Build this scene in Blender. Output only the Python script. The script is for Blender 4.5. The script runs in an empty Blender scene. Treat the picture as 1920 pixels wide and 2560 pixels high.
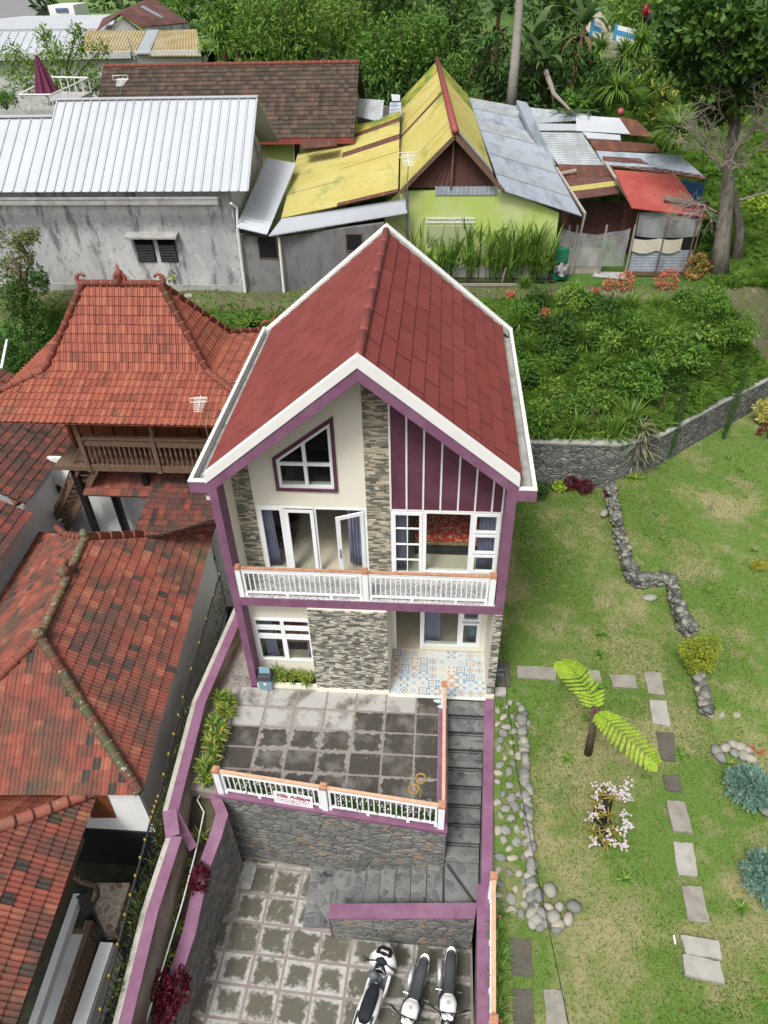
import bpy, bmesh, math, random
import numpy as np
from mathutils import Vector, Matrix
R_ = math.radians
random.seed(7)
rng = np.random.default_rng(7)
S = bpy.context.scene
COL = S.collection

# ------------------------------------------------------------------ camera, sky, sun, exposure
CAMP = np.array([4.7425, -11.5879, 15.3726]); YAW, PIT, ROL, FOC = 0.0912, 0.6737, -0.0285, 1774.6
def _basis():
    cy, sy, cp, sp, cr, sr = math.cos(YAW), math.sin(YAW), math.cos(PIT), math.sin(PIT), math.cos(ROL), math.sin(ROL)
    f = np.array([-sy*cp, cy*cp, -sp]); r = np.array([cy, sy, 0.0]); u = np.cross(r, f)
    return cr*r+sr*u, -sr*r+cr*u, f
CR, CU, CF = _basis()
cd = bpy.data.cameras.new('camera'); cam = bpy.data.objects.new('camera', cd); COL.objects.link(cam)
cd.sensor_fit = 'HORIZONTAL'; cd.sensor_width = 36.0; cd.lens = FOC/1920*36.0
cd.clip_start = 0.1; cd.clip_end = 1500
m = Matrix.Identity(4)
for i in range(3):
    m[i][0] = CR[i]; m[i][1] = CU[i]; m[i][2] = -CF[i]; m[i][3] = CAMP[i]
cam.matrix_world = m
S.camera = cam
SUN_EL, SUN_AZ = 58, 205      # azimuth clockwise from +Y: from behind the camera, a little to the left
w = bpy.data.worlds.new('World'); S.world = w; w.use_nodes = True
nt = w.node_tree; nt.nodes.clear()
sky = nt.nodes.new('ShaderNodeTexSky'); sky.sky_type = 'NISHITA'; sky.sun_disc = False
sky.sun_elevation = R_(SUN_EL); sky.sun_rotation = R_(SUN_AZ); sky.dust_density = 6; sky.air_density = 1.0; sky.ozone_density = 1.0
hs = nt.nodes.new('ShaderNodeHueSaturation'); hs.inputs['Saturation'].default_value = 0.22
bg = nt.nodes.new('ShaderNodeBackground'); bg.inputs[1].default_value = 0.125
wo = nt.nodes.new('ShaderNodeOutputWorld')
nt.links.new(sky.outputs[0], hs.inputs['Color']); nt.links.new(hs.outputs[0], bg.inputs[0]); nt.links.new(bg.outputs[0], wo.inputs[0])
sd = bpy.data.lights.new('sun', 'SUN'); sd.energy = 1.75; sd.angle = R_(14); sd.color = (1.0, 0.97, 0.92)
sun = bpy.data.objects.new('sun', sd); COL.objects.link(sun)
el, az = R_(SUN_EL), R_(SUN_AZ)
sdir = Vector((math.sin(az)*math.cos(el), math.cos(az)*math.cos(el), math.sin(el)))
sun.rotation_euler = sdir.to_track_quat('Z', 'Y').to_euler()
sun.location = (0, 0, 40)
S.view_settings.view_transform = 'Standard'; S.view_settings.look = 'None'; S.view_settings.gamma = 1
S.view_settings.exposure = 0.42

# ------------------------------------------------------------------ helpers
def ray(u, v): return (u-960)/FOC*CR-(v-1280)/FOC*CU+CF
def at(u, v, z=None, y=None, x=None):
    """surveyed point: where the sight line u,v of the photograph meets a real plane"""
    d = ray(u, v)
    if z is not None: t = (z-CAMP[2])/d[2]
    elif y is not None: t = (y-CAMP[1])/d[1]
    else: t = (x-CAMP[0])/d[0]
    p = CAMP+t*d
    return Vector((float(p[0]), float(p[1]), float(p[2])))
def onp(u, v, p0, n):
    d = ray(u, v); n = np.array(n); t = ((np.array(p0)-CAMP)@n)/(d@n); p = CAMP+t*d
    return Vector([float(q) for q in p])
def tag(o, label=None, cat=None, group=None, kind=None):
    if label: o['label'] = label
    if cat: o['category'] = cat
    if group: o['group'] = group
    if kind: o['kind'] = kind
    return o
def thing(name, label, cat, loc=(0, 0, 0), rz=0, group=None):
    o = bpy.data.objects.new(name, None); COL.objects.link(o); o.empty_display_size = .2
    o.location = loc; o.rotation_euler = (0, 0, rz)
    o['wl'] = [float(q) for q in loc]
    return tag(o, label, cat, group)
def off(parent):
    while parent is not None:
        if parent.get('wl') is not None: return Vector(parent['wl'])
        parent = parent.parent
    return Vector((0, 0, 0))
def link(o, parent=None):
    COL.objects.link(o)
    if parent: o.parent = parent
    return o
def dup(root, loc, rz=0, label=None, group=None, scale=None):
    r = root.copy(); COL.objects.link(r); r.location = loc; r.rotation_euler = (0, 0, rz)
    if scale: r.scale = (scale,)*3
    if label: r['label'] = label
    if group: r['group'] = group
    for ch in list(root.children):
        c = ch.copy(); COL.objects.link(c); c.parent = r
        for g in list(ch.children):
            d = g.copy(); COL.objects.link(d); d.parent = c
    return r
class MB:
    def __init__(s): s.v = []; s.f = []; s.m = []; s.r = []; s.uv = {}; s.sm = False
    def face(s, pts, m=0, r=None, uv=None):
        b = len(s.v); s.v += [tuple(p) for p in pts]; s.f.append(tuple(range(b, b+len(pts)))); s.m.append(m)
        s.r.append(random.random() if r is None else r)
        if uv: s.uv[len(s.f)-1] = uv
    def hexa(s, p, m=0, r=None):      # p: 8 points, bottom 4 ccw then top 4
        b = len(s.v); s.v += [tuple(q) for q in p]; r = random.random() if r is None else r
        for f in ((3, 2, 1, 0), (4, 5, 6, 7), (0, 1, 5, 4), (1, 2, 6, 5), (2, 3, 7, 6), (3, 0, 4, 7)):
            s.f.append(tuple(b+i for i in f)); s.m.append(m); s.r.append(r)
    def box(s, x0, x1, y0, y1, z0, z1, m=0, r=None):
        s.hexa([(x0, y0, z0), (x1, y0, z0), (x1, y1, z0), (x0, y1, z0), (x0, y0, z1), (x1, y0, z1), (x1, y1, z1), (x0, y1, z1)], m, r)
    def prism(s, poly, vec, m=0, r=None):
        n = len(poly); b = len(s.v); vec = Vector(vec); r = random.random() if r is None else r
        s.v += [tuple(p) for p in poly]+[tuple(Vector(p)+vec) for p in poly]
        s.f.append(tuple(range(b, b+n))); s.f.append(tuple(range(b+2*n-1, b+n-1, -1)))
        s.m += [m, m]; s.r += [r, r]
        for i in range(n):
            j = (i+1) % n; s.f.append((b+i, b+n+i, b+n+j, b+j)); s.m.append(m); s.r.append(r)
    def pxz(s, poly, y0, y1, m=0, r=None): s.prism([(a, y0, c) for a, c in poly], (0, y1-y0, 0), m, r)
    def pxy(s, poly, z0, z1, m=0, r=None): s.prism([(p[0], p[1], z0) for p in poly], (0, 0, z1-z0), m, r)
    def bar(s, a, b, w, h=None, m=0, r=None, up=(0, 0, 1)):
        a = Vector(a); b = Vector(b); h = h or w; d = (b-a).normalized(); up = Vector(up)
        if abs(d.dot(up)) > .98: up = Vector((0, 1, 0))
        x = d.cross(up).normalized()*w/2; z = x.cross(d).normalized()*h/2
        s.hexa([a-x-z, a+x-z, b+x-z, b-x-z, a-x+z, a+x+z, b+x+z, b-x+z], m, r)
    def tube(s, pts, rad, n=6, m=0, r=None, cap=True):
        pts = [Vector(p) for p in pts]; b = len(s.v); r = random.random() if r is None else r
        rads = rad if isinstance(rad, (list, tuple)) else [rad]*len(pts)
        ref = None
        for i, p in enumerate(pts):
            d = (pts[min(i+1, len(pts)-1)]-pts[max(i-1, 0)]).normalized()
            if ref is None:
                ref = Vector((0, 0, 1)) if abs(d.z) < .9 else Vector((1, 0, 0))
            x = d.cross(ref).normalized(); ref = x.cross(d).normalized()
            for k in range(n):
                a = 2*math.pi*k/n; s.v.append(tuple(p+(x*math.cos(a)+ref*math.sin(a))*rads[i]))
        for i in range(len(pts)-1):
            for k in range(n):
                k2 = (k+1) % n; s.f.append((b+i*n+k, b+i*n+k2, b+(i+1)*n+k2, b+(i+1)*n+k)); s.m.append(m); s.r.append(r)
        if cap:
            s.f.append(tuple(b+k for k in range(n-1, -1, -1))); s.f.append(tuple(b+(len(pts)-1)*n+k for k in range(n)))
            s.m += [m, m]; s.r += [r, r]
    def grid(s, fn, nu, nv, m=0, r=None):
        b = len(s.v)
        for j in range(nv+1):
            for i in range(nu+1): s.v.append(tuple(fn(i/nu, j/nv)))
        for j in range(nv):
            for i in range(nu):
                a = b+j*(nu+1)+i; s.f.append((a, a+1, a+nu+2, a+nu+1)); s.m.append(m); s.r.append(random.random() if r is None else r)
    def blob(s, c, rx, ry, rz, m=0, r=None, n=7, k=5, jit=.12, rot=0):
        b = len(s.v); r = random.random() if r is None else r; c = Vector(c); cr, sr = math.cos(rot), math.sin(rot)
        s.v.append(tuple(c+Vector((0, 0, -rz))))
        for j in range(1, k):
            t = math.pi*j/k-math.pi/2
            for i in range(n):
                a = 2*math.pi*(i+.5*(j % 2))/n; q = 1+random.uniform(-jit, jit)
                x, y = math.cos(t)*math.cos(a)*rx*q, math.cos(t)*math.sin(a)*ry*q
                s.v.append((c.x+x*cr-y*sr, c.y+x*sr+y*cr, c.z+math.sin(t)*rz*q))
        s.v.append(tuple(c+Vector((0, 0, rz)))); e = len(s.v)-1
        for i in range(n):
            i2 = (i+1) % n
            s.f.append((b, b+1+i2, b+1+i)); s.m.append(m); s.r.append(r)
            for j in range(k-2):
                p = b+1+j*n; s.f.append((p+i, p+i2, p+n+i2, p+n+i)); s.m.append(m); s.r.append(r)
            p = b+1+(k-2)*n; s.f.append((p+i, p+i2, e)); s.m.append(m); s.r.append(r)
    def arrays(s, V, F4, rr, m=0):
        """numpy batch: V (n,k,3) polygons of k verts"""
        b = len(s.v); n, k = V.shape[:2]
        s.v += [tuple(q) for q in V.reshape(-1, 3).tolist()]
        s.f += [tuple(range(b+i*k, b+i*k+k)) for i in range(n)]; s.m += [m]*n; s.r += list(rr)
    def build(s, name, mats, parent=None, local=False, smooth=False, bevel=0, label=None):
        if not isinstance(mats, (list, tuple)): mats = [mats]
        me = bpy.data.meshes.new(name); o_ = Vector((0, 0, 0)) if local else off(parent)
        vs = np.array(s.v, dtype=np.float32)-np.array(o_, dtype=np.float32)
        me.vertices.add(len(vs)); me.vertices.foreach_set('co', vs.ravel())
        ln = np.array([len(f) for f in s.f], dtype=np.int32); st = np.concatenate(([0], np.cumsum(ln)[:-1])).astype(np.int32)
        li = np.fromiter((i for f in s.f for i in f), dtype=np.int32)
        me.loops.add(len(li)); me.loops.foreach_set('vertex_index', li)
        me.polygons.add(len(ln)); me.polygons.foreach_set('loop_start', st); me.polygons.foreach_set('loop_total', ln)
        me.polygons.foreach_set('material_index', np.array(s.m, dtype=np.int32))
        me.polygons.foreach_set('use_smooth', np.full(len(ln), smooth))
        for mt in mats: me.materials.append(mt)
        a = me.attributes.new('rnd', 'FLOAT', 'FACE'); a.data.foreach_set('value', np.array(s.r, dtype=np.float32))
        if s.uv:
            uvl = me.uv_layers.new(name='UVMap'); uvs = np.zeros((len(li), 2), dtype=np.float32)
            for fi, uv in s.uv.items(): uvs[st[fi]:st[fi]+len(uv)] = uv
            uvl.data.foreach_set('uv', uvs.ravel())
        me.update(calc_edges=True); me.validate()
        o = bpy.data.objects.new(name, me)
        link(o, parent)
        if bevel:
            md = o.modifiers.new('bevel', 'BEVEL'); md.width = bevel; md.segments = 2; md.limit_method = 'ANGLE'
        if label: o['label'] = label
        return o

# ------------------------------------------------------------------ materials
MATS = {}
def mat(name, col, rough=.7, layers=(), bump=None, metal=0, spec=.4, rnd=None, stretch=None, sheen=None, alpha=None, trans=None):
    """layers: (kind, scale, lo, hi, colour[, stretch]) ; rnd: colour ramp by the per-face number"""
    mt = bpy.data.materials.new(name); mt.use_nodes = True; nt = mt.node_tree; N = nt.nodes; L = nt.links
    b = N['Principled BSDF']; b.inputs['Roughness'].default_value = rough; b.inputs['Metallic'].default_value = metal
    b.inputs['Specular IOR Level'].default_value = spec
    tc = N.new('ShaderNodeTexCoord').outputs['Object']
    def mapped(st):
        mp = N.new('ShaderNodeMapping'); mp.inputs['Scale'].default_value = st; L.new(tc, mp.inputs[0]); return mp.outputs[0]
    def tex(kind, scale, st=None):
        co = mapped(st) if st else tc
        if kind.startswith('voro'):
            t = N.new('ShaderNodeTexVoronoi'); t.inputs['Scale'].default_value = scale
            if kind == 'voroedge': t.feature = 'DISTANCE_TO_EDGE'
            L.new(co, t.inputs['Vector'])
            if kind == 'vorocol':
                s = N.new('ShaderNodeSeparateColor'); L.new(t.outputs['Color'], s.inputs[0]); return s.outputs[0]
            return t.outputs['Distance']
        if kind == 'wave':
            t = N.new('ShaderNodeTexWave'); t.inputs['Scale'].default_value = scale; t.inputs['Distortion'].default_value = 0; L.new(co, t.inputs['Vector']); return t.outputs['Fac']
        t = N.new('ShaderNodeTexNoise'); t.inputs['Scale'].default_value = scale; t.inputs['Detail'].default_value = 7; t.inputs['Roughness'].default_value = .62
        L.new(co, t.inputs['Vector']); return t.outputs['Fac']
    if rnd:
        at_ = N.new('ShaderNodeAttribute'); at_.attribute_name = 'rnd'
        cr = N.new('ShaderNodeValToRGB'); els = cr.color_ramp.elements
        for i, (p, c) in enumerate(rnd):
            e = els[i] if i < 2 else els.new(p)
            e.position = p; e.color = (*c, 1)
        cr.color_ramp.interpolation = 'LINEAR'
        L.new(at_.outputs['Fac'], cr.inputs[0]); cur = cr.outputs[0]
    else:
        rgb = N.new('ShaderNodeRGB'); rgb.outputs[0].default_value = (*col, 1); cur = rgb.outputs[0]
    for ly in layers:
        kind, sc, lo, hi, c = ly[:5]; st = ly[5] if len(ly) > 5 else None; amt = ly[6] if len(ly) > 6 else 1
        if kind in ('rim', 'uvx'):
            uv = N.new('ShaderNodeUVMap'); sp = N.new('ShaderNodeSeparateXYZ'); L.new(uv.outputs[0], sp.inputs[0])
            def mn(op, a, b_=None, v=None):
                q = N.new('ShaderNodeMath'); q.operation = op; L.new(a, q.inputs[0])
                if b_ is not None: L.new(b_, q.inputs[1])
                if v is not None: q.inputs[1].default_value = v
                return q.outputs[0]
            ax = mn('ABSOLUTE', mn('SUBTRACT', sp.outputs[0], v=.5)); ay = mn('ABSOLUTE', mn('SUBTRACT', sp.outputs[1], v=.5))
            mx = mn('MAXIMUM', ax, ay); nz = tex('noise', sc); fac = mn('ADD', mx, mn('MULTIPLY', mn('SUBTRACT', nz, v=.5), v=.66))
            at2 = N.new('ShaderNodeAttribute'); at2.attribute_name = 'rnd'
            fac = mn('ADD', fac, mn('MULTIPLY', mn('SUBTRACT', at2.outputs['Fac'], v=.5), v=-.22))
        else:
            fac = tex(kind, sc, st)
        mr = N.new('ShaderNodeMapRange'); mr.inputs[1].default_value = lo; mr.inputs[2].default_value = hi; mr.inputs[4].default_value = amt
        L.new(fac, mr.inputs[0])
        mx_ = N.new('ShaderNodeMix'); mx_.data_type = 'RGBA'; L.new(mr.outputs[0], mx_.inputs['Factor'])
        L.new(cur, mx_.inputs['A']); mx_.inputs['B'].default_value = (*c, 1); cur = mx_.outputs['Result']
    L.new(cur, b.inputs['Base Color'])
    if trans:   # thin leaves let some light through
        tr = N.new('ShaderNodeBsdfTranslucent'); L.new(cur, tr.inputs[0]); ms = N.new('ShaderNodeMixShader'); ms.inputs[0].default_value = trans
        L.new(b.outputs[0], ms.inputs[1]); L.new(tr.outputs[0], ms.inputs[2]); L.new(ms.outputs[0], N['Material Output'].inputs[0])
    if alpha is not None:
        b.inputs['Alpha'].default_value = alpha
    if bump:
        prev = None
        for bp in (bump if isinstance(bump, list) else [bump]):
            kind, sc, strg, dist = bp[:4]; st = bp[4] if len(bp) > 4 else None
            bm = N.new('ShaderNodeBump'); bm.inputs['Strength'].default_value = strg; bm.inputs['Distance'].default_value = dist
            src = tex(kind, sc, st)
            if kind == 'voroedge':
                mr = N.new('ShaderNodeMapRange'); mr.inputs[2].default_value = .12; L.new(src, mr.inputs[0]); src = mr.outputs[0]
            L.new(src, bm.inputs['Height'])
            if prev: L.new(prev, bm.inputs['Normal'])
            prev = bm.outputs[0]
        L.new(prev, b.inputs['Normal'])
    MATS[name] = mt
    return mt
def glassmat(name, tint, refl=.5):
    mt = bpy.data.materials.new(name); mt.use_nodes = True; N = mt.node_tree.nodes; L = mt.node_tree.links; N.clear()
    o = N.new('ShaderNodeOutputMaterial'); t = N.new('ShaderNodeBsdfTransparent'); t.inputs[0].default_value = (*tint, 1)
    g = N.new('ShaderNodeBsdfGlossy'); g.inputs['Roughness'].default_value = .02; lw = N.new('ShaderNodeLayerWeight'); lw.inputs[0].default_value = .5; pw_ = N.new('ShaderNodeMath'); pw_.operation = 'POWER'; pw_.inputs[1].default_value = 4; L.new(lw.outputs['Facing'], pw_.inputs[0])
    mu = N.new('ShaderNodeMath'); mu.operation = 'MULTIPLY_ADD'; mu.inputs[1].default_value = .55; mu.inputs[2].default_value = .035*refl
    ms = N.new('ShaderNodeMixShader'); L.new(pw_.outputs[0], mu.inputs[0]); L.new(mu.outputs[0], ms.inputs[0]); L.new(t.outputs[0], ms.inputs[1]); L.new(g.outputs[0], ms.inputs[2]); L.new(ms.outputs[0], o.inputs[0])
    return mt
cream = mat('cream_paint', (.76, .72, .61), .75, [('noise', 1.2, .45, .8, (.68, .65, .55), None, .5), ('noise', 5, .62, .8, (.50, .48, .42), (1, 1, .15), .3)], ('noise', 60, .12, .004))
white = mat('white_paint', (.76, .76, .73), .6, [('noise', 2.5, .5, .85, (.62, .62, .57), None, .5), ('noise', 14, .6, .75, (.48, .48, .44), None, .35)])
whiteU = mat('white_upvc', (.82, .84, .85), .3)
purple = mat('mauve_paint', (.185, .078, .142), .65, [('noise', 1.6, .42, .75, (.27, .145, .225), None, .8), ('noise', 5, .52, .75, (.135, .055, .10), None, .75), ('noise', 18, .66, .74, (.36, .27, .32), None, .6)], ('noise', 50, .15, .004))
plum = mat('plum_render', (.098, .030, .050), .62, [('noise', 1.4, .4, .8, (.175, .068, .12), None, .8), ('noise', 5, .62, .78, (.24, .13, .18), None, .35)])
concrete = mat('concrete', (.36, .36, .34), .9, [('noise', 3, .45, .7, (.22, .22, .2)), ('noise', 14, .55, .75, (.5, .5, .47))], ('noise', 30, .4, .01))
redsheet = mat('red_metal_tile', (.17, .034, .030), .8, [('noise', .9, .35, .7, (.17, .03, .027), None, .7), ('noise', 220, .45, .65, (.26, .06, .05), None, .5)],
               [('noise', 300, .2, .003)], rnd=[(0, (.165, .038, .033)), (.5, (.19, .045, .039)), (1, (.22, .054, .046))], spec=.25)
lapshade = mat('roof_lap_shade_line', (.07, .018, .016), .9)  # dark colour that paints in the thin shade lines of the roof laps
ridgered = mat('red_ridge', (.25, .055, .047), .55, [('noise', 2, .4, .7, (.20, .04, .036))])
claddark = mat('slate_strip', (.3, .3, .3), .8, rnd=[(0, (.10, .105, .085)), (.3, (.17, .175, .14)), (.42, (.42, .36, .26)), (.6, (.52, .47, .36)), (.8, (.34, .29, .20)), (.9, (.14, .145, .12)), (1, (.56, .51, .41))], bump=('noise', 90, .3, .004))
cladwarm = claddark
cladgrey = mat('grey_slate_strip', (.3, .3, .3), .8, rnd=[(0, (.08, .08, .068)), (.38, (.17, .17, .14)), (.5, (.40, .38, .32)), (.75, (.54, .51, .43)), (.88, (.3, .28, .23)), (1, (.13, .13, .11))], bump=('noise', 90, .3, .004))
copper = mat('orange_wood_cap', (.40, .19, .11), .5, [('noise', 8, .4, .7, (.55, .32, .20))])
peach = mat('peach_handrail', (.62, .40, .27), .5, [('noise', 10, .4, .7, (.52, .29, .17))])
pebblefloor = mat('pebble_terrazzo', (.3, .3, .3), .7, [('vorocol', 34, .2, .75, (.62, .62, .60)), ('voroedge', 34, .06, .0, (.05, .05, .05))])
glass = glassmat('window_glass', (.92, .95, .94))
curtainm = mat('lilac_curtain', (.38, .36, .50), .8, [('noise', 3, .4, .7, (.31, .29, .42))])
curtaint = mat('teal_grey_curtain', (.26, .37, .46), .8)
floorm = mat('beige_floor_tile', (.55, .48, .37), .4, [('noise', .8, .4, .7, (.60, .53, .42))])
inwall = mat('interior_wall', (.55, .54, .48), .8)
attic = mat('dark_attic_backing', (.05, .05, .045), .9)  # for the dark backing added inside the gable
lipm = mat('dirty_cream_lip', (.42, .40, .35), .85, [('noise', 3, .45, .65, (.30, .29, .25)), ('noise', 14, .6, .7, (.16, .16, .12))])
black = mat('black_plastic', (.012, .013, .015), .4)
quilt = mat('red_quilt', (.50, .014, .018), .85, [('noise', 11, .52, .56, (.55, .36, .17)), ('noise', 26, .6, .66, (.6, .42, .22))], ('noise', 9, .5, .03))
tanm = mat('tan_bolster', (.36, .25, .12), .8, [('noise', 14, .45, .6, (.22, .14, .06))])
CLAYR = [(0, (.03, .026, .022)), (.05, (.055, .045, .036)), (.09, (.17, .050, .036)), (.5, (.235, .058, .040)), (.88, (.27, .075, .048)), (1, (.32, .12, .07))]
clay = mat('weathered_clay_tile', (.3, .1, .05), .8, [('noise', 1.1, .45, .62, (.065, .043, .034), None, .85), ('noise', 4, .56, .68, (.075, .075, .04), (1, .4, 1), .6), ('noise', 9, .68, .73, (.34, .35, .31), None, .7), ('noise', .35, .55, .7, (.10, .10, .055), None, .5), ('noise', 30, .52, .68, (.13, .075, .055), None, .6), ('noise', 16, .72, .76, (.42, .44, .38), None, .7)], ('noise', 60, .3, .006), rnd=CLAYR)
clayd = mat('dark_clay_tile', (.3, .1, .05), .85, [('noise', 2.2, .42, .62, (.075, .05, .04), None, .85), ('noise', 30, .5, .66, (.085, .05, .04), None, .7)], ('noise', 60, .3, .006), rnd=[(0, (.035, .026, .022)), (.25, (.09, .04, .032)), (.7, (.19, .05, .04)), (1, (.27, .07, .045))])
claynew = mat('orange_clay_tile', (.4, .1, .05), .75, [('noise', .9, .56, .72, (.19, .11, .07), None, .6), ('noise', 24, .56, .72, (.20, .08, .05), None, .5)], ('noise', 60, .25, .005), rnd=[(0, (.17, .058, .036)), (.12, (.245, .068, .043)), (.6, (.29, .080, .050)), (1, (.33, .11, .064))])
clayold = mat('brown_mossy_tile', (.3, .1, .05), .9, [('noise', .8, .45, .7, (.055, .052, .034), None, .75), ('noise', 20, .5, .7, (.055, .045, .035), None, .6)], ('noise', 60, .3, .006), rnd=[(0, (.05, .038, .03)), (.5, (.095, .066, .049)), (1, (.15, .095, .068))])
capclay = mat('clay_ridge_cap', (.24, .068, .048), .75, [('noise', 2, .45, .7, (.16, .08, .055)), ('noise', 12, .66, .72, (.45, .47, .42)), ('noise', 1.7, .6, .75, (.11, .12, .045), None, .8)], ('noise', 40, .3, .01))
capmoss = mat('mossy_ridge_cap', (.19, .062, .045), .85, [('noise', 2.4, .42, .56, (.115, .115, .06)), ('noise', 5, .58, .68, (.09, .12, .025)), ('noise', 10, .6, .68, (.50, .52, .46))], ('noise', 40, .4, .012))
wallwhite = mat('whitewashed_wall', (.76, .77, .77), .8, [('noise', .7, .42, .8, (.46, .48, .48), None, .7), ('noise', 3, .6, .8, (.5, .42, .4), (1, 1, .3), .35)])
blackpaint = mat('black_gloss_paint', (.012, .012, .014), .35, spec=.5)
woodold = mat('old_brown_wood', (.11, .062, .036), .7, [('noise', 5, .4, .7, (.17, .12, .085), (1, 1, 6)), ('noise', 25, .6, .7, (.26, .22, .18), None, .6)], ('noise', 30, .3, .01, (1, 1, 5)))
woodred = mat('varnished_wood', (.20, .062, .02), .45, [('noise', 4, .4, .7, (.09, .03, .012), (6, 6, 1))])
def stucco(name, base, stain, lo=.42, hi=.66, st=(1, 1, .35)):
    return mat(name, base, .9, [('noise', .55, lo, hi, stain, st, .9), ('noise', 3.2, .52, .66, tuple(q*.45 for q in base), (1, 1, .45), .8), ('noise', 7, .6, .72, tuple(min(.7, q*1.5) for q in base), None, .5)], ('noise', 12, .35, .02))
greystucco = mat('stained_grey_render', (.50, .50, .49), .9, [('noise', .5, .42, .62, (.34, .355, .37), (1.4, 1, .6), .9), ('noise', 1.9, .53, .62, (.13, .14, .15), (1.3, 1, .32), .85), ('noise', 6, .56, .66, (.17, .18, .19), (1, 1, .6), .6), ('noise', 4, .60, .70, (.68, .68, .65), None, .6)], ('noise', 12, .35, .02))
darkstucco = stucco('dark_grey_render', (.20, .20, .20), (.10, .10, .105))
lime = mat('lime_green_paint', (.40, .50, .13), .8, [('noise', .7, .45, .65, (.50, .54, .27), None, .9), ('noise', 2.4, .6, .8, (.22, .26, .09), (1, 1, .4), .5)])
brownwall = mat('damp_brown_wall', (.13, .09, .06), .85, [('noise', 1.2, .4, .62, (.30, .26, .21), (1, .6, 1)), ('noise', 12, .55, .7, (.06, .045, .035), (1, .3, 3))], ('noise', 25, .4, .02))
def corr(name, base, layers=(), rough=.55, metal=.25): return mat(name, base, rough, list(layers), metal=metal)
STR = (.5, 5, 1)
cwhite = corr('pale_zinc_sheet', (.42, .445, .475), [('noise', .4, .4, .7, (.49, .51, .535), None, .8), ('noise', 2.5, .58, .8, (.36, .39, .42), (1, .3, 1), .6)], .6, 0)
seamm = mat('roof_seam_line', (.27, .29, .32), .6)  # darker grey line beside each raised seam
czinc = corr('zinc_sheet', (.33, .37, .42), [('noise', .7, .48, .68, (.17, .20, .23), (2.2, .6, 1)), ('noise', 5, .62, .8, (.62, .64, .65), (1, .4, 1), .6)])
cgrey = corr('weathered_grey_sheet', (.27, .29, .30), [('noise', 1.0, .4, .62, (.36, .39, .42), (2, .7, 1)), ('noise', 6, .56, .72, (.14, .13, .12), None, .8)])
cyellow = corr('yellow_sheet', (.40, .34, .095), [('noise', .35, .42, .68, (.46, .42, .16), None, .8), ('noise', .8, .56, .72, (.30, .24, .05), (.6, 2, 1), .8), ('noise', 3.5, .64, .78, (.22, .12, .04), (.5, 3, 1), .7), ('noise', .6, .56, .68, (.17, .22, .045), (1.4, .5, 1), .85), ('noise', 5, .6, .74, (.28, .23, .08), None, .6)], .7, 0)
cmoss = corr('mossy_yellow_sheet', (.34, .30, .05), [('noise', 1.4, .4, .6, (.10, .16, .03)), ('noise', 3, .6, .7, (.40, .35, .08))], .85, 0)
crust = corr('rusted_sheet', (.105, .042, .030), [('noise', 1.3, .52, .68, (.25, .085, .035), (3, .5, 1), .8), ('noise', 2, .64, .72, (.28, .27, .26), None, .6)], .8, 0)
cbrown = corr('brown_sheet', (.095, .04, .034), [('noise', 1.2, .45, .7, (.15, .07, .055))], .8, 0)
cred = corr('red_sheet', (.32, .055, .042), [('noise', 1, .4, .7, (.38, .10, .075)), ('noise', 4, .65, .8, (.22, .06, .05), None, .6)], .7, 0)
ctan = corr('tan_fibre_sheet', (.42, .36, .22), [('noise', .8, .42, .6, (.36, .27, .12)), ('noise', 2, .6, .7, (.5, .48, .42))], .8, 0)
tarp = glassmat('clear_tarpaulin', (.42, .45, .46)); 
tarpm = mat('cloudy_plastic_sheet', (.36, .38, .39), .35, [('noise', 2.5, .42, .62, (.55, .57, .58), (1, 1, .4))], alpha=.45)
oldply = mat('weathered_board', (.36, .32, .27), .9, [('noise', 2, .4, .7, (.22, .19, .16), (1, 1, .5))])
sack = mat('printed_sack', (.50, .47, .38), .85, [('noise', 7, .62, .66, (.15, .14, .12), (1, 1, 2))])
rubble = mat('rubble_masonry', (.14, .14, .135), .85, [('vorocol', 4.2, .15, .85, (.25, .245, .225), (1, 1, 1.9)), ('vorocol', 4.2, .88, .93, (.32, .22, .14), (1, 1, 1.9), .8), ('voroedge', 4.2, .055, .0, (.26, .26, .25), (1, 1, 1.9)), ('noise', 6, .5, .75, (.055, .055, .052), None, .6)],
             [('voroedge', 4.2, .9, .05, (1, 1, 1.9)), ('noise', 30, .3, .01)])
rubble2 = mat('dark_rubble_wall', (.085, .09, .088), .85, [('vorocol', 3.6, .15, .9, (.20, .20, .185), (1, 1, 1.5)), ('voroedge', 3.6, .10, .0, (.30, .31, .30), (1, 1, 1.5)), ('noise', 5, .5, .75, (.05, .055, .045), None, .6)],
              [('voroedge', 3.6, 1, .08, (1, 1, 1.5)), ('noise', 30, .3, .01)])
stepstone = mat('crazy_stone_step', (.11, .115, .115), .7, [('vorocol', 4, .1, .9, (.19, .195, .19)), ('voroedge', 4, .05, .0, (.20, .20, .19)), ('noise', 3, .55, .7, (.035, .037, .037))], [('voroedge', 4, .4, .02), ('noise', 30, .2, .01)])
stepdark = mat('painted_step_shade', (.035, .037, .036), .8, [('noise', 6, .5, .7, (.07, .072, .068))])  # painted shade: darkens the risers and the crease at each riser foot
stoneg = mat('river_stone', (.3, .3, .28), .75, [('noise', 6, .5, .75, (.16, .165, .16), None, .5)], ('noise', 40, .2, .01), rnd=[(0, (.11, .115, .11)), (.4, (.20, .20, .185)), (.8, (.31, .30, .25)), (1, (.37, .33, .26))])
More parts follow.
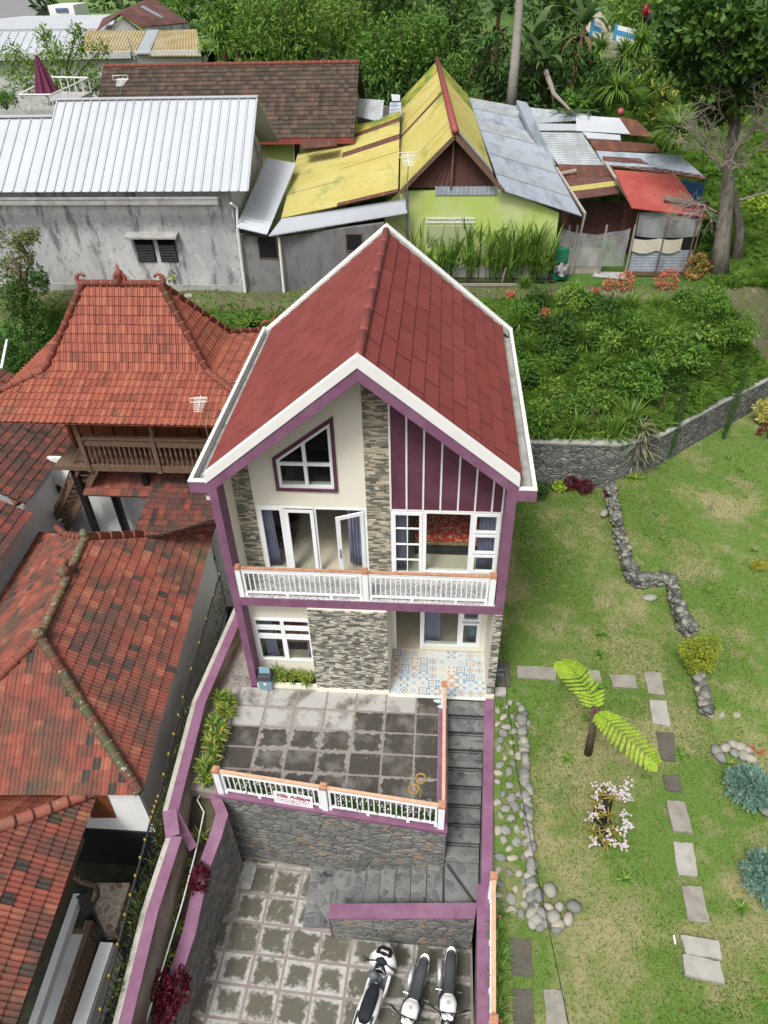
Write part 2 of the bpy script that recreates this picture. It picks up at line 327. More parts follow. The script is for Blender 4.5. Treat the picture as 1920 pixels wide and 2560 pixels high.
slabA = mat('yard_slab', (.42, .415, .39), .6, [('rim', 6.5, .50, .37, (.085, .08, .056), None, .95), ('noise', 4.5, .58, .68, (.33, .32, .28), None, .65), ('noise', .8, .52, .66, (.13, .125, .09), None, .6), ('noise', 12, .5, .7, (.05, .048, .036), None, .35)], ('noise', 20, .2, .01))
slabT = mat('upper_terrace_slab', (.37, .36, .34), .6, [('noise', 1.1, .54, .64, (.15, .14, .12)), ('rim', 6, .44, .5, (.27, .26, .24)), ('noise', 9, .6, .75, (.30, .285, .26))], ('noise', 20, .2, .01))
slabD = mat('mossy_terrace_slab', (.055, .05, .042), .5, [('noise', 1.3, .5, .72, (.22, .21, .19), None, .8), ('rim', 7, .50, .56, (.26, .25, .23)), ('noise', 12, .55, .75, (.12, .11, .10), None, .7)], ('noise', 20, .2, .01))
joint = mat('pink_mortar_joint', (.25, .205, .19), .9, [('noise', 8, .5, .7, (.30, .265, .24))])
flag = mat('stepping_slab', (.27, .255, .22), .85, [('noise', 3, .42, .7, (.19, .175, .145)), ('noise', 25, .55, .7, (.36, .34, .3), None, .6)], ('noise', 30, .3, .01))
flagd = mat('dark_stepping_slab', (.105, .095, .078), .85, [('noise', 3, .42, .7, (.07, .065, .052)), ('noise', 25, .6, .75, (.17, .16, .13), None, .6)], ('noise', 30, .3, .01))
flagl = mat('pale_stepping_slab', (.36, .35, .32), .85, [('noise', 3, .42, .7, (.27, .26, .23))], ('noise', 30, .3, .01))
soil = mat('dark_soil', (.05, .037, .025), .95, [('noise', 2, .45, .65, (.065, .075, .03))], ('noise', 8, .5, .05))
lawnm = mat('lawn_ground', (.088, .168, .022), .95, [('noise', .33, .48, .60, (.28, .25, .12)), ('noise', 1.7, .54, .68, (.26, .22, .125), None, .75), ('noise', 1.1, .56, .70, (.09, .17, .022), None, .85), ('noise', 11, .48, .66, (.08, .15, .018), None, .5), ('noise', 45, .5, .68, (.28, .26, .14), None, .5)], ('noise', 40, .6, .03))
bankm = mat('bank_ground', (.055, .12, .018), .95, [('noise', .5, .55, .68, (.075, .065, .035)), ('noise', 3, .5, .7, (.085, .15, .03))], ('noise', 6, .6, .1))
pathm = mat('mossy_path', (.10, .095, .05), .9, [('noise', .8, .42, .62, (.085, .11, .03)), ('noise', 3, .55, .7, (.20, .18, .14))], ('noise', 12, .4, .03))
farfield = mat('far_field', (.13, .22, .05), .95, [('noise', .2, .4, .7, (.08, .15, .03))])
asphalt = mat('far_asphalt', (.2, .2, .2), .9)
GR = [(0, (.03, .07, .012)), (.4, (.065, .13, .022)), (.75, (.11, .19, .035)), (1, (.20, .25, .07))]
pebm = mat('wet_river_stone', (.2, .2, .2), .55, [('noise', 6, .5, .75, (.10, .105, .10), None, .5)], ('noise', 40, .2, .01), rnd=[(0, (.055, .058, .052)), (.5, (.13, .135, .12)), (.85, (.22, .215, .19)), (1, (.30, .27, .21))])
def leafm(name, a, b, c, rough=.5, trans=.35): return mat(name, a, rough, rnd=[(0, a), (.5, b), (1, c)], trans=trans, spec=.35)
grassL = leafm('lawn_grass_blades', (.075, .165, .02), (.13, .24, .03), (.27, .32, .09))
grassB = leafm('long_bank_grass', (.065, .15, .018), (.145, .28, .038), (.28, .42, .09))
leafD = leafm('dark_leaves', (.022, .062, .010), (.05, .125, .018), (.11, .20, .035))
leafM = leafm('mid_green_leaves', (.045, .12, .015), (.10, .225, .028), (.20, .34, .05))
leafY = leafm('yellow_green_leaves', (.075, .17, .02), (.15, .28, .04), (.28, .40, .07))
leafU = leafm('shaded_undergrowth', (.010, .03, .005), (.025, .065, .010), (.05, .11, .018), .6, .2)  # leaf colour darkened, painting shaded depth into the wood
leafB = leafm('banana_leaf', (.06, .13, .035), (.10, .20, .05), (.18, .28, .10))
leafR = leafm('crimson_leaves', (.06, .006, .012), (.12, .010, .022), (.20, .02, .035))
leafO = leafm('coral_flowers', (.42, .10, .06), (.55, .17, .10), (.6, .32, .2))
leafV = leafm('variegated_leaves', (.07, .16, .025), (.14, .24, .04), (.5, .46, .10), .4)
leafF = leafm('bright_fern_leaf', (.15, .28, .02), (.25, .38, .025), (.36, .47, .05), .5, .15)
leafJ = leafm('blue_green_needles', (.12, .23, .19), (.20, .34, .28), (.32, .47, .39))
leafC = leafm('cypress_needles', (.05, .12, .035), (.08, .17, .05), (.12, .22, .08))
leafP = leafm('purple_bronze_leaf', (.13, .095, .085), (.22, .20, .14), (.33, .37, .21))
petal = leafm('white_pink_petals', (.62, .50, .55), (.75, .68, .72), (.80, .78, .78))
barkm = mat('grey_bark', (.17, .155, .13), .9, [('noise', 8, .45, .65, (.09, .08, .065), (1, 1, .4)), ('noise', 14, .6, .7, (.34, .34, .3), None, .8)], ('noise', 20, .6, .03))
barkd = mat('brown_bark', (.075, .05, .033), .9, [('noise', 10, .45, .65, (.13, .09, .06), (1, 1, .3))], ('noise', 20, .6, .03))
palmm = mat('pale_palm_trunk', (.30, .28, .25), .9, [('noise', 6, .45, .7, (.19, .18, .155), (1, 1, 2))], ('noise', 20, .4, .02))
twig = mat('dead_twigs', (.26, .22, .19), .9)
steel = mat('steel', (.45, .46, .47), .3, metal=.9)
galv = mat('galvanised_antenna', (.75, .75, .74), .4)
# ------------------------------------------------------------------ builders for roofs and plants
def clip(me_mb, O, poly, nrm, A, B):
    pass
def tiles(mb, poly3, A, tw=.2, th=.26, hgt=.03, roll=.028, m=0, rand=.004, single=False):
    """clay tiles over a convex planar polygon; A = unit vector along the courses. Tiles have a roll and a stepped lower lip."""
    P = [Vector(p) for p in poly3]; A = Vector(A).normalized()
    n = Vector((0, 0, 0))
    for i in range(len(P)): n += P[i].cross(P[(i+1) % len(P)])
    n.normalize()
    if n.z < 0: n = -n
    B = n.cross(A).normalized()
    if B.z < 0: B = -B
    A = A-n*A.dot(n); A.normalize()
    O = min(P, key=lambda p: p.dot(B)); O = Vector(O)
    st = [((p-O).dot(A), (p-O).dot(B)) for p in P]
    s0, s1 = min(a for a, _ in st), max(a for a, _ in st); t1 = max(b for _, b in st)
    area = sum(st[i][0]*st[(i+1) % len(st)][1]-st[(i+1) % len(st)][0]*st[i][1] for i in range(len(st)))
    sg = 1 if area > 0 else -1
    def inside(a, b, mg):
        for i in range(len(st)):
            (x0, y0), (x1, y1) = st[i], st[(i+1) % len(st)]
            l = math.hypot(x1-x0, y1-y0)
            if l < 1e-6: continue
            if sg*((x1-x0)*(b-y0)-(y1-y0)*(a-x0))/l < -mg: return False
        return True
    prof = [(0, 0), (.1, roll), (.24, roll*.8), (.36, 0), (.5, 0), (.6, .75*roll), (.74, .6*roll), (.86, 0), (1, 0)]
    if single: prof = [(0, -.03), (.05, 0), (.12, .04), (.3, .035), (.42, .005), (.75, 0), (.94, .004), (1, -.03)]
    tmp = MB(); nr = int(t1/th)+1; nc = int((s1-s0)/tw)+2
    for j in range(nr):
        sh = random.uniform(-.01, .01)
        for i in range(nc):
            a0 = s0+i*tw+sh; b0 = j*th
            if not inside(a0+tw/2, b0+th/2, max(tw, th)*.75): continue
            up = random.uniform(-rand, rand); r = random.random()
            base = O+A*a0+B*(b0+random.uniform(-.006, .006))
            b = len(tmp.v)
            for (u, h) in prof: tmp.v.append(tuple(base+A*(u*tw)+B*(th*1.04)+n*h))
            for (u, h) in prof: tmp.v.append(tuple(base+A*(u*tw)+n*(h+hgt+up)))
            for (u, h) in prof: tmp.v.append(tuple(base+A*(u*tw)+n*(h-.004)))
            k = len(prof)
            for q in range(k-1):
                tmp.f.append((b+k+q, b+k+q+1, b+q+1, b+q)); tmp.f.append((b+2*k+q, b+2*k+q+1, b+k+q+1, b+k+q)); tmp.m += [m, m]; tmp.r += [r, r]
    bm = bmesh.new(); vs = [bm.verts.new(v) for v in tmp.v]; lay = bm.faces.layers.float.new('rnd')
    for f, r in zip(tmp.f, tmp.r):
        fc = bm.faces.new([vs[i] for i in f]); fc[lay] = r
    for i in range(len(P)):
        e = (P[(i+1) % len(P)]-P[i])
        if e.length < 1e-6: continue
        if abs(e.normalized().dot(A)) > .97 and abs((P[i]-O).dot(B)) < .3*th: continue   # keep eave lips whole
        out = e.cross(n).normalized()
        c = sum(P, Vector((0, 0, 0)))/len(P)
        if out.dot(c-P[i]) > 0: out = -out
        bmesh.ops.bisect_plane(bm, geom=bm.verts[:]+bm.edges[:]+bm.faces[:], plane_co=P[i], plane_no=out, clear_outer=True)
    b = len(mb.v); bm.verts.index_update()
    mb.v += [tuple(v.co) for v in bm.verts]
    for f in bm.faces:
        mb.f.append(tuple(b+v.index for v in f.verts)); mb.m.append(m); mb.r.append(f[lay])
    bm.free()
    # closed underside deck, so that the roof has a body
    D = -n*.05
    mb.face([p+D for p in reversed(P)], m, .05)
def sheet(mb, c, ribs, amp=.018, m=0, per=4, nv=3, sag=0, thick=True, square=False):
    """corrugated sheet on a bilinear patch c=[p00,p10,p11,p01]; ribs run from the 0-1 edge to the 3-2 edge"""
    c = [Vector(p) for p in c]; n = (c[1]-c[0]).cross(c[3]-c[0]).normalized()
    if n.z < 0: n = -n
    nu = ribs*per; r = random.random()
    def fn(u, v):
        p = c[0].lerp(c[1], u).lerp(c[3].lerp(c[2], u), v)
        ph = (u*ribs) % 1
        h = (amp if ph < .26 else 0) if square else amp*math.sin(2*math.pi*u*ribs)
        return p+n*h-Vector((0, 0, sag*math.sin(math.pi*v)))
    mb.grid(fn, nu, nv, m, r)
    if thick: mb.face([c[3]-n*.03, c[2]-n*.03, c[1]-n*.03, c[0]-n*.03], m, r)
def ribsheet(mb, c, ribs, w=.09, h=.035, m=0):
    """flat metal sheet with raised seams"""
    c = [Vector(p) for p in c]; n = (c[1]-c[0]).cross(c[3]-c[0]).normalized()
    if n.z < 0: n = -n
    mb.prism([c[0], c[1], c[2], c[3]], -n*.03, m, .5)
    L = (c[1]-c[0]).length
    for i in range(ribs+1):
        u = i/ribs; a = c[0].lerp(c[1], u); b = c[3].lerp(c[2], u); d = (c[1]-c[0]).normalized()*w/2
        mb.hexa([a-d+n*.002, a+d+n*.002, b+d+n*.002, b-d+n*.002, a-d*.5+n*h, a+d*.5+n*h, b+d*.5+n*h, b-d*.5+n*h], m, .5)
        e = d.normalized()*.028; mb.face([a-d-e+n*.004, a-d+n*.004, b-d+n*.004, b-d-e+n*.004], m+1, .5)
def capline(mb, pts, rad=.11, seg=.36, m=0, lift=.04, n=8, fl=1.12):
    """overlapping half-round ridge tiles along a polyline"""
    pts = [Vector(p)+Vector((0, 0, lift)) for p in pts]
    L = [0]
    for a, b in zip(pts, pts[1:]): L.append(L[-1]+(b-a).length)
    def P(s):
        for i in range(len(pts)-1):
            if s <= L[i+1] or i == len(pts)-2: return pts[i].lerp(pts[i+1], (s-L[i])/max(1e-6, L[i+1]-L[i]))
    k = max(1, round(L[-1]/seg))
    for i in range(k):
        a, b = P(L[-1]*i/k), P(L[-1]*min(k, i+1.08)/k)
        mb.tube([a, a.lerp(b, .12), a.lerp(b, .14), b], [rad*fl, rad*fl, rad, rad*(1-(fl-1)*.6)], n, m)
def leaves(mb, C, R, n, size, m=0, flat=.5, shell=.55, asp=.42, droop=.25, seed=None, rb=0.0):
    """n leaf-shaped faces spread through an ellipsoid, thicker towards the shell"""
    g = np.random.default_rng(seed if seed is not None else random.randrange(1 << 30))
    d = g.normal(size=(n, 3)); d /= np.linalg.norm(d, axis=1)[:, None]
    rr = (shell+(1-shell)*g.random(n))**.8*(1+.14*np.sin(5*d[:, 0]+3*d[:, 1])+.10*np.cos(7*d[:, 2]+4*d[:, 1]))
    P = np.array(C)+d*rr[:, None]*np.array(R)
    ax = d*.7+g.normal(size=(n, 3))*.6; ax[:, 2] -= droop; ax /= np.linalg.norm(ax, axis=1)[:, None]
    nm = np.cross(ax, g.normal(size=(n, 3))); nm[:, 2] = np.abs(nm[:, 2])+flat; nm -= ax*np.sum(nm*ax, 1)[:, None]; nm /= np.linalg.norm(nm, axis=1)[:, None]
    sd_ = np.cross(nm, ax); L = size*(.6+.8*g.random(n))[:, None]
    V = np.stack([P, P+ax*L*.5+sd_*L*asp*.5-nm*L*.06, P+ax*L, P+ax*L*.5-sd_*L*asp*.5-nm*L*.06], 1)
    # clump-wise tone, so that crowns show lighter and darker sprays
    k = max(4, n//60); cc = d[g.integers(0, n, k)]; tone = g.random(k)
    idx = np.argmax(d@cc.T, axis=1)
    mb.arrays(V, None, np.clip(rb+.55*tone[idx]+.45*g.random(n), 0, 1), m)
def crown(mb, c, R, n, size, lobes=9, m=0, spread=.62, lr=.5, **kw):
    c = Vector(c)
    g = random.Random(int(abs(c.x*91+c.y*37+c.z*13)*10))
    for i in range(lobes):
        z = 1-2*(i+.5)/lobes; a = i*2.4+g.random(); q = math.sqrt(max(0, 1-z*z))
        o = Vector((math.cos(a)*q*R[0], math.sin(a)*q*R[1], z*R[2]*.9))*spread*g.uniform(.75, 1.15)
        s = lr*g.uniform(.75, 1.2)
        leaves(mb, c+o, [R[0]*s, R[1]*s, R[2]*s], int(n/lobes), size, m, rb=g.uniform(-.15, .15), **kw)
def limbs(mb, base, top, r0, r1, crownc, R, k=7, m=0, n=8):
    base, top = Vector(base), Vector(top); pts = []
    for i in range(6):
        t = i/5; pts.append(base.lerp(top, t)+Vector((random.uniform(-.08, .08), random.uniform(-.08, .08), 0))*(1 if 0 < i < 5 else 0)*r0*4)
    mb.tube(pts, [r0*1.35]+[r0+(r1-r0)*i/5 for i in range(1, 6)], n, m)
    for i in range(k):
        a = i*2.4+random.random(); s = pts[3].lerp(pts[5], random.random())
        e = Vector(crownc)+Vector((math.cos(a)*R[0]*.6, math.sin(a)*R[1]*.6, random.uniform(-.3, .6)*R[2]))
        mid = s.lerp(e, .5)+Vector((0, 0, .12*(e-s).length))
        mb.tube([s, mid, e], [r1*.75, r1*.45, r1*.15], 5, m)
def tree(name, label, cat, base, cz, R, n, size, lm, bm_=None, r0=.18, lobes=10, lean=(0, 0), group=None, **kw):
    base = Vector(base); t = thing(name, label, cat, base, group=group)
    cc = Vector((base.x+lean[0], base.y+lean[1], cz))
    a = MB(); limbs(a, base, cc-Vector((0, 0, R[2]*.45)), r0, r0*.55, cc, R); a.build('trunk', bm_ or barkd, t, smooth=True)
    b = MB(); crown(b, cc, R, n, size, lobes, **kw); b.build('crown', lm, t)
    return t
def blade(mb, p, d, L, w, droop, m=0, r=None, segs=4, fold=0):
    """one arching strap leaf from p, heading d (unit-ish), drooping with gravity"""
    p = Vector(p); d = Vector(d).normalized(); pts = [p]; q = p.copy(); dd = d.copy()
    for i in range(segs):
        q = q+dd*(L/segs); dd = (dd+Vector((0, 0, -droop/segs))).normalized(); pts.append(q.copy())
    side = d.cross(Vector((0, 0, 1)))
    side = side.normalized() if side.length > 1e-3 else Vector((1, 0, 0))
    r = random.random() if r is None else r; b = len(mb.v)
    wd = [.5, 1, .85, .55, .04] if segs == 4 else [1-(.96*i/segs) for i in range(segs+1)]
    for i, c in enumerate(pts):
        mb.v += [tuple(c-side*w/2*wd[i]), tuple(c+side*w/2*wd[i])]
    for i in range(segs):
        a = b+2*i; mb.f.append((a, a+1, a+3, a+2)); mb.m.append(m); mb.r.append(r)
def rosette(mb, c, n, L, w, droop=1.0, el=(20, 75), m=0, r=None):
    for i in range(n):
        a = i*2.399+random.uniform(-.3, .3); e = R_(random.uniform(*el)); l = L*random.uniform(.7, 1.15)
        blade(mb, c, (math.cos(a)*math.cos(e), math.sin(a)*math.cos(e), math.sin(e)), l, w*random.uniform(.8, 1.2), droop*random.uniform(.7, 1.2), m, r)

# ------------------------------------------------------------------ the villa
XA, ZAP, SL = 3.27, 9.65, .82
W_, D_ = 6.4, 7.65
def zt(x): return ZAP-SL*abs(x-XA)
villa = thing('villa', 'two storey mauve and cream villa under a steep red gable roof with slate strip cladding', 'house', (3.2, 3.8, 0))
b = MB()   # side and rear walls
b.box(.02, .15, .45, 7.5, 0, 6.5); b.box(6.25, 6.38, 1.0, 7.5, 0, 6.5)
b.pxz([(.15, 0), (6.25, 0), (6.25, zt(6.25)-.35), (XA, ZAP-.35), (.15, zt(.15)-.35)], 7.36, 7.5)
b.box(.18, 6.25, 1.1, 7.36, 3.02, 3.1); b.build('wall', cream, villa)
FY = .95
b = MB()   # upper facade, built round its openings
def strip(x0, x1, z0): b.pxz([(x0, z0), (x1, z0), (x1, zt(x1)-.3)]+([(XA, ZAP-.3)] if x0 < XA < x1 else [])+[(x0, zt(x0)-.3)], FY, FY+.14)
strip(.15, .66, 3.33); strip(.66, 1.27, 5.4); strip(2.52, 3.2, 5.4); strip(3.2, 3.75, 3.33)
b.pxz([(1.27, 5.4), (2.52, 5.4), (2.51, 5.95), (1.27, 5.95)], FY, FY+.14)
b.pxz([(1.27, 6.71), (2.52, 7.67), (2.52, zt(2.52)-.3), (1.27, zt(1.27)-.3)], FY, FY+.14)
b.box(4.52, 6.25, FY, FY+.14, 3.33, 3.52)
b.box(.18, .2, .45, FY, 3.36, 6.6); b.build('upper_facade', cream, villa)
b = MB(); b.pxz([(3.76, 5.4), (6.25, 5.4), (6.25, zt(6.25)-.3), (3.76, zt(3.76)-.3)], FY-.01, FY+.13); b.build('plum_panel', plum, villa)
b = MB()
for x in (3.755, 4.11, 4.48, 4.865, 5.255, 5.635, 6.01, 6.24): b.pxz([(x-.02, 5.4), (x+.02, 5.4), (x+.02, zt(x)-.3), (x-.02, zt(x)-.3)], FY-.035, FY)
b.box(3.74, 6.25, FY-.03, FY, 5.385, 5.42); b.build('batten', white, villa)
def cladding(name, x0, x1, z0, ztop, y, mt, h=.042, lmin=.10, lmax=.24, side=None):
    b = MB(); z = z0; base = y+.02
    while z < max(ztop(x0), ztop(x1)):
        x = x0-random.uniform(0, .15)
        while x < x1:
            l = random.uniform(lmin, lmax); a, c = max(x, x0), min(x+l, x1)
            if c-a > .012 and z+h < min(ztop(a), ztop(c)):
                d = random.uniform(.0, .022); b.box(a+.0015, c-.0015, y-d, base, z+.0015, z+h-.0015)
            x += l
        z += h
    return b.build(name, mt, villa)
cladding('slate_cladding', .15, .62, 3.36, lambda x: zt(x)-.32, FY-.015, cladwarm)
cladding('slate_cladding', 3.2, 3.735, 3.36, lambda x: zt(x)-.32, FY-.015, cladwarm)
cladding('slate_cladding', 1.78, 3.68, .14, lambda x: 3.1, -.04, cladgrey, .040, .09, .17)
cladding('slate_cladding', 6.2, 6.4, .14, lambda x: 3.1, -.02, cladgrey, .05, .1, .2)
b = MB(); b.box(1.78, 3.68, -.02, 1.45, .0, 3.1); b.box(6.2, 6.4, -.0, 1.45, .0, 3.1)
b.box(1.77, 3.69, -.07, -.02, 0, .135); b.box(6.185, 6.415, -.05, 0, 0, .13)
# ground-floor window wall and porch back wall, round their openings
b.box(.18, 1.78, .42, .56, 2.24, 3.1); b.box(.18, 1.78, .42, .56, 0, .6); b.box(.18, .24, .42, .56, .6, 2.24); b.box(1.72, 1.78, .42, .56, .6, 2.24)
b.box(3.68, 6.2, 1.45, 1.6, 2.25, 3.1); b.box(4.5, 6.2, 1.45, 1.6, .08, .28); b.box(6.06, 6.2, 1.45, 1.6, .28, 2.25); b.box(3.68, 3.74, 1.45, 1.6, .08, 2.25)
b.box(.18, 1.78, -.03, .08, 0, .13)
b.build('lower_facade', cream, villa)
b = MB()   # mauve frame
b.box(0, .18, 0, .45, 0, 6.75); b.box(6.2, 6.4, 0, .45, 3.36, 6.75); b.box(.18, 6.4, .0, .16, 3.1, 3.36)
b.box(.18, .2, .16, .45, 3.1, 3.33); b.box(6.38, 6.4, .16, 1.2, 3.1, 3.3)
lo, hi = -.0, 6.4
b.pxz([(lo, zt(lo)-.52), (XA, ZAP-.52), (hi, zt(hi)-.52), (hi, zt(hi)-.235), (XA, ZAP-.235), (lo, zt(lo)-.235)], -.004, .5)
b.box(-.4, -.001, -.002, .1, 6.46, 6.74); b.box(6.401, 6.79, -.002, .1, 6.46, 6.74)
b.box(6.42, 6.56, 1.0, 1.75, .95, 1.05); b.box(6.42, 6.56, 1.0, 1.1, 1.05, 2.1)
b.build('mauve_frame', purple, villa)
b = MB()   # white verge and gutter walls
b.pxz([(lo-.02, zt(lo-.02)-.235), (XA, ZAP-.235), (hi+.02, zt(hi+.02)-.235), (hi+.02, zt(hi+.02)), (XA, ZAP), (lo-.02, zt(lo-.02))], -.025, .13)
b.pxz([(-.4, zt(-.4)-.14), (XA, ZAP-.14), (6.8, zt(6.8)-.14), (6.8, zt(6.8)+.02), (XA, ZAP+.03), (-.4, zt(-.4)+.02)], 7.56, 7.66)
b.box(-.4, -.32, .1, 7.62, 6.42, 6.765); b.box(6.71, 6.79, .1, 7.62, 6.42, 6.765)
b.box(-.4, 0, -.01, .1, 6.74, 6.765); b.box(6.42, 6.79, -.01, .1, 6.74, 6.765); b.box(-.12, 0, .1, .3, 6.2, 6.3)
b.build('verge', white, villa)
b = MB(); b.box(-.32, .12, .1, 7.56, 6.5, 6.58); b.box(6.3, 6.71, .1, 7.56, 6.5, 6.58)
b.pxz([(-.3, zt(-.3)-.2), (XA, ZAP-.2), (6.7, zt(6.7)-.2), (6.7, zt(6.7)-.07), (XA, ZAP-.05), (-.3, zt(-.3)-.07)], 7.38, 7.56)
for i in range(26):
    y = random.uniform(.3, 7.3); x = random.choice([(6.4, 6.62), (-.25, -.02)]); b.box(x[0], random.uniform(x[0]+.05, x[1]), y, y+random.uniform(.1, .5), 6.58, 6.585+random.uniform(.01, .03))
b.build('gutter', concrete, villa)
def P_(s, h, y, ux, uz, nx, nz): return (XA+ux*s+nx*h, y, ZAP-.115+uz*s+nz*h)
for side in (-1, 1):     # pressed-metal tile roof: eleven stepped courses with staggered laps
    b = MB(); dx, dz = side*1.0, -SL; ln = math.hypot(1, SL); ux, uz = dx/ln, dz/ln; nx, nz = side*SL/ln, 1/ln
    total = (3.17 if side > 0 else 3.3)*ln; nc = 11; cs = total/nc
    for c in range(nc):
        y = .1-random.uniform(0, .5)-(.65 if c % 2 else 0)
        while y < 7.42:
            y1 = min(y+1.3, 7.42); ya = max(y, .1)
            if y1 > ya:
                s0, s1 = c*cs, (c+1)*cs+.03; h0, h1 = .0, .034+random.uniform(-.003, .003); r = random.random()
                nn = 10; base = []
                for (s, h) in ((s0, h0), (s1, h1), (s1, h1-.03)):
                    row = []
                    for k in range(nn+1):
                        yy = ya+(y1-ya)*k/nn+(.004 if k == nn else 0)
                        hh = h+.008*abs(math.sin(yy*math.pi/.2))-(.010 if k == 0 else 0)
                        row.append((XA+ux*s+nx*hh, yy, ZAP-.115+uz*s+nz*hh))
                    base.append(row)
                i0 = len(b.v)
                for row in base: b.v += row
                for j in range(2):
                    for k in range(nn):
                        a = i0+j*(nn+1)+k; b.f.append((a, a+nn+1, a+nn+2, a+1)); b.m.append(0); b.r.append(r)
                b.face([(XA+ux*s0, ya, ZAP-.16+uz*s0), (XA+ux*s1, ya, ZAP-.16+uz*s1), (XA+ux*s1, y1, ZAP-.16+uz*s1), (XA+ux*s0, y1, ZAP-.16+uz*s0)], 0, r)
            if ya > .15: b.face([P_(s0, .03, ya-.012, ux, uz, nx, nz), P_(s1, .052, ya-.012, ux, uz, nx, nz), P_(s1, .052, ya+.014, ux, uz, nx, nz), P_(s0, .03, ya+.014, ux, uz, nx, nz)][::side], 1)  # same dark strip drawn over each panel end joint
            y += 1.3
        if c: b.face([P_(c*cs+.0, .016, .1, ux, uz, nx, nz), P_(c*cs+.055, .018, .1, ux, uz, nx, nz), P_(c*cs+.055, .018, 7.42, ux, uz, nx, nz), P_(c*cs+.0, .016, 7.42, ux, uz, nx, nz)][::side], 1)  # painted shade line just below each course lip
    b.build('roof_slope', [redsheet, lapshade], villa)
b = MB(); capline(b, [(XA, .12, ZAP-.10), (XA, 7.42, ZAP-.10)], .095, 1.0, lift=.0, n=12, fl=1.05); b.build('ridge_cap', ridgered, villa, smooth=True)
b = MB(); b.box(.18, 6.22, .16, FY, 3.24, 3.345); b.box(.18, 6.22, .02, .16, 3.36, 3.364); b.build('balcony_floor', pebblefloor, villa)
# railings
def railing(name, label, cat, pts, h, parent=None, posts=(0, 1), gap=.105, capm=copper, railm=copper, group=None, pw=.13, deg=0):
    root = thing(name, label, cat, pts[0], group=group) if parent is None else None
    host = root or parent
    A, B = Vector(pts[0]), Vector(pts[1]); L = (B-A).length; d = (B-A).normalized(); up = Vector((0, 0, 1)); s = Vector((-d.y, d.x, 0)).normalized()
    fr = MB()
    for k in range(len(posts)-1):
        a = A.lerp(B, posts[k])+d*(pw/2+.05); c = A.lerp(B, posts[k+1])-d*(pw/2+.05)
        zt_, zb_ = up*(h-.13), up*.11
        fr.bar(a+zt_, c+zt_, .035, .05); fr.bar(a+zb_, c+zb_, .04, .05); fr.bar(a+up*(h-.04)-d*.05, c+up*(h-.04)+d*.05, .06, .03)
        n = int((c-a).length/gap)
        for i in range(n+1):
            p = a.lerp(c, i/n); wd = .045 if i in (0, n) else .026
            fr.bar(p+zb_, p+up*(h-(.045 if i in (0, n, n//3, n//3+1, 2*n//3, 2*n//3+1) else .13)), wd, wd, up=(0, 1, 0))
        for q in (0, .36, .74, 1):
            p = a.lerp(c, q); fr.box(p.x-.035, p.x+.035, p.y-.035, p.y+.035, p.z, p.z+.1)
    o = fr.build('baluster_frame', whiteU, host)
    hr = MB(); hr.bar(A+up*h, B+up*h, .075, .035); ho = hr.build('handrail', railm, host)
    for q in posts:
        p = A.lerp(B, q); pb = MB(); pb.bar(p, p+up*(h-.02), pw, pw, up=s); po = pb.build('post', whiteU, host)
        cb = MB(); cb.bar(p+up*(h-.02), p+up*(h+.075), pw+.012, pw+.012, up=s); cb.bar(p+up*(h+.075), p+up*(h+.1), pw*.6, pw*.6, up=s)
        c_ = cb.build('post_cap', capm, host)
    return root
railing('balcony_railing', 'white metal railing with an orange handrail along the upper floor balcony', 'railing', [(.24, .09, 3.364), (6.1, .09, 3.364)], .88, None, (0, .505, 1), .115)
# windows and doors of the villa
def pane_window(parent, name, x0, x1, z0, z1, y, cells, fw=.055, dep=.07, mt=whiteU):
    """frame with glass cells [(x0,x1,z0,z1) as fractions]; the frame is what is left between the cells"""
    f = MB(); X = lambda u: x0+(x1-x0)*u; Z = lambda v: z0+(z1-z0)*v
    f.box(x0, x1, y, y+dep, z1-fw, z1); f.box(x0, x1, y, y+dep, z0, z0+fw); f.box(x0, x0+fw, y+.002, y+dep-.002, z0+fw, z1-fw); f.box(x1-fw, x1, y+.002, y+dep-.002, z0+fw, z1-fw)
    g = MB()
    for (u0, u1, v0, v1, w, kind) in cells:
        a0, a1, c0, c1 = X(u0), X(u1), Z(v0), Z(v1)
        f.box(a0, a1, y-.012, y+dep-.02, c1-w, c1); f.box(a0, a1, y-.012, y+dep-.02, c0, c0+w); f.box(a0, a0+w, y-.010, y+dep-.022, c0+w, c1-w); f.box(a1-w, a1, y-.010, y+dep-.022, c0+w, c1-w)
        g.box(a0+w, a1-w, y+.02, y+.026, c0+w, c1-w)
        if kind == 'grid':
            f.box((a0+a1)/2-.012, (a0+a1)/2+.012, y-.002, y+.04, c0+w, c1-w)
            for k in (1, 2, 3): zz = c0+(c1-c0)*k/4; f.box(a0+w, a1-w, y-.004, y+.042, zz-.012, zz+.012)
    o = f.build(name, mt, parent); g.build('pane', glass, o)
    return o
pane_window(villa, 'window', .24, 1.72, .6, 2.24, .40, [(0.02, .5, .02, .58, .06, ''), (.5, .98, .02, .58, .06, ''), (.02, .5, .60, .78, .05, ''), (.5, .98, .60, .78, .05, ''), (.02, .5, .80, .98, .045, ''), (.5, .98, .80, .98, .045, '')])
pane_window(villa, 'glass_door', 3.75, 4.52, 3.37, 5.385, FY-.02, [(.04, .94, .02, .98, .075, 'grid')], .04)
pane_window(villa, 'window', 4.52, 5.6, 3.52, 5.385, FY-.02, [(0, 1, 0, 1, .045, '')], .03)
pane_window(villa, 'window', 5.6, 6.24, 3.52, 5.385, FY-.02, [(.06, .94, .02, .32, .06, ''), (.06, .94, .345, .655, .06, ''), (.06, .94, .68, .98, .06, '')], .045)
pane_window(villa, 'window', .66, 1.26, 3.37, 5.4, FY-.02, [(.08, .96, .03, .98, .05, '')], .06)
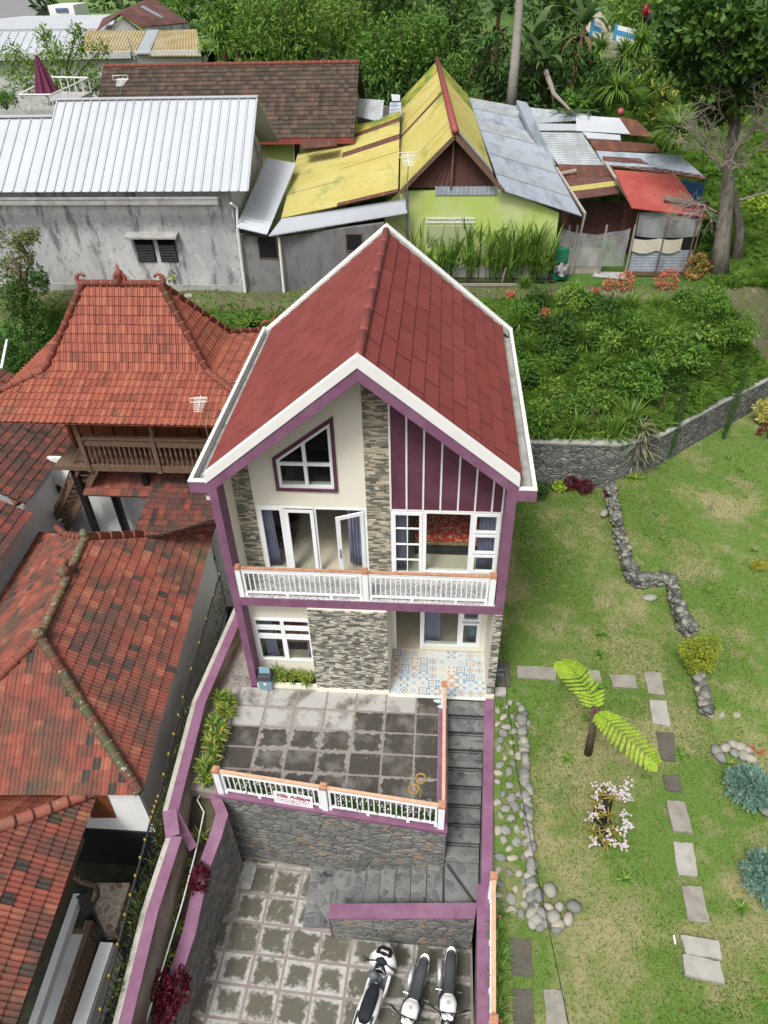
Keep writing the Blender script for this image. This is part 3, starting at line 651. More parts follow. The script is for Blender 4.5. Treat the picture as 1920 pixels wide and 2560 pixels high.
pane_window(villa, 'glass_door', 1.30, 1.98, 3.37, 5.36, FY-.05, [(0, 1, 0, 1, .085, '')], .03)
f = MB(); f.box(1.26, 1.31, FY-.02, FY+.06, 3.37, 5.4); f.box(1.98, 2.03, FY-.02, FY+.06, 3.37, 5.4); f.box(3.14, 3.2, FY-.02, FY+.06, 3.37, 5.4); f.box(1.31, 3.14, FY-.018, FY+.058, 5.36, 5.4); f.box(2.03, 3.14, FY-.02, FY+.1, 3.345, 3.375)
f.build('door_frame', whiteU, villa)
def leaf_door(name, hinge, ang, wd, z0, z1, handle=True):
    o = MB(); hx, hy = hinge; c, s = math.cos(ang), math.sin(ang)
    P = lambda t, z, q=0: Vector((hx+c*t-s*q, hy+s*t+c*q, z))
    def bx(t0, t1, a, e, dq=.0):
        o.hexa([P(t0, a, -.02-dq), P(t1, a, -.02-dq), P(t1, a, .02+dq), P(t0, a, .02+dq), P(t0, e, -.02-dq), P(t1, e, -.02-dq), P(t1, e, .02+dq), P(t0, e, .02+dq)])
    bx(0, .09, z0, z1); bx(wd-.1, wd, z0, z1); bx(.09, wd-.1, z0, z0+.1); bx(.09, wd-.1, z1-.09, z1)
    d = o.build(name, whiteU, villa); g = MB()
    g.hexa([P(.09, z0+.1, -.004), P(wd-.1, z0+.1, -.004), P(wd-.1, z0+.1, .004), P(.09, z0+.1, .004), P(.09, z1-.09, -.004), P(wd-.1, z1-.09, -.004), P(wd-.1, z1-.09, .004), P(.09, z1-.09, .004)])
    g.build('pane', glass, d)
    hd = MB()
    for q in (-.045, .045): hd.bar(P(wd-.05, z0+.75, q), P(wd-.05, z0+1.02, q), .02, .02)
    hd.bar(P(wd-.05, z0+.9, -.045), P(wd-.05, z0+.9, .045), .015); hd.build('handle', black, d)
leaf_door('open_glass_door', (3.13, FY-.03), math.radians(180+22), .66, 3.38, 5.34)
leaf_door('open_glass_door', (3.77, 1.5), math.radians(98), .72, .1, 2.2)
f = MB(); f.box(3.74, 3.78, 1.43, 1.55, .08, 2.25); f.box(4.44, 4.5, 1.43, 1.55, .08, 2.25); f.box(3.78, 4.44, 1.432, 1.548, 2.2, 2.25); f.build('door_frame', whiteU, villa)
pane_window(villa, 'window', 4.5, 5.5, .28, 2.25, 1.43, [(0, 1, 0, 1, .05, '')], .035)
pane_window(villa, 'window', 5.5, 6.06, .28, 2.25, 1.43, [(.05, .95, .03, .48, .07, ''), (.05, .95, .52, .97, .07, '')], .05)
# gable window with a sloping head
def inset(poly, d):
    out = []; n = len(poly)
    for i in range(n):
        p0, p1, p2 = Vector(poly[i-1]), Vector(poly[i]), Vector(poly[(i+1) % n])
        a, c = (p1-p0).normalized(), (p2-p1).normalized(); n1, n2 = Vector((-a.y, a.x)), Vector((-c.y, c.x))
        k = (n1+n2).normalized(); out.append(tuple(p1+k*d/max(.3, k.dot(n1))))
    return out
gw = [(1.27, 5.95), (2.51, 5.95), (2.52, 7.67), (1.27, 6.71)]
def ringprism(mb, o_, i_, y0, y1):
    n = len(o_)
    for k in range(n):
        j = (k+1) % n; q = [o_[k], o_[j], i_[j], i_[k]]
        mb.pxz(q, y0, y1)
f = MB(); ringprism(f, inset(gw, -.075), gw, FY-.05, FY-.001); f.build('window_surround', plum, villa)
g1 = inset(gw, .07); f = MB(); ringprism(f, gw, g1, FY-.015, FY+.06)
f.box(1.86, 1.94, FY-.012, FY+.05, 5.97, 7.15); f.box(1.32, 2.47, FY-.011, FY+.049, 6.55, 6.62); o = f.build('gable_window', whiteU, villa)
f = MB(); f.pxz(g1, FY+.02, FY+.026); f.build('pane', glass, o)
# interior seen through the glazing
b = MB(); b.box(.18, 6.2, 1.09, 7.3, 3.105, 3.36); b.box(.18, 3.68, .6, 7.3, .0, .08); b.box(3.68, 6.2, 1.45, 7.3, .0, .085); b.build('inner_floor', floorm, villa)
b = MB(); b.box(3.3, 3.42, 1.1, 5.5, 3.36, 6.2); b.box(.2, 6.2, 5.5, 5.6, 3.36, 6.3); b.box(.2, 6.2, 5.5, 5.6, .08, 3.0); b.box(3.56, 3.68, 1.6, 5.5, .08, 3.0); b.box(.2, 6.2, 1.1, 5.5, 5.9, 6.0); b.build('partition_wall', inwall, villa)
b = MB(); b.box(.2, 6.2, 1.12, 5.5, 6.01, 6.03); b.box(.9, 4.9, 2.3, 2.4, 6.03, 7.25); b.build('added_attic_backing', attic, villa)  # boards added behind the gable window so its panes look dark
def curtain(label, x0, x1, y, z0, z1, mt=curtainm, flare=1.0, shift=0, folds=6):
    b = MB()
    def fn(u, v):
        k = 1+(flare-1)*(1-v); x = x0+shift*(1-v)+(x1-x0)*u*k
        return (x, y+.05*math.sin(u*folds*2*math.pi)+.015*math.sin(u*31+v*3), z0+(z1-z0)*v)
    b.grid(fn, folds*8, 6); o = b.build('curtain', mt, None, smooth=True)
    md = o.modifiers.new('thick', 'SOLIDIFY'); md.thickness = .006
    tag(o, label, 'curtain', 'curtains behind the villa glazing')
curtain('lilac curtain hanging inside the left pane of the upper left window', .68, .94, 1.14, 3.42, 5.38, flare=1.25, folds=5)
curtain('lilac curtain hanging behind the open upper balcony door leaf', 2.72, 3.16, 1.16, 3.5, 5.38, folds=6)
curtain('lilac curtain gathered behind the gridded balcony door', 3.8, 4.12, 1.14, 3.4, 5.36, folds=9)
curtain('teal and lilac curtain behind the three stacked upper right panes', 5.78, 6.2, 1.14, 3.5, 5.36, curtainm, folds=9)
curtain('lilac curtain at the left of the ground floor six pane window', .34, .62, .66, .3, 2.24, flare=1.2, shift=.05, folds=5)
curtain('lilac curtain at the right of the ground floor six pane window', 1.5, 1.72, .66, .3, 2.24, folds=4)
curtain('large lilac curtain drawn beside the porch doorway', 4.54, 4.98, 1.66, .12, 2.25, flare=1.0, folds=8)
curtain('teal curtain behind the two stacked porch window panes', 5.72, 6.02, 1.66, .2, 2.25, curtaint, folds=6)
def bed(label, x0, x1, y0, y1, z):
    t = thing('bed', label, 'bed', ((x0+x1)/2, (y0+y1)/2, z))
    b = MB(); b.box(x0, x1, y0, y1, z, z+.3); b.build('bed_base', black, t, bevel=.02)
    b = MB(); b.box(x0+.02, x1-.02, y0+.0, y1, z+.3, z+.42); b.build('mattress', tanm, t, bevel=.03)
    b = MB()
    b.grid(lambda u, v: (x0-.03+(x1-x0+.06)*u, y0-.03+(y1-y0)*v, z+.56+.012*math.sin(9*u+7*v)-(.09 if v < .02 or u in (0, 1) else 0)), 16, 16)
    q = b.build('quilt', quilt, t, smooth=True); md = q.modifiers.new('s', 'SOLIDIFY'); md.thickness = .05
    b = MB(); b.tube([(x0+.65, y0+1.0, z+.68), (x1-.05, y0+1.02, z+.68)], .13, 10); b.build('bolster', tanm, t, smooth=True)
bed('double bed with red patterned quilt behind the upper right window', 4.25, 5.95, 1.75, 3.7, 3.36)
bed('bed with red patterned quilt inside the ground floor left window', .5, 1.75, 1.25, 3.2, .08)
t = thing('sofa', 'black sofa inside the upper left glazed room', 'sofa', (.75, 2.2, 3.36))
b = MB(); b.box(.3, 1.15, 1.75, 3.0, 3.36, 3.75); b.build('seat', black, t, bevel=.05)
b = MB(); b.box(.25, .45, 1.75, 3.0, 3.75, 4.15); b.build('backrest', black, t, bevel=.05)
# porch
b = MB(); b.box(3.68, 6.2, -.12, 1.45, 0, .03); tag(b.build('porch_floor', cream), kind='structure')
pb, po, pc, pg = mat('tile_blue', (.20, .31, .43), .4), mat('tile_orange', (.48, .24, .15), .4), mat('tile_cream', (.62, .56, .45), .4, rnd=[(0, (.42, .47, .50)), (.3, (.56, .56, .52)), (.6, (.60, .57, .48)), (1, (.52, .54, .54))]), mat('tile_sky', (.36, .47, .55), .4)
b = MB(); TS = .25
def pol(mb, pts, z, m): mb.face([(p[0], p[1], z) for p in pts], m)
for i in range(10):
    for j in range(7):
        x, y = 3.69+i*TS, 1.449-(j+1)*TS
        if y < -.2: continue
        y1 = y+TS; y = max(y, -.119); x1 = min(x+TS, 6.198)
        b.face([(x+.002, y+.002, .034), (x1-.002, y+.002, .034), (x1-.002, y1-.002, .034), (x+.002, y1-.002, .034)], 2)
        k = random.choice([0, 0, 1, 2, 2, 3, 4, 4, 5, 5, 5, 6, 7]); cx, cy, h = x+TS/2, y+TS/2, TS/2-.006
        if y+TS > y1+.01: continue
        def ringq(r0, r1, n, a0, m, z=.037):
            for q in range(n):
                t0, t1 = a0+2*math.pi*q/n, a0+2*math.pi*(q+1)/n
                pol(b, [(cx+r0*math.cos(t0), cy+r0*math.sin(t0)), (cx+r0*math.cos(t1), cy+r0*math.sin(t1)), (cx+r1*math.cos(t1), cy+r1*math.sin(t1)), (cx+r1*math.cos(t0), cy+r1*math.sin(t0))], z, m)
        if k in (0, 2, 3, 4, 6):
            for q in range(4):
                sx, sy = ((-1, -1), (1, -1), (1, 1), (-1, 1))[q]; ex, ey = cx+h*sx*.97, cy+h*sy*.97; pol(b, ([(ex, ey), (ex-sx*.055, ey), (ex, ey-sy*.055)] if sx*sy < 0 else [(ex, ey), (ex, ey-sy*.055), (ex-sx*.055, ey)]), .0364, 3)
        if k == 0: ringq(h*1.0, h*1.36, 4, math.pi/4, 0); ringq(.03, .05, 8, 0, 1)
        elif k == 1: ringq(h*.66, h*.76, 8, 0, random.choice([0, 1, 3])); ringq(.015, .04, 8, 0, 3)
        elif k == 2: ringq(h*.72, h*.98, 4, 0, 0); ringq(.0, .04, 8, 0, 1)
        elif k == 3:
            for a in (math.pi/4, -math.pi/4):
                c_, s_ = math.cos(a), math.sin(a); pol(b, [(cx+c_*-h*1.3-s_*.013, cy+s_*-h*1.3+c_*.013), (cx+c_*-h*1.3+s_*.013, cy+s_*-h*1.3-c_*.013), (cx+c_*h*1.3+s_*.013, cy+s_*h*1.3-c_*.013), (cx+c_*h*1.3-s_*.013, cy+s_*h*1.3+c_*.013)], .037+abs(a)*.001+(.001 if a > 0 else 0), 1)
            ringq(h*.55, h*.68, 4, 0, 1, .0395)
        elif k == 4:
            ringq(0, h*.5, 8, 0, 3); ringq(h*.56, h*.7, 4, math.pi/4, 3, .0375)
        elif k == 5:
            for q in range(4): a = math.pi/4+q*math.pi/2; ex, ey = cx+h*1.05*math.cos(a), cy+h*1.05*math.sin(a); pol(b, [(ex-.05, ey), (ex, ey-.05), (ex+.05, ey), (ex, ey+.05)], .0372+q*.0002, 0)
            ringq(h*.25, h*.42, 8, 0, 0)
        elif k == 6:
            for q in range(4): a = q*math.pi/2+math.pi/4; ex, ey = cx+h*.8*math.cos(a), cy+h*.8*math.sin(a); pol(b, [(ex-.025, ey-.025), (ex+.025, ey-.025), (ex+.025, ey+.025), (ex-.025, ey+.025)], .037, 1)
tag(b.build('porch_tiles', [pb, po, pc, pg]), kind='structure')
# ------------------------------------------------------------------ terrace, retaining walls, stairs, parking yard
def slabs(name, x0, x1, y0, y1, dx, dy, z, poly, mt, gap=.045, ox=0, oy=0, rot=0, darkrow=None):
    """cast slabs with raised mortar joints, kept inside a convex polygon"""
    def inside(x, y):
        s = None
        for i in range(len(poly)):
            (ax, ay), (bx, by) = poly[i], poly[(i+1) % len(poly)]
            c = (bx-ax)*(y-ay)-(by-ay)*(x-ax)
            if s is None: s = c > 0
            elif (c > 0) != s: return False
        return True
    bm = bmesh.new(); uvl = bm.loops.layers.uv.new('UVMap'); lay = bm.faces.layers.float.new('rnd')
    c_, s_ = math.cos(rot), math.sin(rot); nx, ny = int((x1-x0)/dx)+2, int((y1-y0)/dy)+2
    for i in range(-1, nx):
        for j in range(-1, ny):
            a, e = x0+i*dx, y0+j*dy; q = []
            for (u, v) in ((0, 0), (1, 0), (1, 1), (0, 1)):
                g = gap/2; X = a+(g if u == 0 else dx-g)-x0; Y = e+(g if v == 0 else dy-g)-y0
                q.append((x0+X*c_-Y*s_, y0+X*s_+Y*c_))
            cx, cy = sum(p[0] for p in q)/4, sum(p[1] for p in q)/4
            zz = z+random.uniform(-.003, .003); r = random.random(); mi = 0
            if darkrow: mi = darkrow(cx, cy)
            vs = [bm.verts.new((p[0], p[1], zz)) for p in q]; f = bm.faces.new(vs); f[lay] = r; f.material_index = mi
            for l, uv in zip(f.loops, ((0, 0), (1, 0), (1, 1), (0, 1))): l[uvl].uv = uv
    area = sum(poly[i][0]*poly[(i+1) % len(poly)][1]-poly[(i+1) % len(poly)][0]*poly[i][1] for i in range(len(poly)))
    for i in range(len(poly)):
        a, e = Vector((*poly[i], 0)), Vector((*poly[(i+1) % len(poly)], 0)); d = e-a; n = Vector((d.y, -d.x, 0)).normalized()*(1 if area > 0 else -1)
        bmesh.ops.bisect_plane(bm, geom=bm.verts[:]+bm.edges[:]+bm.faces[:], plane_co=a, plane_no=n, clear_outer=True)
    me = bpy.data.meshes.new(name); bm.to_mesh(me); bm.free()
    for m_ in (mt if isinstance(mt, list) else [mt]): me.materials.append(m_)
    o = bpy.data.objects.new(name, me); COL.objects.link(o); return tag(o, kind='structure')
TFL, TFR = (-.15, -3.10), (5.2, -3.66)     # front corners of the terrace
terr = [(-.62, -.02), (-.62, -3.05), TFL, TFR, (5.2, -.1), (5.2, -.03)]
b = MB(); b.pxy([(-.95, 2.5), (-.95, -3.0), (-.15, -3.08), (5.18, -3.62), (5.18, -.02), (.0, -.02), (0, 2.5)], -.3, -.012); tag(b.build('terrace_base', joint), kind='structure')
rows_pale = lambda x, y: 0 if ((y > -.6 and x < 4.2) or (y > -1.2 and x < 2.9)) else 1
slabs('terrace_paving', -.27-.78, 5.2, -3.62, -.02, .78, .60, .0, [(-.5, -.03), (-.5, -3.0), (-.15, -3.0), (4.98, -3.5), (4.98, -.03)], [slabT, slabD], gap=.048, darkrow=rows_pale)
b = MB()
for i in range(700):
    x, y = random.uniform(-.9, -.05), random.uniform(.0, 2.2); b.blob((x, y, .01), .018, .018, .012, 0, None, 5, 3)
b.box(-.4, -.1, .3, 1.3, -.01, .012, 0, .6)
tag(b.build('gravel_strip', stoneg), kind='stuff', label=None)
def wallthing(name, label, mt, segs, parent=None, cat='retaining wall'):
    b = MB()
    for s in segs: b.prism(*s)
    o = b.build(name, mt, parent)
    if parent is None: tag(o, label, cat)
    return o
# front retaining wall of the terrace
t = thing('retaining_wall', 'tall rubble stone retaining wall under the terrace railing', 'retaining wall', (2.5, -3.4, -2.9))
b = MB(); b.prism([(-.15, -3.10, -2.95), (5.2, -3.66, -2.95), (5.2, -3.36, -2.95), (-.15, -2.8, -2.95)], (0, 0, 2.88)); b.prism([(4.98, -3.4, -2.95), (5.18, -3.42, -2.95), (5.18, -.1, -2.95), (4.98, -.1, -2.95)], (0, 0, 2.93)); b.build('stonework', rubble, t)
b = MB(); b.prism([(-.17, -3.14, -.07), (5.22, -3.70, -.07), (5.22, -3.42, -.07), (-.17, -2.88, -.07)], (0, 0, .085)); b.prism([(5.0, -3.42, -.04), (5.22, -3.42, -.04), (5.22, -.14, -.04), (5.0, -.14, -.04)], (0, 0, .07)); b.build('coping', purple, t)
railing('terrace_railing', 'white metal railing with a peach handrail along the front edge of the terrace', 'railing', [(-.02, -3.03, .015), (5.08, -3.56, .015)], .88, None, (0, .487, 1), .125, copper, peach, pw=.14)
railing('terrace_side_railing', 'white metal railing with a peach handrail beside the top of the stone steps', 'railing', [(5.11, -3.3, .03), (5.11, -.38, .03)], .86, None, (1,), .12, copper, peach, pw=.12) if False else None
t = thing('terrace_railing', 'narrow peach topped railing running down beside the stone steps', 'railing', (5.11, -2, .03))
b = MB(); b.bar((5.11, -.45, .88), (5.11, -3.45, .88), .075, .035); b.build('handrail', peach, t)
b = MB()
for i in range(26): y = -.55-i*.112; b.bar((5.11, y, .05), (5.11, y, .86), .024, .024)
b.bar((5.11, -.5, .14), (5.11, -3.4, .14), .04, .04); b.build('baluster_frame', whiteU, t)
b = MB(); b.bar((5.11, -.38, .03), (5.11, -.38, .9), .13, .13); b.build('post', whiteU, t)
b = MB(); b.bar((5.11, -.38, .9), (5.11, -.38, .99), .145, .145); b.build('post_cap', copper, t)
# name board hung on the railing
def text(name, s, loc, xd, yd, size, mt, parent, depth=.002, shear=0, align='CENTER', local=False):
    c = bpy.data.curves.new(name, 'FONT'); c.body = s; c.size = size; c.extrude = depth; c.align_x = align; c.align_y = 'CENTER'; c.shear = shear; c.offset = size*.012
    tmp = bpy.data.objects.new(name, c); COL.objects.link(tmp); bpy.context.view_layer.update()
    me = bpy.data.meshes.new_from_object(tmp.evaluated_get(bpy.context.evaluated_depsgraph_get())); COL.objects.unlink(tmp); bpy.data.objects.remove(tmp)
    X, Y = Vector(xd).normalized(), Vector(yd).normalized(); Z = X.cross(Y); o_ = Vector((0, 0, 0)) if local else off(parent)
    L = Vector(loc)
    for v in me.vertices: v.co = L+X*v.co.x+Y*v.co.y+Z*v.co.z-o_
    me.materials.clear(); me.materials.append(mt); me.name = name
    o = bpy.data.objects.new(name, me); link(o, parent); return o
fd = (Vector((5.08, -3.56, 0))-Vector((-.02, -3.03, 0))).normalized(); fn_ = Vector((fd.y, -fd.x, 0))
P0 = Vector((-.02, -3.03, 0))+fd*1.75+fn_*.06
sg = thing('name_board', 'white name board with dark red lettering hung on the terrace railing', 'sign', P0)
up_ = (Vector((0, 0, 1))-fn_*.1).normalized(); bn = fd.cross(up_)
signw = mat('sign_white', (.78, .76, .77), .4); signr = mat('sign_red', (.33, .012, .06), .5); signk = mat('sign_black', (.05, .03, .06), .5); signp = mat('sign_soft_red', (.50, .16, .22), .5)
b = MB(); c0 = P0+Vector((0, 0, .02)); b.prism([c0-fd*.46, c0+fd*.46, c0+fd*.46+up_*.40, c0-fd*.46+up_*.40], -bn*.02); b.build('board', signw, sg)
text('lettering', 'Villa Adijaya', c0+up_*.29+bn*.004, fd, up_, .165, signr, sg, shear=.25)
text('lettering', 'Villa Adijaya', c0+up_*.2925+bn*.0035-fd*.006, fd, up_, .165, signk, sg, depth=.0005, shear=.25)
b = MB()      # two rows of small unreadable print
for rr, (wd, zz) in enumerate(((.78, .155), (.66, .10), (.36, .05))):
    x = -wd/2
    while x < wd/2:
        l = random.uniform(.012, .05); p = c0+fd*x+up_*zz+bn*.004; b.face([p, p+fd*min(l, wd/2-x), p+fd*min(l, wd/2-x)+up_*.018, p+up_*.018]); x += l+.012
b.build('small_print', signp, sg)
# white orchids in a trough behind the railing
tr = thing('flower_trough', 'row of white flowers in green leaves behind the front terrace railing', 'plants', (2.5, -3.15, 0))
b = MB(); f = MB()
for i in range(230):
    s = random.random(); p = Vector((.15, -2.93, .02)).lerp(Vector((4.9, -3.42, .02)), s); rosette(b, p+Vector((random.uniform(-.05, .05), random.uniform(-.05, .05), random.uniform(0, .2))), 5, .17, .035, 1.2, (25, 80))
for i in range(200):
    s = random.random(); p = Vector((.15, -2.93, 0)).lerp(Vector((4.9, -3.42, 0)), s)+Vector((random.uniform(-.08, .08), random.uniform(-.1, .08), random.uniform(.15, .42))); f.blob(p, .022, .022, .016, 0, None, 5, 3, .3)
b.build('foliage', leafD, tr); f.build('flowers', petal, tr)
# stone steps from the porch down to the landing, landing with a diagonal step, six steps down to the yard
WI = lambda y: 6.18+.05*y if y > -8 else 5.8         # inner face of the right-hand wall
b = MB(); n = 8; ys = -.12
tops = [-.12]+[at(1168, v, z=z)[1] for v, z in zip((1808, 1849, 1890, 1933, 1976, 2017, 2061, 2110, 2156), [-.1-.165*i for i in range(9)])]
zs = [-.02-.168*i for i in range(9)]
for i in range(9):
    y0, y1 = -.12-i*.39, -.12-(i+1)*.39
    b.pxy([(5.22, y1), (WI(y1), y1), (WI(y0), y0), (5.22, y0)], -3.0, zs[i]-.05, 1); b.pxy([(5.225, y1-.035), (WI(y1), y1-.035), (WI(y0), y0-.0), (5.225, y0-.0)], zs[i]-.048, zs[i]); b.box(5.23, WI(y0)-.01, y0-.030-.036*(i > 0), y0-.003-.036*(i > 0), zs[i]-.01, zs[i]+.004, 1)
zl = zs[-1]-.14
b.pxy([(5.22, -3.63), (5.22, -4.6), (5.9, -4.6), (WI(-3.63), -3.63)], -3.0, zl)
b.pxy([(5.3, -3.64), (5.98, -4.58), (WI(-4.5), -4.5), (WI(-3.64), -3.64)], zl, zl+.06); b.hexa([(5.24, -3.70, zl-.01), (5.30, -3.66, zl-.01), (5.99, -4.56, zl-.01), (5.93, -4.6, zl-.01), (5.24, -3.70, zl+.005), (5.30, -3.66, zl+.005), (5.99, -4.56, zl+.005), (5.93, -4.6, zl+.005)], 1)
for i in range(6):
    x1, x0 = 5.22-i*.375, 5.22-(i+1)*.375
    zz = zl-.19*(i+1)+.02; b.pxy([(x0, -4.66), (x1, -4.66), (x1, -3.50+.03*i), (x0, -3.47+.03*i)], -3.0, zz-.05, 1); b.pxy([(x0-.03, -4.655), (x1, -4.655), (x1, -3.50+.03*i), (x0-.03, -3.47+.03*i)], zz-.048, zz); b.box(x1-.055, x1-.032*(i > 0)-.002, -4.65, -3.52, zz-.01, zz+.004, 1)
b.pxy([(1.9, -4.72), (2.97, -4.70), (2.97, -3.42), (1.9, -3.28)], -3.0, -2.78)
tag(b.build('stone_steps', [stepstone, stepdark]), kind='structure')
# right-hand boundary wall with mauve coping
t = thing('boundary_wall', 'long mauve capped wall between the stone steps and the lawn', 'wall', (6.2, -4, -2.9))
b = MB(); b.pxy([(6.40, -.1), (6.18, -.1), (WI(-9), -9.0), (WI(-9)+.22, -9.0)], -2.95, -.06); b.build('stonework', rubble, t)
b = MB(); b.pxy([(6.42, -.06), (6.16, -.06), (WI(-4.75)-.01, -4.75), (6.16, -4.75)], -.06, .02); b.pxy([(WI(-4.75)+.2, -4.75), (WI(-4.75)-.10, -4.75), (5.72, -9), (6.0, -9)], -.065, .016); b.build('coping', purple, t)
# sloping wall beside the lower flight
t = thing('stair_wall', 'sloping mauve topped stone wall along the lower flight of steps', 'wall', (4.3, -4.8, -2.9))
cl, cr_ = at(829, 2262, z=-2.28), at(1212, 2260, z=-1.12)
A0, A1 = Vector((2.62, -4.62, 0)), Vector((5.92, -4.66, 0)); B0, B1 = Vector((2.62, -4.90, 0)), Vector((5.86, -4.95, 0))
zA, zB = onp(829, 2262, (0, -4.62, 0), (0, 1, 0)).z-.05, onp(1212, 2260, (0, -4.66, 0), (0, 1, 0)).z-.05
b = MB(); b.hexa([(B0.x, B0.y, -2.95), (B1.x, B1.y, -2.95), (A1.x, A1.y, -2.95), (A0.x, A0.y, -2.95), (B0.x, B0.y, zA), (B1.x, B1.y, zB), (A1.x, A1.y, zB), (A0.x, A0.y, zA)]); b.build('stonework', rubble, t)
b = MB(); e = .02; b.hexa([(B0.x-e, B0.y-e, zA-.0), (B1.x, B1.y-e, zB), (A1.x, A1.y+e, zB), (A0.x-e, A0.y+e, zA), (B0.x-e, B0.y-e, zA+.05), (B1.x, B1.y-e, zB+.05), (A1.x, A1.y+e, zB+.05), (A0.x-e, A0.y+e, zA+.05)])
b.box(2.6, 2.63, -4.92, -4.6, -2.9, zA); b.build('coping', purple, t)
# yard paving
b = MB(); b.pxy([(-.6, -9.6), (5.9, -9.6), (5.9, -4.6), (5.2, -3.3), (-.1, -2.9)], -3.1, -2.915); tag(b.build('yard_base', joint), kind='structure')
for q_ in ([(-.45, -9.5), (5.75, -9.5), (5.86, -4.97), (1.90, -4.75), (-.2, -4.7)], [(-.2, -4.7), (1.90, -4.75), (1.88, -3.36), (-.08, -3.16)]): slabs('yard_paving', -1.6, 6.4, -11.2, -2.6, .735, .66, -2.9, q_, slabA, gap=.062, rot=-.045)
b = MB(); b.pxy([(.12, -3.3), (.5, -3.34), (.46, -4.0), (.05, -3.95)], -2.9, -2.82); tag(b.build('drain_cover', slabT), 'pale concrete drain cover in the back left corner of the parking yard', 'drain cover')
# railing on the lower right-hand wall
railing('yard_railing', 'white railing with a long peach handrail on the wall beside the parked motorcycles', 'railing', [(6.12, -4.98, .016), (5.93, -9.0, .016)], .86, None, (0, .6, 1), .12, copper, peach, pw=.13)
# left side of the yard: low planter wall with mauve coping, planting bed, outer wall
pin = [at(548, 1985, z=-.12), at(569, 2035, z=-.22), at(551, 2095, z=-.45), at(520, 2180, z=-.7), at(488, 2330, z=-1.0), at(450, 2450, z=-1.25), at(418, 2560, z=-1.5), at(380, 2700, z=-1.8)]
t = thing('planter_wall', 'low stone planter wall with sloping mauve coping left of the parking yard', 'retaining wall', (-.2, -5, -2.9))
b = MB(); c = MB()
for p, q in zip(pin, pin[1:]):
    for mb_, z0p, z0q, z1p, z1q, e in ((b, -2.95, -2.95, p.z-.05, q.z-.05, 0), (c, p.z-.05, q.z-.05, p.z, q.z, .015)):
        mb_.hexa([(p.x-.26-e, p.y, z0p), (q.x-.26-e, q.y, z0q), (q.x+e, q.y, z0q), (p.x+e, p.y, z0p), (p.x-.26-e, p.y, z1p), (q.x-.26-e, q.y, z1q), (q.x+e, q.y, z1q), (p.x+e, p.y, z1p)])
b.build('stonework', rubble, t); c.build('coping', purple, t)
b = MB()
for p, q in zip(pin, pin[1:]): b.face([(p.x-.26, p.y, p.z-.15), (p.x-1.0, p.y, p.z-.25), (q.x-1.0, q.y, q.z-.25), (q.x-.26, q.y, q.z-.15)])
b.face([(-.95, -3.0, -.4), (-.95, 0, -.05), (-.45, 0, -.02), (-.45, -3.0, -.3)])
tag(b.build('planting_bed', soil), kind='structure')
# outer wall: mauve coping inside, white lip outside, damp brown inner face
o1 = [at(598, 1560, z=.62), at(514, 1755, z=.5), at(445, 2030, z=.5)]
o2 = [at(455, 2092, z=.3), at(395, 2280, z=.1), at(328, 2560, z=-.15), at(290, 2720, z=-.3)]
o1[0] = o1[0]+(o1[0]-o1[1]).normalized()*2.5
t = thing('outer_wall', 'mauve and white capped boundary wall with a damp brown inner face', 'wall', (-.9, -2, -3))
for pts in (o1, o2):
    b, c, d = MB(), MB(), MB()
    for p, q in zip(pts, pts[1:]):
        b.hexa([(p.x-.36, p.y, -3.4), (q.x-.36, q.y, -3.4), (q.x-.02, q.y, -3.4), (p.x-.02, p.y, -3.4), (p.x-.36, p.y, p.z-.05), (q.x-.36, q.y, q.z-.05), (q.x-.02, q.y, q.z-.05), (p.x-.02, p.y, p.z-.05)])
        c.hexa([(p.x-.24, p.y, p.z-.05), (q.x-.24, q.y, q.z-.05), (q.x, q.y, q.z-.05), (p.x, p.y, p.z-.05), (p.x-.24, p.y, p.z), (q.x-.24, q.y, q.z), (q.x, q.y, q.z), (p.x, p.y, p.z)])
        d.hexa([(p.x-.35, p.y, p.z-.05), (q.x-.35, q.y, q.z-.05), (q.x-.24, q.y, q.z-.05), (p.x-.24, p.y, p.z-.05), (p.x-.35, p.y, p.z+.004), (q.x-.35, q.y, q.z+.004), (q.x-.24, q.y, q.z+.004), (p.x-.24, p.y, p.z+.004)])
    b.build('wall_body', brownwall, t); c.build('coping', purple, t); d.build('lip', lipm, t)
b = MB(); p, q = o1[-1], at(482, 2120, z=-.25); b.bar(p-Vector((.12, 0, .02)), q, .2, .1); b.bar(o1[-1]+Vector((-.2, .03, -.01)), o2[0]+Vector((-.2, .0, .0)), .3, .1); b.build('coping', purple, t)
# pipe running along the bed
pp = [at(*q, z=z) for q, z in (((502, 1985), -.2), ((493, 2000), -.22), ((510, 2030), -.3), ((489, 2130), -.4), ((455, 2260), -.6), ((400, 2440), -.9), ((360, 2570), -1.1))]
b = MB(); b.tube(pp, .018, 6); tag(b.build('water_pipe', galv, smooth=True), 'pale zigzag water pipe lying along the planting bed', 'pipe')
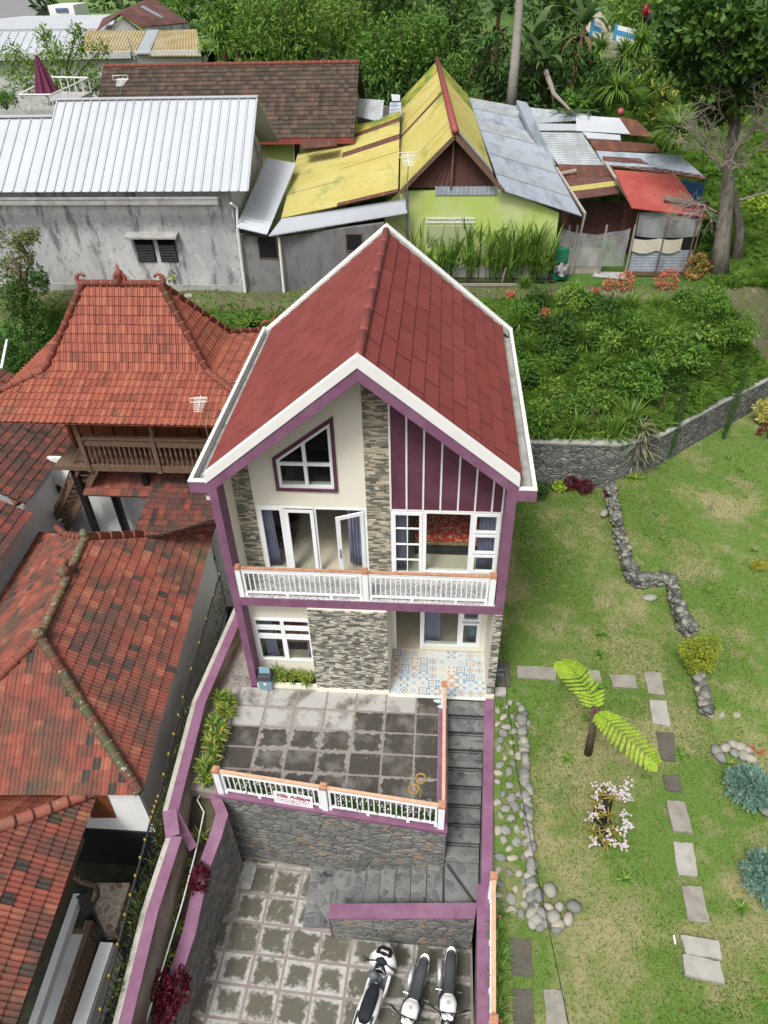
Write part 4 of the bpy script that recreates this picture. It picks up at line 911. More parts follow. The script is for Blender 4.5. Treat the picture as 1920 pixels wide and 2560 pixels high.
# planting along both beds
def vplants(name, label, pts, n, L, mt, w=.045, group=None, el=(15, 75), k=12, cat='plant', spread=.12):
    for i in range(n):
        s = (i+.5)/n*(len(pts)-1); j = int(s); p = pts[j].lerp(pts[min(j+1, len(pts)-1)], s-j)+Vector((random.uniform(-spread, spread), random.uniform(-spread, spread)*1.5, 0))
        b = MB()
        for q in range(3): rosette(b, p+Vector((random.uniform(-.06, .06), random.uniform(-.06, .06), random.uniform(.0, .15))), k, L*random.uniform(.8, 1.15), w, 1.0, el)
        o = b.build(name, mt); tag(o, label, cat, group)
vplants('dracaena_plant', 'yellow edged strap leaved plant in the hedge along the left of the terrace', [Vector((-.55, -.35, .1)), Vector((-.5, -1.7, .12)), Vector((-.45, -2.9, .1))], 16, .34, leafV, .05, 'strap leaved plants beside the terrace', k=14)
vplants('dracaena_plant', 'yellow and green strap leaved plant in the planter under the ground floor window', [Vector((.66, .14, .2)), Vector((1.66, .14, .2))], 8, .26, leafV, .045, 'strap leaved plants under the villa window', spread=.05)
bedpts = [Vector((p.x-.62, p.y, p.z-.15)) for p in pin[2:]]
vplants('striped_spider_plant', 'pale striped grassy plant in the planting bed beside the parking yard', bedpts, 17, .30, leafV, .03, 'striped plants in the yard bed', k=9, spread=.16)
for i, (u, v, z, lab) in enumerate([(500, 2200, -.7, 'crimson leaved shrub spilling over the upper part of the mauve planter wall'), (450, 2470, -1.3, 'large crimson leaved shrub over the mauve planter wall near the foot of the photo'), (405, 2475, -1.1, 'crimson leaved shrub at the left edge of the planting bed beside the brown wall'), (420, 2530, -1.35, 'crimson leaved shrub in the planting bed at the foot of the photo')]):
    p = at(u, v, z=z); b = MB(); leaves(b, p+Vector((0, 0, .1)), (.22, .3, .2), 420, .085, asp=.6); tag(b.build('crimson_shrub', leafR), lab, 'shrub')
# bin, slippers, cable coil, lamp
t = thing('rubbish_bin', 'blue grey rubbish bin with a dark swing lid left of the planter', 'bin', (.42, .0, .13))
binm = mat('bin_blue', (.19, .32, .38), .45); bind = mat('bin_lid', (.045, .052, .06), .5); binw = mat('sticker', (.75, .75, .74), .5)
b = MB(); b.hexa([(.27, -.12, .0), (.60, -.12, .0), (.60, .14, .0), (.27, .14, .0), (.24, -.16, .42), (.63, -.16, .42), (.63, .17, .42), (.24, .17, .42)]); b.build('body', binm, t, bevel=.02)
b = MB(); b.hexa([(.23, -.17, .42), (.64, -.17, .42), (.64, .18, .42), (.23, .18, .42), (.27, -.13, .58), (.60, -.13, .58), (.60, .15, .60), (.27, .15, .60)]); b.build('lid', bind, t, bevel=.02)
b = MB(); b.hexa([(.29, -.02, .59), (.57, -.02, .59), (.57, .0, .59), (.29, .0, .59), (.29, .03, .76), (.57, .03, .76), (.57, .05, .76), (.29, .05, .76)]); b.build('flap', binm, t)
b = MB(); b.box(.40, .47, -.163, -.155, .27, .35); b.build('sticker', binw, t)
def slipper(name, label, p, rz, mt, L=.27, group=None):
    b = MB(); c_, s_ = math.cos(rz), math.sin(rz); pts = []
    for k in range(14):
        a = 2*math.pi*k/14; x = L/2*math.cos(a); y = (.048+.012*math.cos(a))*math.sin(a); pts.append((p[0]+x*c_-y*s_, p[1]+x*s_+y*c_))
    b.pxy(pts, p[2], p[2]+.022)
    for sy in (-1, 1):
        q = [Vector((p[0]+x*c_-y*s_, p[1]+x*s_+y*c_, p[2]+h)) for x, y, h in ((.085, 0, .025), (.04, sy*.03, .05), (-.02, sy*.05, .02))]; b.tube(q, .008, 5)
    tag(b.build(name, mt), label, 'slipper', group)
slm = mat('slipper_aqua', (.45, .62, .62), .5); slg = mat('slipper_grey', (.17, .18, .20), .6)
slipper('slipper', 'pale aqua slipper farther from the steps on the terrace corner, the upper of the pair', at(1096, 1754, z=.01), -.15, slm)
slipper('slipper', 'pale aqua slipper nearer the side railing, the lower of the pair on the terrace corner', at(1106, 1767, z=.01), .1, slm)
slipper('slipper', 'grey slipper on the slab beside the porch pilaster, the upper one', at(1252, 1675, z=.0), .2, slg)
slipper('slipper', 'grey slipper on the slab beside the porch pilaster, the lower one', at(1249, 1688, z=.0), -.1, slg)
b = MB(); ym = mat('yellow_rope', (.45, .30, .08), .7)
for cx, cy, r in ((4.60, -2.42, .13), (4.44, -2.72, .13)):
    for q in range(3):
        ra = r*(1-.1*q+random.uniform(-.04, .04)); ox, oy = random.uniform(-.02, .02), random.uniform(-.02, .02)
        b.tube([(cx+ox+ra*math.cos(a*math.pi/9), cy+oy+ra*math.sin(a*math.pi/9), .02+.01*q) for a in range(19)], .006, 5)
b.tube([(4.5, -2.5, .03), (4.62, -2.75, .03), (4.58, -3.0, .03), (4.4, -3.1, .03)], .008, 5); tag(b.build('rope_coil', ym), 'loose yellow rope coils on the dark slabs by the terrace corner', 'rope')
t = thing('ground_lamp', 'small silver lamp on the rubble wall above the lower steps', 'lamp', at(873, 2160, z=-2.6))
p = at(873, 2168, z=-2.75); b = MB(); b.tube([p, p+Vector((0, 0, .1))], .05, 8); b.build('lamp_base', black, t); b = MB(); b.blob(p+Vector((0, 0, .15)), .055, .055, .055, 0, None, 8, 6, 0); b.build('lamp_globe', galv, t, smooth=True)
# ------------------------------------------------------------------ neighbours on the left: joglo, tiled houses, courtyard
def V3(*a): return Vector(a)
jg = thing('joglo_house', 'two storey wooden house with a steep orange clay tiled pyramid roof and upstairs balcony', 'house', (-4.5, 8, -3.3))
BL, BR = at(114, 926, z=5.7), at(519, 930, z=5.7); RL, RR = at(207, 711, z=7.8), at(401, 711, z=7.8)
yb = (BL.y+BR.y)/2; BL.y = BR.y = yb; yr = (RL.y+RR.y)/2; RL.y = RR.y = yr; yk = 2*yr-yb
HL, HR = at(17, 964, z=5.42), at(578, 968, z=5.42); HL.y = HR.y = 4.95+(5.42-5)/.4; HR.x = -1.02
EL, ER = V3(HL.x-.1, 4.95, 5.0), V3(-1.02, 4.95, 5.0)
kBL, kBR, kHL, kHR = V3(BL.x, yk, 5.7), V3(BR.x, yk, 5.7), V3(HL.x, 2*yr-HL.y, 5.42), V3(HR.x, 2*yr-HR.y, 5.42)
b = MB(); X = (1, 0, 0); Y = (0, 1, 0)
tiles(b, [BL, BR, RR, RL], X, .19, .27, single=True); tiles(b, [EL, ER, HR, BR, BL, HL], X, .19, .27, single=True)
tiles(b, [BR, kBR, RR], Y, .19, .27, single=True); tiles(b, [BR, HR, kHR, kBR], Y, .19, .27, single=True)
tiles(b, [BL, RL, kBL], Y, .19, .27, single=True); tiles(b, [BL, kBL, kHL, HL], Y, .19, .27, single=True)
b.face([kBR, kBL, RL, RR], 0, .5); b.face([kBR, kHR, kHL, kBL], 0, .5); b.build('roof', claynew, jg)
b = MB(); capline(b, [RL, RR], .10, .3)
for ch in ([RL, BL, HL], [RR, BR, HR], [RR, kBR, kHR], [RL, kBL, kHL]): capline(b, ch, .105, .33)
def curl(mb, p, d, s=1.0):
    d = Vector(d).normalized(); pts = []
    for i in range(9):
        a = i/8*math.pi*1.35; pts.append(Vector(p)+d*(.16*math.sin(a)*s)+Vector((0, 0, .17*(1-math.cos(a))*s)))
    mb.tube(pts, [.09*s*(1-.07*i) for i in range(9)], 7)
curl(b, RL, (-1, 0, 0), .9); curl(b, RR, (1, 0, 0), .9); curl(b, HL, (-1, -.6, 0)); curl(b, HR, (1, -.6, 0), .8); curl(b, kHR, (1, .6, 0))
mid = RL.lerp(RR, .5); curl(b, mid+V3(-.02, 0, .05), (-1, 0, 0), .85); curl(b, mid+V3(.02, 0, .05), (1, 0, 0), .85)
b.tube([mid, mid+V3(0, 0, .28), mid+V3(0, 0, .36), mid+V3(0, 0, .42), mid+V3(0, 0, .62)], [.12, .09, .13, .07, .01], 8)
b.build('ridge_cap', capclay, jg, smooth=True)
b = MB(); b.box(-6.75, -1.1, 6.5, 6.6, 3.2, 5.5); b.box(-6.75, -6.65, 6.6, 12, 3.2, 5.5); b.box(-1.1, -1.0, 5.2, 12, 3.2, 5.3)
for i in range(9): x = -6.7+i*.68; b.box(x, x+.09, 6.44, 6.5, 3.2, 5.4)
b.build('wooden_wall', woodred, jg)
b = MB(); b.box(-6.9, -1.0, 5.42, 12, 3.02, 3.16); b.build('upper_floor', woodold, jg)
b = MB()
b.box(-5.8, -1.05, 5.42, 5.52, 3.16, 3.24); b.box(-5.8, -1.05, 5.4, 5.54, 4.16, 4.24); b.box(-5.8, -1.05, 5.44, 5.5, 3.92, 4.12)
for x in (-5.85, -3.65, -1.4): b.box(x, x+.13, 5.38, 5.52, 3.0, 4.32)
x = -5.62
while x < -1.15:
    if not (-3.72 < x < -3.48): b.tube([(x, 5.47, 3.24), (x, 5.47, 3.38), (x, 5.47, 3.5), (x, 5.47, 3.66), (x, 5.47, 3.8), (x, 5.47, 3.93)], [.025, .045, .02, .045, .022, .035], 5)
    x += .155
b.build('balcony_rail', woodold, jg)
b = MB(); b.box(-5.88, -5.74, 5.4, 5.54, 4.2, 5.2); b.box(-3.6, -3.5, 5.42, 5.52, 4.2, 5.2); b.build('post', woodold, jg)
b = MB(); b.box(-6.8, -1.1, 7.0, 7.15, -3.3, 3.02); b.box(-6.8, -6.6, 7.15, 12, -3.3, 3.02); b.build('lower_wall', wallwhite, jg)
b = MB(); b.box(-6.55, -6.37, 5.6, 5.78, -3.3, 3.0); b.box(-4.45, -4.27, 5.8, 5.98, -3.3, 3.0); b.box(-6.55, -5.7, 5.6, 5.75, 2.75, 3.0); b.box(-6.0, -5.8, 6.4, 6.6, -3.3, 2.9); b.build('column', blackpaint, jg)
b = MB(); tiles(b, [(-6.35, 5.5, 2.0), (-4.0, 5.5, 2.0), (-4.0, 6.5, 2.55), (-6.35, 6.5, 2.55)], X, .2, .26); b.build('lean_to_roof', clay, jg)
# stair, lean-to, counter
t = thing('wooden_staircase', 'steep wooden staircase with a thin iron rail climbing to the joglo balcony', 'stairs', (-6.8, 6, -1))
s0, s1 = at(242, 1170, y=5.45), at(165, 1325, z=-.6); w0 = V3(-.6, .05, 0)
b = MB(); b.bar(s0, s1, .06, .22); b.bar(s0+w0, s1+w0, .06, .22)
for i in range(13): p = s0.lerp(s1, (i+.5)/13); b.hexa([p, p+w0, p+w0+V3(0, .22, 0), p+V3(0, .22, 0), p+V3(0, 0, .04), p+w0+V3(0, 0, .04), p+w0+V3(0, .22, .04), p+V3(0, .22, .04)])
b.build('flight', woodold, t)
h0, h1 = at(213, 1092, y=5.4), at(135, 1272, z=.9); b = MB(); b.tube([h0, h1], .03, 6)
for i in range(1, 11): p = h0.lerp(h1, i/11); q = (s0+w0).lerp(s1+w0, i/11); b.bar(p, q, .014)
b.build('hand_rail', woodold, t)
b = MB(); q = [at(100, 1345, z=-1.2), at(175, 1345, z=-1.2), at(195, 1288, z=-1.2), at(122, 1288, z=-1.2)]; b.prism(q, (0, 0, -.2)); b.build('landing', woodold, t)
b = MB(); q = [at(243, 1302, z=-1), at(400, 1302, z=-1), at(400, 1268, z=-1), at(258, 1268, z=-1)]; b.prism(q, (0, 0, -2.3)); b.prism([p+V3(0, 0, .06) for p in q], (0, 0, -.06)); tag(b.build('counter', wallwhite, None), 'white slab topped counter under the lean-to between the tiled roofs', 'counter')
lt = thing('lean_to', 'worn brown tiled lean-to over a white wall between the joglo and mossy hipped roof', 'outbuilding', (-2.6, 5.5, -3.3))
pn = lambda u, v: onp(u, v, (0, 6.4, 2.55), (0, -.35, 1))
b = MB(); tiles(b, [V3(-4.05, 6.5, 2.585), V3(-1.15, 6.5, 2.585), pn(545, 1297), pn(405, 1338), pn(332, 1342)], X, .19, .2); b.build('roof', clayd, lt)
b = MB(); b.box(-3.9, -1.05, 5.95, 6.1, -3.3, 2.2); b.box(-1.2, -1.05, 4.6, 5.95, -3.3, 1.9); b.build('wall', wallwhite, lt)
b = MB(); q = [at(514, 1413, y=5.93), at(538, 1413, y=5.93), at(538, 1392, y=5.93), at(512, 1392, y=5.93)]; b.prism(q, (0, .03, 0)); b.build('vent', blackpaint, lt)
# tiled roofs at the left edge
dh = thing('tiled_wing', 'dark clay tiled wing over white walls at the left edge behind the staircase', 'house', (-10, 6, -3.3))
b = MB(); tiles(b, [(-8.0, 5.0, 2.0), (-8.0, 10.5, 2.0), (-12.5, 10.5, 4.7), (-12.5, 5.0, 4.7)], Y, .2, .27)
tiles(b, [(-7.85, 1.0, 1.65), (-7.95, 4.95, 1.65), (-12.5, 4.95, 4.3), (-12.5, 1.0, 4.3)], Y, .2, .27); b.build('roof', clayd, dh)
b = MB(); capline(b, [at(46, 1262, z=1.85), at(0, 1200, z=2.3), at(-40, 1150, z=2.7)], .11, .35); b.build('ridge_cap', capclay, dh, smooth=True)
b = MB(); b.box(-12.4, -8.3, 7.35, 7.5, -3.3, 1.9); b.box(-8.45, -8.3, 1.2, 7.35, -3.3, 1.55); b.box(-8.3, -6.8, 7.2, 7.35, -3.3, 2.2); b.build('wall', wallwhite, dh)
b = MB(); q = [at(132, 1228, y=7.17), at(162, 1240, y=7.17), at(168, 1228, y=7.17), at(142, 1212, y=7.17)]; b.prism(q, (0, .02, 0)); b.build('vent', blackpaint, dh)
# house B: large hipped clay roof
hb = thing('hip_roofed_house', 'white walled house under a large mossy hipped clay tile roof left of the villa yard', 'house', (-4.5, 1, -3.3))
RB, RF = V3(-5.05, 2.9, 2.5), V3(-4.66, -.75, 2.5); FR_, BKR, FLt, BKL = V3(-1.70, -3.5, .5), V3(-2.44, 5.75, .5), V3(-7.7, -3.85, .5), V3(-8.1, 5.3, .5)
b = MB(); ed = (FR_-BKR).normalized()
tiles(b, [FR_, BKR, RB, RF], ed, .21, .27); tiles(b, [FLt, FR_, RF], (1, .06, 0), .21, .27)
tiles(b, [BKL, FLt, RF, RB], -ed, .21, .27); tiles(b, [BKR, BKL, RB], (1, .08, 0), .21, .27); b.build('roof', clay, hb)
b = MB(); capline(b, [RB, RF], .10, .3)
capline(b, [RF, RF.lerp(FR_, .5)+V3(0, 0, -.06), FR_+V3(0, 0, .05)], .12, .34); b.build('ridge_cap', capmoss, hb, smooth=True)
b = MB(); capline(b, [RB, RB.lerp(BKR, .7)+V3(0, 0, -.05), BKR+V3(.0, 0, .12)], .12, .36); capline(b, [RF, FLt], .12, .36); capline(b, [RB, RB.lerp(BKL, .4), RB.lerp(BKL, .55)+V3(0, 0, .3)], .11, .36)
curl(b, BKR+V3(-.02, 0, .1), (.6, .6, 0), .6); b.build('ridge_cap', capclay, hb, smooth=True)
b = MB(); m_ = RB.lerp(RF, .42); b.blob(m_+V3(0, 0, .2), .16, .2, .26, 0, None, 7, 5, .3); b.blob(RF+V3(0, 0, .12), .17, .17, .18, 0, None, 8, 5, .1); b.blob(RB+V3(0, 0, .15), .13, .13, .2, 0, None, 7, 5, .1); b.blob(m_+V3(0, .15, .38), .06, .06, .12, 0, None, 6, 4, .2); b.blob(m_+V3(0, -.12, .36), .05, .06, .1, 0, None, 6, 4, .2); b.build('roof_finial', capmoss, hb, smooth=True)
b = MB()
b.hexa([(-2.1, -3.28, -3.3), (-1.86, -3.28, -3.3), (-2.58, 5.5, -3.3), (-2.8, 5.5, -3.3), (-2.1, -3.28, .42), (-1.86, -3.28, .42), (-2.58, 5.5, .42), (-2.8, 5.5, .42)])
b.box(-7.3, -1.87, -3.34, -3.2, -1.5, .4); b.build('wall', wallwhite, hb)
b = MB(); b.box(-7.3, -1.84, -3.38, -3.18, -3.3, -1.5); b.build('plinth', blackpaint, hb)
b = MB(); q = [at(228, 2045, y=-3.36), at(291, 2045, y=-3.36), at(268, 1990, y=-3.36), at(210, 1990, y=-3.36)]; b.prism(q, (0, .03, 0)); b.build('window', woodred, hb)
# house C
hc = thing('porch_house', 'clay tiled house with a wooden railed porch in the bottom left corner', 'house', (-5, -7, -3.3))
C0, C1, C2, C3 = V3(-2.95, -3.3, 0), V3(-2.58, -9.6, 0), V3(-6.4, -9.6, 2.6), V3(-6.4, -6.9, 2.6)
b = MB(); tiles(b, [C0, C1, C2, C3], (.06, -1, 0), .22, .28); b.build('roof', clay, hc)
b = MB(); tiles(b, [C0, C3, V3(-10, -6.9, 2.6), V3(-10, -3.3, 0)], X, .2, .28, rand=.003); b.build('roof_slope', claynew, hc)
b = MB(); capline(b, [C0+V3(.1, .1, .12), C0.lerp(C3, .25), C0.lerp(C3, .6), C3], .13, .38); b.build('ridge_cap', capclay, hc, smooth=True)
b = MB(); b.bar((-3.0, -4.2, -.22), (-2.75, -9.6, -.22), .1, .2); b.bar(at(180, 2170, z=-1.0), at(90, 2420, z=-1.0), .12, .25); b.build('fascia', woodold, hc)
b = MB(); p, q = at(196, 2240, z=-1.5), at(60, 2640, z=-1.5); b.bar(p, q, .16, .25); b.build('beam', wallwhite, hc)
b = MB(); b.prism([at(165, 2335, z=-2.45), at(215, 2335, z=-2.45), at(100, 2700, z=-2.45), at(20, 2700, z=-2.45)], (0, 0, -.1)); b.build('porch_floor', mat('white_tile', (.50, .53, .55), .3, [('noise', 3, .5, .7, (.42, .45, .47))]), hc)
b = MB(); p, q = at(224, 2312, z=-1.75), at(128, 2600, z=-1.75); b.bar(p, q, .11, .09); b.bar(p-V3(0, 0, .6), q-V3(0, 0, .6), .09, .07)
n = 20
for i in range(n): r_ = p.lerp(q, (i+.5)/n); b.bar(r_, r_-V3(0, 0, .6), .05, .05)
b.bar(p+V3(0, 0, .05), p-V3(0, 0, .7), .14, .14); b.bar(at(172, 2327, z=-1.9), at(214, 2330, z=-1.9), .08, .08); b.build('porch_rail', woodold, hc)
b = MB(); p, q = at(268, 2358, z=-2.3), at(180, 2620, z=-2.3); d_ = V3(.0, 0, -1); b.bar(p, q, .3, .1); b.bar(p+V3(.12, 0, -.45), q+V3(.12, 0, -.45), .08, .8); b.build('porch_ledge', wallwhite, hc)
b = MB(); b.bar(at(203, 2232, z=-1.4), at(262, 2370, z=-2.6), .22, .22); b.build('column', blackpaint, hc)
b = MB(); q = [at(240, 2207, z=-2.7), at(325, 2207, z=-2.7), at(288, 2328, z=-2.7), at(206, 2328, z=-2.7)]; b.prism(q, (0, 0, -.5)); tag(b.build('stone_bench', mat('crazy_marble', (.36, .30, .22), .6, [('vorocol', 5, .4, .8, (.25, .13, .09)), ('voroedge', 5, .09, .03, (.45, .45, .44))])), 'crazy paved stone bench in the dark side garden of the porch house', 'bench')
b = MB(); b.tube([at(172, 2180, z=-2.4), at(205, 2205, z=-2.4), at(240, 2215, z=-2.4), at(245, 2240, z=-2.4), at(225, 2270, z=-2.4)], .06, 6); tag(b.build('garden_rail', capmoss), 'mossy curved timber beside the stone bench', 'timber')
# dark ground of the neighbour's plot
b = MB(); b.face([(-30, -14, -3.35), (-.9, -14, -3.35), (-.9, 8, -3.35), (-30, 12, -3.35)]); tag(b.build('neighbour_yard', mat('dark_wet_ground', (.018, .02, .014), .8, [('noise', 3, .5, .65, (.03, .045, .015))])), kind='structure')
# iron fence with yellow finials and creeper
irn = mat('black_iron', (.02, .022, .024), .5); yel = mat('yellow_finial', (.40, .27, .04), .5)
t = thing('iron_fence', 'black iron fence with small yellow finials and creeper beside the mauve boundary wall', 'fence', (-1.3, -2, -1))
fp = [V3(-1.62, 3.4, .75), V3(-1.42, -1, .7), V3(-1.22, -3.6, .62), V3(-1.22, -4.2, .6), V3(-1.14, -6, .45), V3(-1.0, -8.6, .25)]
b = MB(); g = MB()
for p, q in zip(fp, fp[1:]):
    b.tube([p, q], .028, 6); b.tube([p-V3(0, 0, 1.3), q-V3(0, 0, 1.3)], .02, 5); n = max(1, int((q-p).length/.13))
    for i in range(n): r_ = p.lerp(q, i/n); b.bar(r_, r_-V3(0, 0, 1.5), .014)
b.build('frame', irn, t)
for i in range(26):
    s = i/25*(len(fp)-1); j = min(int(s), len(fp)-2); p = fp[j].lerp(fp[j+1], s-j); g.blob(p+V3(0, 0, .06), .028, .028, .05, 0, None, 6, 4, .1)
g.build('finial', yel, t)
b = MB()
for i in range(5):
    for j in range(14):
        s = random.random()*5; k = int(s); p = fp[k].lerp(fp[k+1], s-k)-V3(-.04, 0, random.uniform(.1, 1.2)); leaves(b, p, (.1, .3, .22), 34, .075, asp=.5)
for i in range(70):
    s = random.random()*5; k = int(s); p = fp[k].lerp(fp[k+1], s-k)-V3(-.03, 0, random.uniform(0, .8)); q = p+V3(random.uniform(-.1, .15), random.uniform(-.5, .5), random.uniform(-.5, .3)); b.tube([p, p.lerp(q, .5)+V3(.05, 0, .1), q], .008, 4)
tag(b.build('creeper', leafm('olive_creeper', (.03, .045, .012), (.065, .09, .02), (.14, .16, .04))), 'olive green creeper growing along the black iron fence', 'creeper')
for nm, lab, pa, pb_, mt, r in (('broom', 'pale handled broom leaning in the narrow side alley', at(516, 1532, z=-2), at(522, 1580, z=-3.1), mat('pale_handle', (.45, .55, .65), .5), .02), ):
    b = MB(); b.tube([pa, pb_], r, 6); b.hexa([tuple(pb_+V3(x, y, z)) for x, y, z in ((-.12, -.04, -.2), (.12, -.04, -.2), (.12, .04, -.2), (-.12, .04, -.2), (-.05, -.03, 0), (.05, -.03, 0), (.05, .03, 0), (-.05, .03, 0))]); tag(b.build(nm, mt), lab, 'broom')
p = at(524, 1575, z=-3.0); b = MB(); b.blob(p, .16, .16, .2, 0, None, 10, 6, 0); tag(b.build('bucket', mat('green_plastic', (.03, .36, .05), .4), smooth=True), 'bright green bucket in the narrow side alley', 'bucket')
# aerials
def aerial(label, base, top, s=1.0, arm=(1, .1, 0)):
    t = thing('tv_aerial', label, 'aerial', base); base, top = Vector(base), Vector(top)
    b = MB(); b.tube([base, top], .018*s, 5); b.build('mast', steel, t)
    b = MB(); d = Vector(arm).normalized(); bo = Vector((-d.y, d.x, .25)).normalized()
    b.tube([top-bo*.45*s, top+bo*.5*s], .014*s, 4)
    for i in range(9): c = top+bo*(-.42+.1*i)*s; l = (.17+.012*i)*s; b.tube([c-d*l, c+d*l], .009*s, 4)
    for q in (-.05, .12):
        c = top+V3(0, 0, .14+q)*s; b.tube([c-d*.34*s, c+d*.34*s], .01*s, 4)
    for x in (-.34, .34): b.tube([top+d*x*s+V3(0, 0, .09)*s, top+d*x*s+V3(0, 0, .26)*s], .01*s, 4)
    b.build('elements', galv, t); return t
aerial('white comb aerial on a thin mast in front of the orange joglo roof', (-.62, 3.4, -3.3+0), at(498, 1010, y=4.0), .66)
aerial('white comb aerial lying low over the left end of the brown tiled roof', at(300, 235, y=21.5), at(303, 205, y=21.5), .9)
b = MB(); b.tube([at(318, 92, y=27.5), at(338, 150, y=27)], .04, 5); tag(b.build('leaning_pole', steel), 'thin dark leaning pole above the left end of the brown tiled roof', 'pole')
# ------------------------------------------------------------------ village behind (ground at 4.5 m)
GZ = 4.5
# F: white metal roofed grey house
hf = thing('grey_rendered_house', 'grey stained rendered house under a bright white seamed metal roof', 'house', (-6, 18, GZ))
WY = at(612, 727, z=GZ).y; EY = WY-.45; RY = WY+3.2
e0, e1 = at(143, 478, y=EY), at(620, 478, y=EY); r0, r1 = at(143, 243, y=RY), at(643, 243, y=RY); l0, l1 = at(0, 478, y=EY), at(0, 292, y=RY-.35)
ez = e1.z; rz_ = r1.z; e0.z = l0.z = ez; r0.z = rz_
e0 = V3(e0.x, EY, ez); r0 = V3(r0.x, RY, rz_); xm = at(140, 292, y=RY-.5).x
b = MB(); ribsheet(b, [V3(xm, EY, ez), e1, V3(r1.x, RY, rz_), V3(at(143, 243, y=RY).x, RY, rz_)], 23, .07, .045)
lz = at(60, 292, y=RY-.45).z
ribsheet(b, [V3(xm-9, EY, ez), V3(xm, EY, ez), V3(at(135, 292, y=RY-.45).x, RY-.45, lz), V3(xm-9, RY-.45, lz)], 20, .07, .045)
b.box(at(143, 243, y=RY).x, r1.x+.04, RY-.12, RY+.12, rz_, rz_+.05); b.box(xm-9, at(135, 292, y=RY-.45).x, RY-.6, RY-.35, lz, lz+.05)
bk = RY+3.0; bx = at(702, 352, y=bk).x; bzz = at(702, 352, y=bk).z
b.prism([V3(r0.x, RY, rz_), V3(r1.x, RY, rz_), V3(r1.x+.05, bk, bzz), V3(r0.x, bk, bzz)], (0, 0, -.05))
b.build('roof', [cwhite, seamm], hf)
xr = at(612, 727, z=GZ).x
b = MB(); b.box(xr-14, xr, WY, WY+.2, GZ-.5, ez-.1)
b.prism([(xr-.005, WY+.2, GZ-.5), (xr-.005, bk-.4, GZ-.5), (xr-.005, bk-.4, bzz-.1), (xr-.005, RY, rz_-.12), (xr-.005, WY+.2, ez-.05)], (-.2, 0, 0)); b.build('wall', greystucco, hf)
b = MB(); gz0 = at(300, 500, y=EY-.1).z; b.box(xr-14, xr-.35, EY-.16, EY+.05, gz0-.16, gz0+.02); b.box(xr-14, xr-.35, EY-.16, EY-.1, gz0, gz0+.1); b.build('gutter', concrete, hf)
b = MB(); pts = [at(577, 508, y=WY-.3), at(592, 520, y=WY-.1), at(594, 565, y=WY-.08), at(613, 728, y=WY-.08)]; b.tube(pts, .05, 6); b.build('downpipe', white, hf)
b = MB(); q0, q1 = at(312, 592, y=WY-.35), at(440, 592, y=WY-.35); b.hexa([(q0.x, WY-.4, q0.z-.08), (q1.x, WY-.4, q0.z-.08), (q1.x, WY, q0.z-.08), (q0.x, WY, q0.z-.08), (q0.x, WY-.4, q0.z), (q1.x, WY-.4, q0.z), (q1.x, WY, q0.z+.1), (q0.x, WY, q0.z+.1)]); b.build('window_hood', concrete, hf)
for u0, u1 in ((344, 392), (400, 446)):
    a, c = at(u0+6, 652, y=WY-.02), at(u1-2, 652, y=WY-.02); top = at(u0, 598, y=WY-.02).z
    f = MB(); f.box(a.x-.04, c.x+.04, WY-.03, WY, a.z-.04, top); o = f.build('window', blackpaint, hf)
    g = MB(); nn = 8
    for i in range(nn): zz = a.z+(top-a.z)*i/nn; g.hexa([(a.x, WY-.07, zz), (c.x, WY-.07, zz), (c.x, WY-.03, zz+.05), (a.x, WY-.03, zz+.05), (a.x, WY-.065, zz+.01), (c.x, WY-.065, zz+.01), (c.x, WY-.03, zz+.07), (a.x, WY-.03, zz+.07)])
    g.build('louvre', glassmat('louvre_glass', (.35, .4, .42)), o)
f = MB(); q = [at(62, 640, y=WY-.02), at(82, 655, y=WY-.02), at(50, 600, y=WY-.02), at(32, 605, y=WY-.02)]; f.prism([q[0], q[1], q[2], q[3]], (0, .03, 0)); f.build('window', blackpaint, hf)
b = MB(); b.box(xr-14, xr, WY-.04, WY, GZ-.3, GZ+.25); b.build('plinth', concrete, hf)
# roof terrace with closed parasol, white railing
t = thing('roof_terrace', 'small white railed roof terrace behind the lower white roof', 'terrace', at(150, 235, y=22))
p = [at(60, 275, y=20.5), at(137, 275, y=20.5), at(228, 230, y=24), at(140, 228, y=24)]; b = MB(); b.prism(p, (0, 0, -1.2)); b.build('deck', concrete, t)
b = MB()
for a, c in zip(p, p[1:]+p[:1]):
    b.tube([a+V3(0, 0, .55), c+V3(0, 0, .55)], .035, 5)
    for i in range(5): q = a.lerp(c, i/5); b.tube([q, q+V3(0, 0, .55)], .025, 4)
b.build('railing', white, t)
pc_ = at(122, 250, y=21.5); t = thing('parasol', 'closed maroon parasol standing on the roof terrace', 'parasol', pc_)
b = MB(); hh = 1.35; NN = 16; b0 = len(b.v)
b.grid(lambda u, v: (pc_.x+(.05+.38*(1-v))*(1+.22*math.cos(8*2*math.pi*u))*math.cos(2*math.pi*u), pc_.y+(.05+.38*(1-v))*(1+.22*math.cos(8*2*math.pi*u))*math.sin(2*math.pi*u), pc_.z+.25+hh*v), 64, 5)
b.build('canopy', mat('maroon_cloth', (.13, .025, .055), .8), t, smooth=True)
b = MB(); b.tube([pc_-V3(0, 0, .5), pc_+V3(0, 0, hh+.4)], .03, 6); b.build('pole', white, t)
